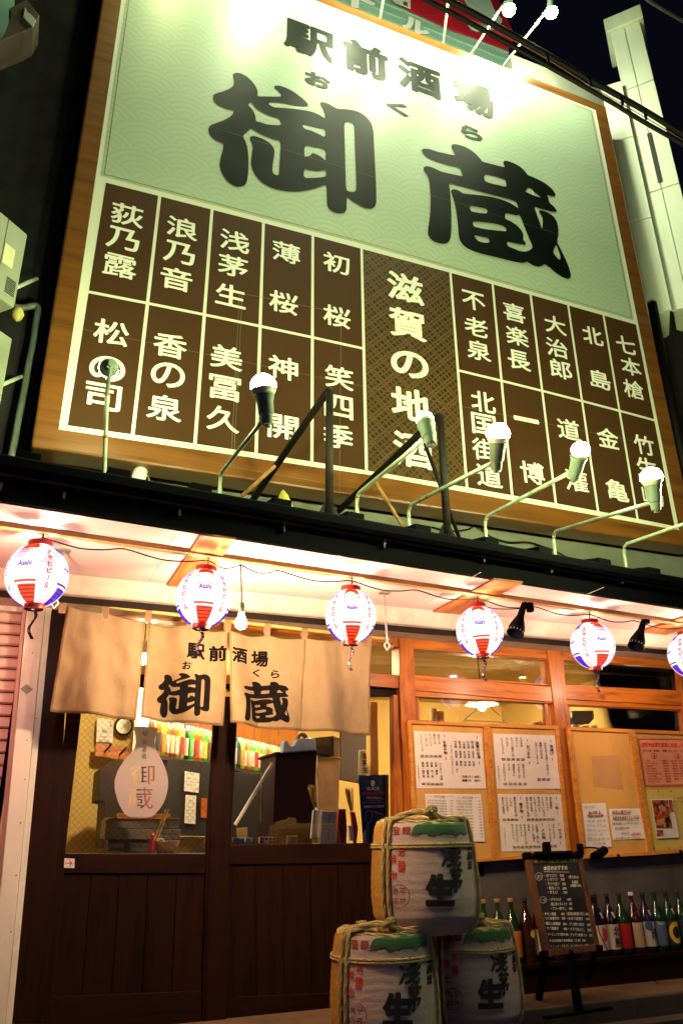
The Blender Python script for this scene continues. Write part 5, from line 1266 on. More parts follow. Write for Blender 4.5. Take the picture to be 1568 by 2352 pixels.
s6 = sheet(VK, [(762, 1042), (1098, 1035), (1152, 1362), (803, 1378)], M['paper'], 'notice', 'handwritten weekly offer notice with red underlines, lower middle on the right boards', 'notice', curl=.002)
pr = prt(VK, YP-.003)
for t, a, b, c, d, h in (('毎週火曜日は!?', 798, 1080, 1005, 1068, 40), ('御蔵名物 唐揚げフェアの日！', 808, 1138, 1095, 1125, 36), ('御蔵名物唐揚げ 3コ 300円 5コ 500円が…', 800, 1198, 1105, 1190, 24), ('最大２種類のお味で', 832, 1248, 990, 1244, 26), ('SOLD OUT!!', 902, 1304, 985, 1300, 22), ('※他の店舗でのお渡しはできません。', 838, 1358, 1112, 1348, 18)): pr.hline(t, a, b, c, d, h, .008)
pr.build('lettering', M['ink_soft'], s6)
pr = prt(VK, YP-.0035)
for a, b, c, d in ((800, 1094, 1003, 1084), (815, 1156, 1092, 1148), (1005, 1318, 1118, 1312)): pr.line(a, b, c, d, 7)
pr.hline('1人前 600〜', 1008, 1306, 1115, 1302, 22, .01)
pr.build('red_marks', M['red_ink'], s6)
M['peach'] = mat('peach printed paper', (.78, .36, .20), .5, var=.04, bmp=.02)
M['rednote'] = mat('brown red print', (.30, .05, .02), .6, bmp=0)
s7 = sheet(VK, [(1070, 275), (1640, 280), (1700, 790), (1152, 800)], M['peach'], 'poster', 'peach poster with red heading and price list, upper right on the right boards', 'poster', curl=.001)
pr = prt(VK)
def wline(x0, y0, x1, y1):
    n = 60
    for i in range(n):
        if i % 2: continue
        t, t2 = i/n, (i+1)/n; pr.line(x0+(x1-x0)*t, y0+(y1-y0)*t, x0+(x1-x0)*t2, y0+(y1-y0)*t2, 11)
wline(1074, 284, 1640, 288); wline(1156, 793, 1640, 786); wline(1078, 280, 1156, 795)
pr.line(1090, 292, 1640, 296, 3); pr.line(1092, 292, 1168, 780, 3); pr.line(1168, 780, 1640, 776, 3)
pr.hline('近江の食・地酒を、気軽に召し上がって頂けます', 1130, 410, 1640, 418, 26, .015)
for i, (a, b) in enumerate((('ふなずし', '1380円'), ('近江牛すじ煮込み', '680円'), ('山椒醤油煮', '450円'), ('本モロコ串焼き', '450円'), ('本モロコ天ぷら', '680円'), ('霜降り近江牛の炙り串', '450円'), ('ふなずし茶漬け', '780円'), ('近江牛すじ玉子とじ丼', '780円'), ('近江牛すじうどん', '780円'))):
    y = 521+i*28; w = len(a)*15.5; pr.hline(a, 1153+i*4.4, y, 1153+i*4.4+w, y+1, 18, .012); pr.hline(b, 1395+i*5-len(b)*14, y, 1397+i*5, y+1, 18, .012)
for i, t in enumerate(('荻乃露　浪乃音', '浅茅生　不老泉', '七本槍　松の司', '喜楽長　笑四季', '大治郎　薄桜　', '滋賀の地酒全て', '冷酒　グラス', '熱燗　１合　')): pr.hline(t, 1438+i*4.4, 521+i*28, 1570+i*4.4, 522+i*28, 18, .012)
pr.ring(1253, 472, 32, 30, 4); pr.text('食', [(1240, 458), (1266, 458), (1268, 488), (1242, 488)], False, .02); pr.ring(1505, 474, 32, 30, 4); pr.text('酒', [(1494, 460), (1520, 460), (1520, 490), (1494, 490)], False, .02)
pr.build('lettering', M['rednote'], s7)
pr = prt(VK); pr.hline('旅行や出張で滋賀にお越しの方へ', 1115, 345, 1640, 352, 52, .03); pr.build('heading', mat('bright red print', (.75, .09, .03), .5, bmp=0), s7)
M['yellow'] = mat('yellow poster paper', (.66, .54, .13), .55, var=.05, bmp=.05)
s8 = sheet(VK, [(1145, 838), (1640, 826), (1740, 1460), (1236, 1488)], M['yellow'], 'poster', 'yellow poster sheet with a pinned magazine page, lower right on the right boards', 'poster', curl=.002)
for x, y in ((1157, 855), (1298, 850), (1434, 848), (1190, 1062), (1218, 1260), (1254, 1468), (1415, 1466), (1536, 1455)): MB().ball(at(*VK(x, y), YP-.006), .0045, 8).build('pin', M['black_metal'], s8, smooth=True)
s9 = sheet(VK, [(1218, 935), (1452, 930), (1520, 1350), (1280, 1362)], M['paper'], 'magazine_page', 'magazine page with food photographs on the yellow poster', 'magazine page', Y=YP-.004, curl=.001)
def photo(name, quad, m, parent):
    q = MB(); q.closed = False; q.quad(*[at(*VK(*p), YP-.0085) for p in quad]); return q.build(name, m, parent)
def photomat(name, cs, sc):
    m, nt, bs = base(name); n = nd(nt, 'ShaderNodeTexVoronoi'); n.inputs['Scale'].default_value = sc; nt.links.new(coords(nt), n.inputs['Vector'])
    sp = nd(nt, 'ShaderNodeSeparateColor'); nt.links.new(n.outputs['Color'], sp.inputs[0]); nt.links.new(ramp(nt, sp.outputs[0], [(i/len(cs), c) for i, c in enumerate(cs)]), bs.inputs['Base Color']); bs.inputs['Roughness'].default_value = .4; return m
M['ph1'] = photomat('food photograph', [(.10, .02, .02), (.55, .10, .03), (.25, .06, .05), (.70, .30, .08), (.06, .03, .05)], 45)
photo('photograph', [(1228, 948), (1400, 945), (1450, 1245), (1275, 1250)], M['ph1'], s9); photo('photograph', [(1408, 945), (1445, 943), (1468, 1072), (1428, 1074)], M['ph1'], s9); photo('photograph', [(1278, 1272), (1348, 1268), (1352, 1330), (1284, 1334)], M['ph1'], s9)
pr = prt(VK, YP-.0087); pr.text('●', [(1330, 1010), (1375, 1008), (1385, 1070), (1335, 1072)], False, 0); pr.build('photo_subject', mat('orange food', (.85, .22, .03), .5, bmp=0), s9)
pr = prt(VK, YP-.0088)
for cx, cy, rx, ry in ((1300, 1190, 20, 32), (1325, 1180, 18, 34), (1350, 1172, 18, 34)): pr.disc(cx, cy, rx, ry)
pr.build('photo_subject', mat('fried food', (.65, .30, .07), .5, bmp=0), s9)
pr = prt(VK, YP-.0088); pr.disc(1400, 1160, 24, 28); pr.shape([(1388, 1185), (1412, 1185), (1418, 1240), (1384, 1242)]); pr.build('photo_subject', M['ink'], s9)
pr = prt(VK, YP-.006); pr.hline('Leafに', 1500, 925, 1560, 918, 30, .0); pr.hline('←', 1468, 962, 1500, 960, 18, .0); pr.hline('掲載', 1545, 965, 1600, 962, 26, .0); pr.build('lettering', M['ink_soft'], s8)
# worn spot on the third board
pr = prt(VK, YB-.0012); pr.shape([(575, 470), (870, 462), (925, 840), (605, 800)]); pr.build('faded_patch', mat('slightly darker paper trace', (.50, .28, .10), .75, var=.06, vs=5), None, label='faded rectangular trace on the bare third board', cat='stain')
for k in (1, 2): pass

# ================================================================== bottles
def bottle_prof(h=.385, r=.052):
    return [(.001, 0), (r*.9, .0), (r, .008), (r, h*.52), (r*.97, h*.57), (r*.72, h*.68), (r*.40, h*.78), (r*.29, h*.85), (r*.27, h*.95), (r*.33, h*.952), (r*.33, h*.985), (r*.2, h*.99)]
GL = {k: mat('bottle glass '+k, tuple(x*.6 for x in c), .08, var=.1, bmp=0, coat=.6, spec=.8) for k, c in dict(green=(.012, .06, .014), brown=(.055, .02, .012), black=(.012, .012, .02), purple=(.03, .012, .04), lime=(.20, .45, .06), amber=(.45, .12, .015), clear=(.30, .36, .28)).items()}
def backlit(name, c, t):
    m, nt, bs = base(name); bs.inputs['Base Color'].default_value = (*c, 1); bs.inputs['Roughness'].default_value = .12
    tl = nd(nt, 'ShaderNodeBsdfTranslucent'); tl.inputs[0].default_value = (*c, 1); ms = nd(nt, 'ShaderNodeMixShader'); ms.inputs[0].default_value = t
    nt.links.new(bs.outputs[0], ms.inputs[1]); nt.links.new(tl.outputs[0], ms.inputs[2]); nt.links.new(ms.outputs[0], nt.nodes['Material Output'].inputs[0]); return m
for k_, c_ in dict(green=(.12, .62, .10), lime=(.50, .85, .12), amber=(.90, .30, .03), brown=(.40, .14, .04), black=(.05, .06, .07), purple=(.12, .05, .16)).items(): GL['in_'+k_] = backlit('backlit bottle glass '+k_, c_, .7)
def labmat(c): return mat('bottle label', c, .5, var=.05, bmp=.02)
LB = {k: labmat(c) for k, c in dict(white=(.50, .46, .38), cream=(.46, .36, .20), red=(.40, .012, .01), blue=(.09, .13, .24), black=(.02, .02, .02), yellow=(.70, .52, .05), orange=(.65, .20, .03), pink=(.7, .3, .3), green=(.12, .35, .1)).items()}
CAPM = {k: mat('bottle cap '+k, c, .35, bmp=0) for k, c in dict(dark=(.03, .03, .04), white=(.75, .75, .72), gold=(.45, .28, .08), red=(.5, .05, .03), green=(.05, .3, .08)).items()}
_bm = {}
def bottle(loc, glass, lab, capc, face, label, cat='bottle', group=None, tagc=None, h=.385, r=.052, prints=None, seg_=20, glow=None):
    root = empty('sake_bottle', loc, label, cat, group)
    def shared(key, fn):
        if key in _bm:
            o = bpy.data.objects.new(key[0], _bm[key]); COL.objects.link(o); o.parent = root; return o
        q, mt, sm = fn(); o = q.build(key[0], mt, None, smooth=sm); 
        for v in o.data.vertices: v.co += o.location
        o.location = (0, 0, 0); o.parent = root; _bm[key] = o.data; return o
    shared(('glass_body', glass, h, r), lambda: (MB().lathe(bottle_prof(h, r), (0, 0, 0), seg_), GL[glass], .7))
    shared(('cap', capc, h, r), lambda: (MB().lathe([(r*.36, h*.945), (r*.38, h*.95), (r*.37, h*1.0), (.001, h*1.003)], (0, 0, 0), 14), CAPM[capc], .7))
    def arc(z0, z1, a0, a1, rr, n=10):
        q = MB(); q.closed = False
        for i in range(n+1):
            a = a0+(a1-a0)*i/n; q.v += [V(rr*math.sin(a), -rr*math.cos(a), z0), V(rr*math.sin(a), -rr*math.cos(a), z1)]
        for i in range(n): q.f.append([2*i, 2*i+2, 2*i+3, 2*i+1]); q.m.append(0)
        return q
    if lab: shared(('label', lab, h, r), lambda: (arc(h*.10, h*.50, -1.15, 1.15, r+.0012, 14), LB[lab], True))
    if tagc:
        def tg():
            q = MB(); q.closed = False
            f = lambda u, v: V((r*.62+.004)*math.sin(.25+u), -(r*.80-.012*(v-.5)+.004)*math.cos(.25+u)*.9-.004, h*(.60+.10*v))
            pts_ = [f(-.15+.0, 0), f(.35, .05), f(.05, 1), f(-.45, .95)]; q.quad(*pts_); return q, LB[tagc], False
        shared(('neck_tag', tagc, h, r), tg)
    root.rotation_euler.z = face
    if prints:
        for ch, m, box, vert, bo in prints:
            (a0, a1), (z0, z1) = box
            vs, fs = layout(ch, vert, bo); vs, fs = gridcut(vs, fs, .2)
            q = MB(); q.closed = False; q.add([V((r+.0026)*math.sin(a0+(a1-a0)*u), -(r+.0026)*math.cos(a0+(a1-a0)*u), h*(z0+(z1-z0)*v)) for u, v in vs], fs)
            q2 = q.build('print', m, None); 
            for v in q2.data.vertices: v.co += q2.location
            q2.location = (0, 0, 0); q2.parent = root
    return root
VE = View(2050, 3350, 2731)
LEDY = -.10
zl = at(*VE(860, 1100), LEDY-.05).z
print('ledge z', zl)
LZ = zl
sh = empty('bottle_ledge', V(4, LEDY, 0), 'low wooden ledge along the wall carrying the outside bottles', 'ledge')
MB().box((2.45, -.19, LZ-.03), (9, -.0, LZ)).build('board', M['wood_d'], sh, bevel=.004)
MB().box((2.45, -.165, -.0), (9, -.14, LZ-.03)).build('front_board', M['wood_d'], sh)
INKR, INKB = M['red_ink'], M['ink']
SUN = mat('gold wreath print', (.75, .5, .04), .5, bmp=0)
outs = [  # base x (VE px), glass, label, cap, tag, text label, prints
 (865, 'brown', 'white', 'dark', 'white', 'brown bottle with a red disc on its white label, first right of the blackboard', [('●', INKR, ((-.75, .65), (.24, .46)), False, .02)]),
 (978, 'black', 'white', 'dark', 'white', 'dark bottle with large brushed characters on white, second right of the blackboard', [('北島', INKB, ((-.35, .75), (.13, .47)), True, .02)]),
 (1092, 'green', 'red', 'dark', None, 'green bottle with a plain red label', None),
 (1205, 'brown', 'cream', 'white', 'red', 'brown bottle with white cap, red neck tag and red characters on cream', [('酒開', INKR, ((.2, 1.0), (.14, .42)), True, .01)]),
 (1312, 'purple', 'white', 'dark', 'white', 'purple black bottle with blue disc and black character on white', [('●', mat('navy print', (.03, .07, .2), .5, bmp=0), ((-.95, .1), (.36, .52)), False, .02), ('晴', INKB, ((-.2, .95), (.2, .40)), False, .02)]),
 (1420, 'green', 'blue', 'dark', None, 'green bottle with a plain blue label', [('純米酒', M['white_ink'], ((-.7, .3), (.44, .48)), False, .0)]),
 (1528, 'green', 'black', 'dark', 'yellow', 'green bottle with a golden wreath on black', [('○', SUN, ((-1.0, 1.0), (.12, .48)), False, .05)]),
 (1640, 'green', 'black', 'dark', 'yellow', 'green bottle with yellow tag cut by the picture edge', None)]
for x, g_, l_, c_, t_, lb_, pp in outs:
    P = at(*VE(x, 1100-(x-860)*.115), LEDY-.05); bottle(V(P.x, LEDY, LZ), g_, l_, c_, -.1+.1*(x % 3), lb_, group='empty sake bottles on the outside ledge', tagc=t_, prints=pp)
V4 = View(1366, 3024, 2731)
for x, g_, l_, c_, t_, lb_, pp in ((648, 'green', 'cream', 'gold', None, 'green bottle just right of the top barrel, first in the ledge row', None), (712, 'green', 'white', 'gold', None, 'green bottle above the right barrel, second in the ledge row', None),
        (774, 'lime' if 0 else 'green', 'orange', 'gold', None, 'green bottle above the right barrel, third in the ledge row', None), (838, 'brown', None, 'dark', None, 'brown bottle with a round gold emblem, fourth in the ledge row', [('●', SUN, ((-.1, .65), (.38, .50)), False, .03)]),
        (893, 'brown', 'white', 'dark', 'white', 'brown bottle with long white label half behind the blackboard', None), (965, 'brown', 'white', 'dark', None, 'bottle hidden behind the blackboard with only its white label foot showing', None), (1035, 'black', 'white', 'dark', None, 'bottle behind the middle of the blackboard', None), (1150, 'black', 'white', 'dark', None, 'bottle at the right edge of the blackboard', None)):
    lo, hi = 2.0, 6.0; zt_ = LZ+.37; tx = V4(x, 0)[0]
    for _ in range(40):
        m_ = (lo+hi)/2; d = V(m_, LEDY, zt_)-O; px = 784+F*d.dot(R_)/d.dot(_f)
        if px < tx: lo = m_
        else: hi = m_
    bottle(V(lo, LEDY, LZ), g_, l_, c_, -.1, lb_, group='empty sake bottles on the outside ledge', tagc=t_, prints=pp)

# ================================================================== sake barrels
VZ = View(1430, 3200, 1930)
M['mat_w'] = mat('woven white barrel mat', (.47, .39, .38), .85, var=.10, vs=8, bmp=.6, bs_=60, stretch=(1, 1, 9), bands=1350)
M['mat_y'] = mat('woven straw mat', (.46, .26, .035), .85, var=.2, vs=8, bmp=.9, bs_=40, stretch=(1, 1, 9), bands=1100)
M['rope'] = mat('straw rope', (.42, .35, .14), .85, var=.3, vs=40, bmp=.8, bs_=200)
M['barrel_red'] = mat('brown red print on mat', (.22, .035, .025), .8, bmp=0); M['barrel_green'] = mat('pine green print', (.02, .10, .03), .8, var=.3, vs=20, bmp=.2)
M['barrel_bright'] = mat('red print on mat', (.50, .035, .02), .8, bmp=0)
def rope(mb, path, R, tw=18.0, n=5, strands=3, sub=None):
    """twisted strands along a path"""
    P = [Vector(p) for p in path]; D = [0]
    for i in range(1, len(P)): D.append(D[-1]+(P[i]-P[i-1]).length)
    N = max(8, int(D[-1]/(R*.9))) if sub is None else sub; fine = []
    j = 0
    for i in range(N+1):
        s_ = D[-1]*i/N
        while j < len(P)-2 and D[j+1] < s_: j += 1
        t = (s_-D[j])/max(1e-6, D[j+1]-D[j]); fine.append(P[j].lerp(P[j+1], t))
    a = V(.3, .5, .8)
    rings = [[] for _ in range(strands)]
    for i in range(N+1):
        t = (fine[min(i+1, N)]-fine[max(0, i-1)]).normalized(); a = (a-t*a.dot(t)).normalized(); b = t.cross(a)
        for k in range(strands):
            q = 2*math.pi*k/strands + D[-1]*i/N/R/3.2
            rings[k].append(fine[i]+(a*math.cos(q)+b*math.sin(q))*R*.52)
    for k in range(strands): mb.tube(rings[k], R*.55, n)
    return mb
BY = -.92; BC = at(972, 2010, BY); BR = 121*depth(BC)/F
ztop = at(972, 1893, BY-BR*.9).z; zbot = at(972, 2152, BY-BR*.75).z
print('barrel', BC, BR, ztop, zbot)
BH = ztop-zbot+.01
def brad(t):      # t 0..1
    t = max(0, min(1, t)); pts_ = [(0, .78), (.05, .86), (.15, .965), (.30, 1.0), (.5, .995), (.75, .96), (.93, .915), (.975, .895), (1, .86)]
    for i in range(len(pts_)-1):
        if t <= pts_[i+1][0]: a, b = pts_[i], pts_[i+1]; u = (t-a[0])/(b[0]-a[0]); return BR*(a[1]+(b[1]-a[1])*u)
    return BR*.86
BASE = V(BC.x, BY, zbot)
def bhit(x, y, off=0.0):
    d = ray(x, y); r = BR
    for _ in range(12):
        a = d.x**2+d.y**2; ox, oy = O.x-BASE.x, O.y-BASE.y; b = 2*(ox*d.x+oy*d.y); c = ox*ox+oy*oy-(r+off)**2; disc = max(0, b*b-4*a*c)
        t = (-b-math.sqrt(disc))/(2*a); P = O+d*t; r = brad((P.z-zbot)/BH)
    return P
azl = (lambda P: math.atan2(P.x-BASE.x, -(P.y-BASE.y)))(bhit(*VZ(350, 900))); azr = (lambda P: math.atan2(P.x-BASE.x, -(P.y-BASE.y)))(bhit(*VZ(1455, 900)))
print('az', azl, azr)
def make_barrel():
    r = empty('sake_barrel', BASE)
    na, nh = 72, 40; q = MB(); prof = [(brad(i/nh), i/nh*BH) for i in range(nh+1)]
    for rr, h in prof:
        for j in range(na):
            a = 2*math.pi*j/na; w = 1+.004*math.sin(h*150)+.004*mnoise.noise(V(a*3, h*12, 2)); q.v.append(BASE+V(rr*w*math.sin(a), -rr*w*math.cos(a), h))
    for i in range(nh):
        for j in range(na):
            a = 2*math.pi*(j+.5)/na; a = (a+math.pi) % (2*math.pi)-math.pi
            q.f.append([i*na+j, i*na+(j+1) % na, (i+1)*na+(j+1) % na, (i+1)*na+j]); q.m.append(0 if azl < a < azr+.25 else 1)
    q.f.append([nh*na+j for j in range(na)]); q.m.append(1); q.f.append([j for j in reversed(range(na))]); q.m.append(1)
    q.build('woven_wrap', [M['mat_w'], M['mat_y']], r, smooth=.8)
    def surf(vw): return lambda x, y: bhit(*vw(x, y), .004)
    def bp(items, m, nm='lettering', cut=30):
        p = MB(); p.closed = False
        for ch, x0, y0, x1, y1, bo in items:
            vs, fs, bx = glyph(ch, bo); vs = [((x-bx[0])/(bx[2]-bx[0]), (y-bx[1])/(bx[3]-bx[1])) for x, y in vs]
            w = [(x0+(x1-x0)*u, y1+(y0-y1)*v) for u, v in vs]; w, f2 = gridcut(w, fs, cut)
            p.add([bhit(*VZ(x, y), .004) for x, y in w], f2)
        p.build(nm, m, r)
    bp([('登', 435, 335, 530, 440, .03), ('録', 555, 332, 665, 438, .03)], M['barrel_red'])
    bp([('芳', 500, 580, 592, 705, .02), ('醇', 505, 755, 597, 905, .02), ('無', 395, 683, 487, 800, .02), ('比', 393, 885, 490, 998, .03)], M['barrel_bright'])
    bp([('商', 433, 1105, 510, 1195, .0), ('平', 525, 1105, 605, 1200, .0), ('店', 435, 1225, 510, 1310, .0), ('井', 525, 1225, 605, 1310, .0)], M['barrel_red'])
    p = Print(lambda x, y: bhit(*VZ(x, y), .004)); p.ring(522, 1210, 130, 150, 8, n=48); p.build('stamp_ring', M['barrel_red'], r)
    bp([('淺', 1040, 525, 1300, 850, .03), ('茅', 1150, 840, 1315, 1165, .035), ('生', 850, 925, 1218, 1335, .065)], M['ink'])
    bp([('本', 1372, 550, 1432, 640, .05), ('醸', 1374, 650, 1434, 750, .04), ('造', 1378, 760, 1436, 868, .05)], M['ink'])
    tree = [(675,445),(680,400),(700,340),(745,305),(800,300),(830,290),(870,278),(920,280),(945,295),(985,300),(1025,290),(1060,278),(1110,276),(1150,290),(1190,295),(1230,278),(1290,280),(1330,300),(1360,350),(1366,440),(1330,420),(1290,400),(1262,440),(1230,455),(1190,425),(1130,410),(1080,415),(1050,435),(990,425),(930,450),(890,450),(880,420),(840,405),(790,415),(740,432)]
    vs, fs = fill2d(tree, (), 1); vs, fs = gridcut(vs, fs, 30); p = MB(); p.closed = False; p.add([bhit(*VZ(x, y), .004) for x, y in vs], fs); p.build('pine_print', M['barrel_green'], r)
    p = Print(lambda x, y: bhit(*VZ(x, y), .0055)); br = [(655, 448), (700, 458), (745, 462), (785, 425), (830, 440), (870, 412), (905, 440), (940, 470), (985, 440), (1030, 452), (1060, 425), (1100, 405), (1140, 440), (1175, 430), (1210, 455), (1250, 470), (1270, 410), (1310, 430), (1345, 455)]
    for a, b in zip(br, br[1:]): p.line(*a, *b, 7)
    for a, b in (((870, 412), (890, 460)), ((1100, 405), (1120, 460)), ((985, 440), (960, 480)), ((785, 425), (770, 470))): p.line(*a, *b, 5)
    p.build('branch_print', M['ink'], r)
    # ropes
    def ring_path(t, off, n=60, wob=.0): return [BASE+V((brad(t)+off)*math.sin(a), -(brad(t)+off)*math.cos(a), t*BH+wob*math.sin(a*5)) for a in [2*math.pi*i/n for i in range(n+1)]]
    q = MB(); rope(q, ring_path(1.0, -.012, 60, .004), .0135); rope(q, [p+V(0, 0, .014) for p in ring_path(.99, -.035, 60, .006)], .012); q.build('rim_rope', M['rope'], r)
    q = MB(); rope(q, ring_path(.80, .006), .006); rope(q, ring_path(.775, .006), .006); q.build('waist_cord', M['rope'], r)
    for az, off in ((azl-.035, 0), (azl+.10, 0), (azr+.06, 0), (azr+math.pi-.6, 0), (azl-math.pi+.5, 0)):
        q = MB(); rope(q, [BASE+V((brad(t)+.012)*math.sin(az), -(brad(t)+.012)*math.cos(az), t*BH+(.02 if t == 1 else 0)) for t in [i/16 for i in range(17)]]+[BASE+V(BR*.6*math.sin(az), -BR*.6*math.cos(az), BH+.03)], .0105); q.build('side_rope', M['rope'], r)
    q = MB(); rnd = random.Random(3)
    for k in range(16):
        a0 = rnd.uniform(0, 6.28); a1 = a0+rnd.uniform(1.6, 4.2); r0, r1 = BR*rnd.uniform(.5, .86), BR*rnd.uniform(.4, .86)
        A_, B_ = V(r0*math.sin(a0), -r0*math.cos(a0), BH+.008), V(r1*math.sin(a1), -r1*math.cos(a1), BH+.008); m_ = A_.lerp(B_, .5)+V(rnd.uniform(-.03, .03), rnd.uniform(-.03, .03), .022)
        rope(q, [BASE+A_, BASE+A_.lerp(m_, .5)+V(0, 0, .006), BASE+m_, BASE+m_.lerp(B_, .5)+V(0, 0, .006), BASE+B_], .008)
    q.build('top_cord', M['rope'], r)
    q = MB(); az = -.05
    arch = []
    for i in range(20):
        u = i/19; a = azl*.9+(azr-azl)*.95*u; rr = BR*(.86-.10*math.sin(math.pi*u)); arch.append(BASE+V(rr*math.sin(a), -rr*math.cos(a), BH+.018+.035*math.sin(math.pi*min(1, u*1.6))*(1 if u < .62 else .6)))
    rope(q, arch, .016); c = arch[9]; rope(q, [c+V(-.04, 0, 0), c+V(-.01, -.02, .03), c+V(.03, 0, .03), c+V(.035, .02, 0), c+V(0, .02, -.01)], .015); q.build('lid_rope', M['rope'], r)
    # scuffed knot fringe at the back lid
    return r
bar0 = make_barrel(); GB = 'wrapped sake barrels stacked in a pyramid'
tag(bar0, 'straw wrapped sake barrel on top of the other two, under the menu boards', 'barrel', GB)
PZ = -.13
def place_barrel(cx, edge, Yc, zt_, label, rot):
    c = copy_tree(bar0); P = at(cx, 2250, Yc); sc = edge*depth(P)/F/BR; print('scale', sc)
    c.location = V(P.x, Yc, zt_-BH*sc); c.scale = (sc, sc, sc); c.rotation_euler.z = rot; tag(c, label, 'barrel', GB)
    MB().box((P.x-.26, Yc-.24, PZ), (P.x+.26, Yc+.24, zt_-BH*sc)).build('crate', M['wood_d'], None, label='low dark crate under the '+('left' if rot < 0 or cx < 900 else 'right')+' lower barrel', cat='crate', group='low crates under the barrels')
    return c
zt2 = zbot-.012
place_barrel(880, 123, -.93, zt2+.03, 'straw wrapped sake barrel at the lower left of the pyramid', .0)
place_barrel(1082, 109, -.66, zt2-.0, 'straw wrapped sake barrel at the lower right of the pyramid, beside the blackboard', .03)

# ================================================================== blackboard on easel
bl = at(*VE(300, 1050), -.62); brr = at(*VE(790, 1005), -.62); tl = at(*VE(135, 160), -.44)
EN = (brr-bl).cross(tl-bl).normalized()
if EN.y > 0: EN = -EN
def eb(x, y, off=0.0): return atp(*VE(x, y), bl+EN*off, EN)
ES = empty('menu_easel', V(bl.x+.15, -.6, 0), 'black menu board with chalk writing on a dark easel with clip lamp', 'easel')
def eslab(name, pts_, o0, t, m, bev=.002):
    return MB().prism([eb(x, y, o0) for x, y in pts_], -EN*t).build(name, m, ES, bevel=bev)
eslab('blackboard', [(165, 178), (605, 168), (778, 1005), (318, 1052)], .0, .012, mat('chalkboard black', (.010, .010, .014), .45, var=.3, vs=5, dirt=(.03, .03, .035)))
wf = wood('worn brown easel wood', (.11, .042, .014), (.05, .018, .007), .5, 'z')
eslab('frame', [(120, 180), (170, 180), (345, 1055), (292, 1065)], .008, .03, wf); eslab('frame', [(600, 168), (635, 168), (800, 1000), (762, 1008)], .008, .03, wf)
eslab('frame', [(120, 145), (630, 132), (638, 170), (126, 184)], .009, .028, M['wood_d']); eslab('frame', [(300, 1030), (792, 985), (800, 1040), (318, 1098)], .012, .034, wf)
eslab('tray', [(208, 128), (548, 120), (550, 150), (212, 160)], .04, .03, M['black_metal']); eslab('upper_post', [(286, 40), (345, 38), (355, 125), (292, 128)], .0, .03, M['black_metal'])
for c in ((140, 165), (618, 152), (300, 1070), (800, 1020)): eslab('corner_cap', [(c[0]-36, c[1]-30), (c[0]+30, c[1]-32), (c[0]+34, c[1]+32), (c[0]-30, c[1]+34)], .014, .036, M['black_metal'], .004)
def leg(a, b, ya, yb, r): 
    A_, B_ = at(*VE(*a), ya), at(*VE(*b), yb); return MB().tube([A_, B_], r, 4).build('leg', M['black_metal'], ES)
fl_ = at(*VE(605, 1600), -.76); fl2 = at(*VE(240, 1490), -.36)
leg((525, 1050), (605, 1600), -.62, -.76, .026); leg((305, 1050), (240, 1490), -.6, -.36, .024); leg((770, 1000), (690, 1300), -.6, -.36, .02)
MB().prism([at(*VE(*p), -.78) for p in ((300, 1655), (920, 1562), (922, 1585), (305, 1682))], (0, .03, 0)).build('foot_bar', M['black_metal'], ES)
CH = mat('chalk marker white', (.62, .60, .52), .8, bmp=0); CHY = mat('chalk marker yellow', (.45, .50, .08), .8, bmp=0)
pr = Print(lambda x, y: eb(x, y, .0015)); pr.hline('２階にもゆっくりお座り頂けるお席ございます。', 185, 222, 602, 212, 34, .01); pr.build('lettering', CHY, ES)
pr = Print(lambda x, y: eb(x, y, .0015))
pr.hline('本日のおすすめ', 282, 285, 502, 278, 44, .03); pr.line(283, 316, 522, 320, 4)
pr.ring(240, 360, 34, 36, 3); pr.text('造り', [(220, 345), (262, 342), (264, 378), (222, 380)], False, .0); pr.ring(280, 575, 32, 32, 3); pr.text('一品', [(262, 562), (300, 560), (302, 590), (264, 592)], False, .0)
for t, a, b, c, d in (('・赤マグロ　900', 290, 352, 468, 350), ('・シマアジ　700', 298, 390, 475, 386), ('・サワラ造り　700', 306, 428, 485, 428), ('・剣先イカ　680', 314, 466, 493, 468), ('・甘えび　　700', 320, 505, 500, 506), ('・盛り合わせ', 508, 362, 605, 368), ('1480', 545, 410, 600, 412), ('(2種盛 980)', 530, 445, 628, 445),
  ('・げそわさ　　480', 330, 572, 535, 570), ('・富山湾ホタルイカ　480', 340, 615, 545, 610), ('・アユ一夜干し　480', 350, 655, 546, 655), ('・チキン南蛮　　480', 275, 705, 475, 704), ('・肌海老唐揚げ出し460', 488, 702, 698, 704), ('・つくね巻きの　380', 283, 745, 480, 745), ('・せせり塩焼き　400', 495, 746, 705, 750),
  ('・鶏むん串唐揚　400', 290, 790, 492, 797), ('・ブリ照り焼き　480', 502, 798, 715, 805), ('・サバ塩焼き　　400', 298, 835, 498, 842), ('・イクラおろし　500', 508, 842, 720, 855), ('・サーモンハラス焼き 480', 308, 893, 508, 893), ('・アツアツ角煮コロ　580', 515, 897, 730, 900), ('・手羽先唐揚げ甘辛醤油（２本）380', 320, 952, 670, 947), ('・クリームチーズ天ぷら（メープルシロップ添え）450', 330, 1003, 750, 992)):
    pr.hline(t, a, b, c, d, 30 if len(t) < 16 else 26, .012)
pr.build('lettering', CH, ES)
ecl = empty('clip_lamp', eb(620, 110, .03), 'black clip lamp on a bent arm at the upper right corner of the blackboard', 'lamp')
MB().box(eb(620, 110, .03)-V(.02, .015, .035), eb(620, 110, .03)+V(.02, .015, .035)).build('clamp', M['black_metal'], ecl, bevel=.006)
MB().tube([eb(620, 110, .03), eb(650, 98, .04), eb(700, 92, .06), eb(760, 96, .07), eb(805, 112, .08)], .005, 8).build('arm', M['black_metal'], ecl, smooth=True)
sA, sB = eb(850, 110, .08), eb(755, 190, .10); dA = (sB-sA).normalized(); Ls = (sB-sA).length
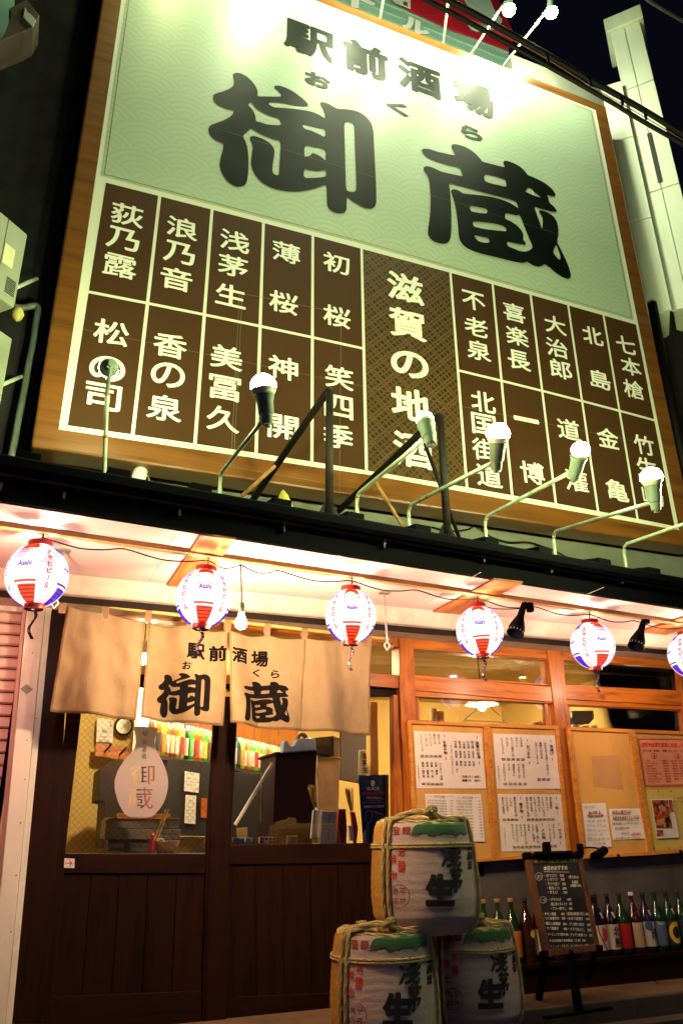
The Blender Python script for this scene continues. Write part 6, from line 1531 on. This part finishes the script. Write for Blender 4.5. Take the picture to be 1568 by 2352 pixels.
MB().lathe([(.001, 0), (.022, 0), (.027, .01), (.029, Ls*.5), (.036, Ls), (.034, Ls), (.02, Ls*.4), (.001, Ls*.35)], sA, 24, axis=dA).build('shade', M['black_metal'], ecl, smooth=.7)
wire('trailing_cable', [at(*VE(x, y), yy) for x, y, yy in ((745, 640, -.5), (770, 720, -.5), (790, 860, -.45), (840, 970, -.42), (900, 1100, -.35), (1010, 1200, -.28), (1200, 1265, -.2), (1330, 1340, -.25), (1420, 1405, -.35), (1500, 1395, -.35), (1600, 1320, -.3))], .0035, M['rubber'], 'thin black lamp cord trailing from the easel over the pavement', 'cord')

# ================================================================== inside the pub
V1 = View(240, 2780, 840); VJ = View(840, 2780, 1540)
M['cream'] = mat('cream interior wall', (.62, .45, .15), .8, var=.06, vs=3, bmp=.2)
M['int_dark'] = mat('dark interior panelling', (.020, .009, .006), .6, var=.2)
M['steel_dull'] = mat('greasy steel', (.20, .19, .15), .4, metal=.6, var=.2)
RM = empty('pub_interior', (2.5, 1.5, 0)); RM.parent = B; RM.location = (0, 1.5, 0)
def rbox(n, a, b, m, parent=RM): return MB().box(a, b).build(n, m, parent)
rbox('back_wall', (-1, 2.6, -.1), (1.0, 2.7, 2.9), M['cream']); rbox('back_wall', (1.0, 4.3, -.1), (9, 4.4, 2.9), M['cream']); rbox('side_wall', (.95, 2.7, -.1), (1.0, 4.3, 2.9), M['cream'])
rbox('side_wall', (-.9, .12, -.1), (-.8, 2.6, 2.9), M['cream']); rbox('side_wall', (6.25, .2, -.1), (6.35, 4.3, 2.9), M['cream'])
rbox('ceiling', (-1, .2, 2.62), (9, 4.4, 2.7), M['cream']); rbox('floor', (-1, .1, -.1), (9, 4.4, .0), M['int_dark'])
def item(name, vw, quad, Y, t, m, label=None, cat=None, parent=None, bev=.003, group=None):
    q = MB(); q.prism([at(*vw(*p), Y) for p in quad], (0, t, 0)); return q.build(name, m, parent, bevel=bev, label=label, cat=cat, group=group)
# cabinet silhouette left
item('cabinet', V1, [(575, 670), (660, 690), (900, 690), (900, 1660), (440, 1600), (445, 1470), (470, 1115), (398, 1105), (425, 765)], 1.5, .5, M['int_dark'], 'dark brown cabinet behind the frosted flask decal', 'cabinet')
item('dark_panel', V1, [(860, 640), (1600, 705), (1560, 1470), (860, 1440)], 1.72, .06, mat('charcoal wall panel', (.012, .010, .012), .6, var=.1), None, None, RM)
item('hook_board', V1, [(378, 497), (775, 562), (700, 690), (370, 637)], 2.4, .04, M['wood_o'], 'wooden board with two coat hooks on the cream wall inside', 'hook board')
hbp = bpy.context.scene.objects['hook_board']
for x, y in ((545, 510), (700, 540)):
    a, b_, c = at(*V1(x, y), 2.36), at(*V1(x-70, y+75), 2.38), at(*V1(x-78, y+95), 2.34); q = MB(); q.tube([a, b_, c], .006, 6); q.build('hook', M['black_metal'], hbp)
ag = item('autograph_board', V1, [(390, 240), (560, 262), (552, 503), (380, 490)], 2.5, .01, M['paper'], 'white autograph board with signatures beside the round mirror inside', 'autograph board')
pr = Print(lambda x, y: at(*V1(x, y), 2.495))
for t, q in (('Angie', (415, 425, 500, 455)), ('2017.5.24', (400, 465, 520, 495)), ('Aiko', (440, 345, 510, 400)), ('御蔵さんへ', (515, 270, 540, 450))):
    if t.startswith('御'): pr.vline(t, 532, 270, 527, 450, 22, 0)
    else: pr.text(t, [(q[0], q[1]), (q[2], q[1]), (q[2], q[3]), (q[0], q[3])], False, 0)
pr.build('lettering', M['ink_soft'], ag)
mc = at(*V1(670, 325), 2.5); mr = empty('round_mirror', mc, 'round mirror in a dark frame on the cream wall inside', 'mirror')
R1 = abs(at(*V1(760, 325), 2.5).x-mc.x)
MB().lathe([(R1*.86, 0), (R1*.9, .02), (R1*1.1, .015), (R1*1.12, 0)], mc, 32, axis=(0, -1, 0)).build('rim', M['black_pipe'], mr, smooth=True)
MB().lathe([(.001, .004), (R1*.88, .004)], mc, 32, axis=(0, -1, 0)).build('mirror_glass', mat('mirror', (.7, .7, .65), .12, metal=1, var=.02, bmp=0), mr)
# sake shelf with light
M['tube_on'] = emis('lit fluorescent tube', (1.0, .92, .66), 110)
M['glow_back'] = mat('white shelf back', (.80, .78, .68), .6, var=.03)
zs = 1.6
SA, SC = atz(*V1(1060, 645), zs), atz(*VJ(590, 715), zs); sd = (SC-SA).normalized(); sn = V(sd.y, -sd.x, 0)      # sn faces the door
def spt(t, off, z): p = SA+sd*t+sn*off; return V(p.x, p.y, z)
SL = empty('sake_shelf', spt(1.0, 0, zs), 'shelf of sake bottles lit by a strip light inside the pub', 'shelf')
t0, t1 = -.25, (SC-SA).length+.25
def sbox(n, a, b, oa, ob, za, zb, m):
    return MB().hexa([spt(a, oa, za), spt(b, oa, za), spt(b, oa, zb), spt(a, oa, zb)], [spt(a, ob, za), spt(b, ob, za), spt(b, ob, zb), spt(a, ob, zb)]).build(n, m, SL)
sbox('shelf_board', t0, t1, .055, -.12, zs-.03, zs, M['int_dark']); sbox('back_board', t0, t1, -.11, -.12, zs-.0, zs+.62, M['glow_back'])
vz = atp(*VJ(300, 390), SA+sn*.14, sn).z
sbox('valance', t0, t1, .16, .14, vz, vz+.35, M['wood_oz']); sbox('lower_panel', t0, t1, -.10, -.12, .3, zs-.03, mat('charcoal lower wall', (.012, .010, .012), .6, var=.1))
MB().tube([spt(t0+.05, .05, vz+.04), spt(t1-.05, .05, vz+.04)], .014, 10).build('strip_light', M['tube_on'], SL)
gl_ = ['brown', 'amber', 'lime', 'amber', 'brown', 'amber', 'lime', 'black', 'green', 'amber', 'amber', 'green', 'green', 'amber', 'amber', 'brown', 'lime', 'lime', 'lime', 'green', 'black', 'lime', 'brown', 'amber', 'green', 'lime', 'green', 'amber', 'green']
lb2 = ['white', 'cream', 'green', 'black', 'cream', 'black', 'white', 'red', 'white', 'pink', 'orange', 'red', 'cream', 'pink', 'cream', 'white', 'white', 'yellow', 'green']
fa_ = math.atan2(sn.x, -sn.y); i = 0; x = t0+.08
ordn = ['first', 'second', 'third', 'fourth', 'fifth', 'sixth', 'seventh', 'eighth', 'ninth', 'tenth', 'eleventh', 'twelfth', '13th', '14th', '15th', '16th', '17th', '18th', '19th', '20th', '21st', '22nd', '23rd', '24th', '25th', '26th', '27th', '28th', '29th', '30th', '31st', '32nd', '33rd', '34th', '35th', '36th', '37th', '38th', '39th', '40th']
while x < t1-.05:
    g_ = gl_[i % len(gl_)]; l_ = lb2[(i*5) % len(lb2)]
    bottle(spt(x, random.uniform(-.01, .01), zs), 'in_'+g_, l_, ('dark', 'gold', 'green', 'red')[i % 4], fa_+random.uniform(-.3, .3), '%s %s bottle with %s label from the left on the lit shelf inside' % (ordn[i], {'lime': 'light green'}.get(g_, g_), l_), group='sake bottles on the lit shelf inside', tagc=('white' if i % 3 == 0 else None), h=.37, r=.036, seg_=14)
    x += .078; i += 1
# notices on the dark panel
def note(quad, m, label, txt, red=None, vw=V1, Y=1.70):
    o = item('notice', vw, quad, Y, .002, m, label, 'notice', bev=0); pr = Print(lambda x, y: at(*vw(x, y), Y-.002))
    for (t, x0, y0, x1, y1, h) in txt: pr.hline(t, x0, y0, x1, y1, h, .0)
    pr.build('lettering', M['ink_soft'], o); return o
note([(1308, 798), (1460, 822), (1450, 1025), (1298, 1003)], M['paper'], 'white handwritten notice on the dark panel inside, upper one', [('毎週火曜日は!!', 1320, 822, 1410, 832, 26), ('唐揚げの日でございます', 1320, 868, 1445, 884, 26), ('〜〜〜〜〜〜〜', 1320, 905, 1445, 918, 12), ('最大２種', 1320, 935, 1385, 942, 20), ('600円', 1395, 980, 1440, 986, 18)])
note([(1315, 1045), (1426, 1053), (1415, 1350), (1302, 1340)], M['paper'], 'white handwritten oden notice on the dark panel inside, lower one', [('おでん', 1340, 1115, 1405, 1122, 44)]+[('・大根・玉子・', 1316, 1170+k*34, 1410, 1175+k*34, 18) for k in range(5)])
note([(1480, 1078), (1540, 1083), (1532, 1285), (1474, 1280)], mat('orange notice', (.55, .12, .02), .5), 'orange notice at the right edge of the left door glass', [('生ビール', 1485, 1180, 1530, 1184, 40)])
# griddle counter with tamago blocks
GR = empty('griddle', at(*V1(870, 1640), .7), 'steel oden griddle standing behind the left door glass', 'griddle')
item('top_board', V1, [(503, 1282), (1257, 1290), (1250, 1304), (505, 1300)], .68, .3, M['wood_o'], parent=GR)
item('glass_case', V1, [(480, 1304), (1240, 1306), (1238, 1402), (478, 1394)], .70, .28, M['steel_dull'], parent=GR)
item('steel_front', V1, [(472, 1396), (1264, 1404), (1256, 1516), (472, 1508)], .66, .3, M['steel_dull'], parent=GR)
item('burner_base', V1, [(508, 1512), (930, 1518), (930, 1640), (510, 1634)], .70, .26, mat('burner steel', (.10, .095, .08), .5, metal=.4), parent=GR)
for k in range(16): item('vent_slot', V1, [(530+k*21, 1556), (539+k*21, 1556), (539+k*21, 1600), (530+k*21, 1600)], .696, .006, M['ink'] if k > 6 else M['steel'], parent=GR, bev=0)
for x in (682, 992, 1087, 1176):
    item('control_mark', V1, [(x-5, 1412), (x+5, 1412), (x+5, 1432), (x-5, 1432)], .655, .004, M['ink'], parent=GR, bev=0); item('control_mark', V1, [(x-34, 1447), (x+34, 1447), (x+34, 1456), (x-34, 1456)], .655, .004, M['ink'], parent=GR, bev=0)
    item('control_mark', V1, [(x-5, 1480), (x+5, 1480), (x+5, 1500), (x-5, 1500)], .655, .004, M['ink'], parent=GR, bev=0)
pr = Print(lambda x, y: at(*V1(x, y), .652)); pr.vline('おでん', 912, 1402, 908, 1505, 26, .03); pr.build('lettering', M['red_ink'], GR)
item('wooden_block', V1, [(615, 1234), (1155, 1246), (1153, 1288), (617, 1284)], .8, .1, mat('yellow wooden lid', (.62, .38, .08), .6), 'long yellow wooden lid on top of the griddle', 'lid')
for a, b in (((1108, 1196), (938, 1645)), ((1136, 1198), (966, 1645))):
    MB().tube([at(*V1(*a), .5), at(*V1(*b), .55)], [.006, .005], 8).build('chopstick', M['bamboo'], None, label='yellow cooking chopstick by the griddle, '+('left one of the pair' if a[0] < 1120 else 'right one of the pair'), cat='chopstick', group='pair of cooking chopsticks')
cb = at(*V1(1105, 1655), .5); MB().lathe([(.05, 0), (.075, .03), (.09, .075), (.088, .076), (.07, .03), (.001, .01)], cb, 24).build('bowl', mat('tan bowl', (.45, .27, .15), .4), None, smooth=.8, label='tan bowl on the counter right of the griddle', cat='bowl')
MB().lathe([(.001, 0), (.022, 0), (.022, .06), (.010, .08), (.010, .10), (.015, .105), (.001, .12)], at(*V1(962, 1650), .48), 14).build('sauce_bottle', LB['red'], None, smooth=.6, label='red capped sauce bottle beside the chopsticks', cat='bottle')
kt = at(*V1(1050, 1590), .62); MB().tube([kt+V(.035*math.cos(t), 0, .05*math.sin(t)) for t in [math.pi*k/10 for k in range(11)]], .006, 8).build('kettle_handle', M['steel'], None, smooth=True, label='thin steel pot handle standing up behind the bowl', cat='pot handle')
MB().lathe([(.05, -.1), (.055, -.02), (.04, 0), (.001, .005)], kt, 18).build('pot', M['steel'], None, smooth=.7, label='small steel pot behind the bowl', cat='pot')
item('counter_top', V1, [(-100, 1660), (1650, 1660), (1650, 1700), (-100, 1700)], .3, .9, M['wood_d'], None, None, RM)
item('low_cream_board', V1, [(1150, 1475), (1560, 1480), (1560, 1660), (1150, 1660)], 1.0, .03, M['cream'], None, None, RM)
# frosted flask decal on the glass
flask = [(762,325),(1035,340),(1012,390),(996,440),(990,500),(1005,570),(1060,670),(1110,780),(1135,900),(1125,1010),(1090,1120),(1040,1200),(960,1278),(850,1280),(715,1275),(655,1215),(605,1110),(572,980),(575,880),(610,780),(680,670),(760,590),(795,520),(795,440),(780,380)]
vs, fs = fill2d(flask, (), 2); q = MB(); q.closed = False; q.add([at(*V1(x, y), -.012+.0155) for x, y in vs], fs)
m_ = bpy.data.materials.new('frosted film'); m_.use_nodes = True; nt = m_.node_tree; bs = nt.nodes['Principled BSDF']; bs.inputs['Base Color'].default_value = (.55, .49, .53, 1); bs.inputs['Roughness'].default_value = .7
tl_ = nd(nt, 'ShaderNodeBsdfTranslucent'); tl_.inputs[0].default_value = (.34, .28, .27, 1); ms = nd(nt, 'ShaderNodeMixShader'); ms.inputs[0].default_value = .3; nt.links.new(bs.outputs[0], ms.inputs[1]); nt.links.new(tl_.outputs[0], ms.inputs[2]); nt.links.new(ms.outputs[0], nt.nodes['Material Output'].inputs[0])
dc = q.build('flask_decal', m_, D1)
cutc = [mat('clear cut letters showing the yellow wall', (.62, .50, .22), .6, bmp=0), mat('clear cut letters showing the dark panel', (.05, .04, .035), .6, bmp=0), mat('clear cut letters showing red things', (.30, .10, .07), .6, bmp=0)]
pr = Print(lambda x, y: at(*V1(x, y), -.012+.0135))
for k, (ch, x0, y0, x1, y1) in enumerate((('駅', 865, 382, 922, 435), ('前', 865, 468, 912, 520), ('酒', 855, 545, 905, 595), ('場', 850, 618, 905, 672))): pr.text(ch, [(x0, y0), (x1, y0), (x1, y1), (x0, y1)], False, 0)
pr.build('lettering', cutc[1], dc)
for ch, (x0, y0, x1, y1) in (('御', (735, 725, 990, 935)), ('蔵', (705, 970, 975, 1190))):
    vs, fs, bx = glyph(ch, .0); P_ = [(x0+(x-bx[0])/(bx[2]-bx[0])*(x1-x0), y1-(y-bx[1])/(bx[3]-bx[1])*(y1-y0)) for x, y in vs]; P_, f2 = gridcut(P_, fs, 50)
    xm = x0+(x1-x0)*.42; sets = [MB(), MB(), MB()]
    for f in f2:
        cx = sum(P_[k][0] for k in f)/len(f); cy = sum(P_[k][1] for k in f)/len(f); w = 0 if cx < xm else (1 if cx < x0+(x1-x0)*.62 else 2)
        sets[w].add([at(*V1(*P_[k]), -.012+.0135) for k in f], [tuple(range(len(f)))])
    for w in range(3):
        if sets[w].v: sets[w].closed = False; sets[w].build('lettering', cutc[w], dc)
st = MB(); st.prism([at(*V1(*p), -.0135) for p in ((50, 1707), (156, 1712), (153, 1811), (45, 1807))], (0, .001, 0)); ar = st.build('sticker', M['paper'], None, label='small white sticker with a red arrow pointing right on the left door', cat='sticker')
pr = Print(lambda x, y: at(*V1(x, y), -.0142)); pr.ring(101, 1760, 44, 44, 3); pr.build('circle', M['ink_soft'], ar)
pr = Print(lambda x, y: at(*V1(x, y), -.0146)); pr.line(68, 1760, 125, 1760, 12); pr.shape([(104, 1728), (134, 1758), (134, 1764), (104, 1794), (96, 1785), (120, 1760), (96, 1737)]); pr.build('arrow', M['red_ink'], ar)

# ---- right door view
item('counter_cabinet', VJ, [(588, 520), (958, 502), (925, 1345), (560, 1345)], .75, .4, mat('dark red brown cabinet', (.016, .006, .006), .6, var=.15, spec=.1), 'dark brown counter cabinet behind the right door glass', 'cabinet')
item('cabinet_top', VJ, [(580, 512), (960, 495), (958, 512), (582, 532)], .72, .46, M['wood_d'], None, None, RM)
td = empty('tape_dispenser', at(*VJ(800, 510), .68), 'blue desk tape dispenser standing on the cabinet', 'tape dispenser')
BL = mat('pale blue plastic', (.22, .40, .80), .35)
q = MB(); q.prism([at(*VJ(*p), .66) for p in ((655, 518), (665, 412), (700, 405), (715, 455), (745, 462), (765, 440), (785, 395), (880, 385), (938, 388), (948, 420), (950, 495))], (0, .10, 0)); q.build('body', BL, td, bevel=.008)
c = at(*VJ(822, 392), .71); MB().lathe([(.02, -.022), (.042, -.022), (.042, .022), (.02, .022), (.02, -.022)], c, 24, axis=(0, 1, 0)).build('tape_roll', mat('tape roll', (.10, .05, .03), .3, coat=.5), td, smooth=.6)
item('black_box', VJ, [(948, 382), (1105, 366), (1110, 545), (1000, 520), (948, 500)], 1.0, .3, M['ink'], 'black box on the cream fridge inside', 'box')
item('black_box_side', VJ, [(1106, 366), (1160, 388), (1160, 556), (1112, 545)], 1.02, .02, M['steel_dull'], None, None, RM)
item('fridge', VJ, [(960, 505), (1172, 565), (1160, 700), (1150, 1345), (975, 1345)], 1.15, .5, mat('cream fridge', (.75, .55, .30), .5), 'cream coloured fridge behind the right door glass', 'fridge')
item('fridge_rim', VJ, [(958, 503), (1175, 563), (1175, 580), (958, 522)], 1.13, .02, M['wood_fr'], None, None, RM)
item('dark_wall', VJ, [(200, 690), (620, 720), (620, 1345), (200, 1345)], 1.72, .05, mat('charcoal lower wall', (.010, .010, .014), .5), None, None, RM)
item('dark_wall', VJ, [(1175, 300), (1400, 300), (1400, 800), (1175, 760)], 1.9, .05, M['int_dark'], None, None, RM)
MB().tube([at(*VJ(560, 612), .35), at(*VJ(225, 1165), .35)], .012, 10).build('pole', mat('white pole', (.75, .75, .70), .4), None, label='white pole leaning diagonally behind the right door glass', cat='pole')
for x in (465, 557): MB().tube([at(*VJ(x, 700), .9), at(*VJ(x-6, 1140), .9)], .009, 6).build('upright', M['steel_dull'], RM)
item('hanging_sign', VJ, [(1335, 495), (1398, 492), (1402, 620), (1434, 632), (1435, 712), (1330, 715)], .9, .01, M['paper'], 'narrow white hanging sign with three black characters inside', 'sign')
pr = Print(lambda x, y: at(*VJ(x, y), .895)); pr.vline('浅茅生', 1378, 520, 1392, 700, 44, .03); pr.build('lettering', M['ink'], S.objects['hanging_sign'])
item('wall_strip', VJ, [(1435, 60), (1500, 62), (1520, 1345), (1440, 1345)], .6, .04, M['cream'], None, None, RM)
# things on the sill
def sill(name, quad, m, label, cat, Y=.10, t=.02, group=None): return item(name, VJ, quad, Y, t, m, label, cat, None, .002, group)
sill('card', [(208, 1275), (262, 1277), (262, 1331), (208, 1331)], mat('grey printed card', (.30, .33, .36), .4), 'small grey printed sticker at the left end of the door sill', 'sticker')
MB().lathe([(.001, 0), (.016, 0), (.017, .03), (.014, .034), (.001, .035)], at(*VJ(287, 1335), .11), 14).build('tin', BL, None, smooth=.6, label='small blue and silver tin on the door sill', cat='tin')
sill('card', [(320, 1280), (372, 1281), (372, 1322), (320, 1322)], M['paper'], 'small white card next to the blue tin', 'sticker')
sill('card', [(376, 1281), (436, 1283), (436, 1322), (376, 1322)], mat('orange striped card', (.62, .40, .28), .4), 'white card with an orange stripe on the door sill', 'sticker')
c5 = sill('card_strip', [(444, 1272), (596, 1272), (596, 1334), (444, 1334)], M['paper'], 'strip of red and white payment stickers on the door sill', 'sticker')
pr = Print(lambda x, y: at(*VJ(x, y), .097))
for a in (452, 492, 528, 562): pr.shape([(a, 1278), (a+28, 1278), (a+28, 1300), (a, 1300)]); pr.shape([(a, 1306), (a+28, 1306), (a+28, 1328), (a, 1328)]) if a != 492 else None
pr.build('red_marks', M['red_ink'], c5)
sill('wooden_block', [(255, 1192), (337, 1184), (335, 1290), (262, 1292)], M['bamboo'], 'light wooden block standing on the door sill', 'block', .2, .05)
c6 = sill('framed_picture', [(694, 1260), (784, 1258), (784, 1336), (692, 1338)], mat('peach mount', (.50, .28, .17), .5), 'small framed picture on the door sill', 'picture'); pr = Print(lambda x, y: at(*VJ(x, y), .097)); pr.shape([(720, 1275), (776, 1273), (776, 1328), (720, 1330)]); pr.build('picture_print', mat('dark blue print', (.04, .06, .12), .4), c6)
M['straw'] = mat('whisk straw', (.42, .26, .08), .8, var=.3, vs=30)
rnd = random.Random(5)
def whisk(top, neck, foot, w, label, wrap):
    a, b, c = [at(*VJ(*p), .25) for p in (top, neck, foot)]; r = empty('straw_whisk', c, label, 'whisk', 'straw whisks wrapped in paper behind the door glass')
    q = MB()
    for k in range(46):
        u = rnd.uniform(-1, 1); v = rnd.uniform(-1, 1)*.4; q.tube([b+V(u*.012, v*.02, 0), a+V(u*w, v*w, rnd.uniform(-.02, .012))], .0014, 3, cap=False)
    q.closed = False
    o = q.build('straw', M['straw'], r, kind='stuff')
    for m_, x0, x1, quad in wrap: item(m_, VJ, quad, .24, .025, x0, parent=r)
whisk((916, 810), (945, 1010), (940, 1320), .032, 'straw whisk with white paper wrapper printed with black characters', [('wrapper', M['paper'], 0, [(928, 1030), (985, 1035), (975, 1275), (905, 1287)]), ('handle', M['straw'], 0, [(925, 1280), (980, 1275), (985, 1325), (922, 1330)])])
whisk((1245, 840), (1268, 1040), (1290, 1320), .036, 'straw whisk in a red paper wrapper, the one right of the red packet', [('wrapper', LB['red'], 0, [(1262, 1045), (1300, 1050), (1328, 1200), (1312, 1332), (1290, 1325)]), ('wrapper', M['paper'], 0, [(1240, 1170), (1285, 1165), (1296, 1300), (1255, 1310)])])
pk = item('paper_packet', VJ, [(1002, 1042), (1132, 1046), (1130, 1334), (990, 1334)], .2, .03, M['paper'], 'white paper packet with vertical writing and a red cord', 'packet')
pr = Print(lambda x, y: at(*VJ(x, y), .197)); pr.vline('柚子ぽん酢', 1068, 1075, 1066, 1160, 16, .02); pr.vline('近江米御蔵', 1062, 1195, 1060, 1300, 16, .0); pr.vline('長浜市', 1086, 1060, 1085, 1110, 12, 0); pr.build('lettering', M['ink'], pk)
pr = Print(lambda x, y: at(*VJ(x, y), .197)); pr.line(998, 1172, 1131, 1176, 4); pr.ring(1107, 1095, 7, 22, 2); pr.build('red_marks', M['red_ink'], pk)
rp_ = item('red_packet', VJ, [(1158, 1022), (1217, 1022), (1228, 1200), (1222, 1334), (1135, 1334)], .2, .03, LB['red'], 'red paper packet between white packet and whisk', 'packet')
pr = Print(lambda x, y: at(*VJ(x, y), .197)); pr.vline('招福', 1188, 1085, 1190, 1160, 30, .03); pr.vline('開運', 1180, 1190, 1182, 1290, 30, .03); pr.build('lettering', M['barrel_red'], rp_)
pos = item('drink_poster', VJ, [(1328, 745), (1345, 722), (1600, 712), (1600, 1345), (1372, 1345)], .12, .002, mat('midnight blue poster', (.018, .045, .12), .3, var=.15, coat=.3), 'midnight blue highball drink poster hung in the right door glass', 'poster', bev=0)
YQ = .117
pr = Print(lambda x, y: at(*VJ(x, y), YQ)); pr.hline('BLACK', 1405, 840, 1518, 838, 30, .03); pr.hline('HIGHBALL', 1398, 922, 1545, 922, 20, .02); pr.hline('フリージング ハイボール', 1372, 968, 1558, 962, 16, .015); pr.line(1415, 945, 1530, 943, 2)
pr.shape([(1378, 990), (1560, 985), (1558, 1008), (1380, 1014)]); pr.shape([(1443, 768), (1455, 765), (1475, 772), (1477, 790), (1468, 818), (1450, 820), (1440, 800)])
pr.ring(1420, 1090, 32, 58, 4); pr.line(1440, 1040, 1545, 1070, 4); pr.shape([(1370, 1240), (1395, 1200), (1405, 1330), (1375, 1330)]); pr.line(1412, 1150, 1416, 1330, 5)
pr.build('print', mat('pale poster print', (.85, .85, .82), .5, bmp=0), pos)
pr = Print(lambda x, y: at(*VJ(x, y), YQ)); pr.hline('FREEZING', 1362, 887, 1562, 880, 28, .02); pr.build('lettering', mat('red poster print', (.75, .02, .02), .5, bmp=0), pos)
pr = Print(lambda x, y: at(*VJ(x, y), YQ-.002)); pr.hline('取扱店', 1440, 1001, 1500, 998, 16, .015); pr.build('lettering', M['ink'], pos)
# ---- inside, seen over the boards
M['pend_on'] = emis('lit pendant bulb', (1.0, .72, .36), 2600)
for (x, y, Yp, lab) in ((1105, 1610, 1.2, 'white cone pendant lamp glowing inside the left window'), (1500, 1560, .8, 'pendant lamp inside the right window'), (330, 1500, 1.1, 'pendant lamp inside behind the door curtain'), (760, 1500, 1.1, 'pendant lamp inside above the right door'), (1200, 1560, 2.4, 'pendant lamp added deeper inside to brighten the view through the left transom'), (1440, 1632, 1.0, 'pendant lamp added inside to brighten the right window')):  # last two pendants are added to brighten the dark windows
    P = at(x, y, Yp); P.z = min(P.z, 2.5); r = empty('pendant_lamp', P, lab, 'lamp', 'pendant lamps inside the pub')
    MB().lathe([(.03, .09), (.035, .085), (.15, -.03), (.152, -.034), (.148, -.034), (.033, .08)], P, 28).build('shade', M['white_metal'], r, smooth=.8)
    MB().tube([P+V(0, 0, .09), V(P.x, P.y, 2.62)], .005, 6).build('cord', M['rubber'], r); MB().ball(P-V(0, 0, .055), .035, 12).build('bulb', M['pend_on'], r, smooth=True)
for (p0, p1, p2, lab, Yh) in (((560, 1013), (660, 930), (760, 1022), 'thin triangular wire hanger in the left window', .3), ((1235, 1040), (1305, 955), (1400, 1010), 'thin triangular wire hanger in the right window', .3)):
    MB().tube([at(*V2(*p), Yh) for p in (p0, p1, p2, p0)], .005, 6).build('wire_hanger', mat('pale wire', (.7, .62, .45), .4), None, label=lab, cat='hanger')
item('hanging_sheet', VK, [(828, 92), (1150, 32), (1162, 104), (1286, 122), (1286, 240), (828, 240)], .32, .004, M['paper'], 'white sheet hung in the right window above the boards', 'sheet')
item('dark_lantern', VK, [(370, -20), (600, -20), (610, 60), (560, 120), (420, 120), (370, 60)], .6, .2, mat('dark blue crate', (.02, .03, .05), .5), 'dark blue container standing inside the right window', 'container')
item('glassware_shelf', V2, [(340, 1010), (980, 1050), (980, 1080), (340, 1040)], .35, .3, M['wood_d'], None, None, RM)
for k, (x, y, h_) in enumerate(((425, 1005, .10), (455, 1005, .08), (890, 1035, .05), (915, 1038, .06), (1075, 1045, .05), (1120, 1050, .05), (1160, 1055, .06))):
    MB().lathe([(.001, 0), (.028, 0), (.034, h_), (.032, h_), (.026, .006), (.001, .005)], at(*V2(x, y+16), .42), 16).build('drinking_glass', mat('pale glassware', (.65, .62, .5), .15, coat=.6, bmp=0), None, smooth=.6, label='small pale glass inside the windows, '+('leftmost in the left window', 'second from the left in the left window', 'last but one in the left window', 'rightmost in the left window', 'leftmost in the right window', 'middle one in the right window', 'rightmost in the right window')[k], cat='glass', group='glassware on the window shelf')
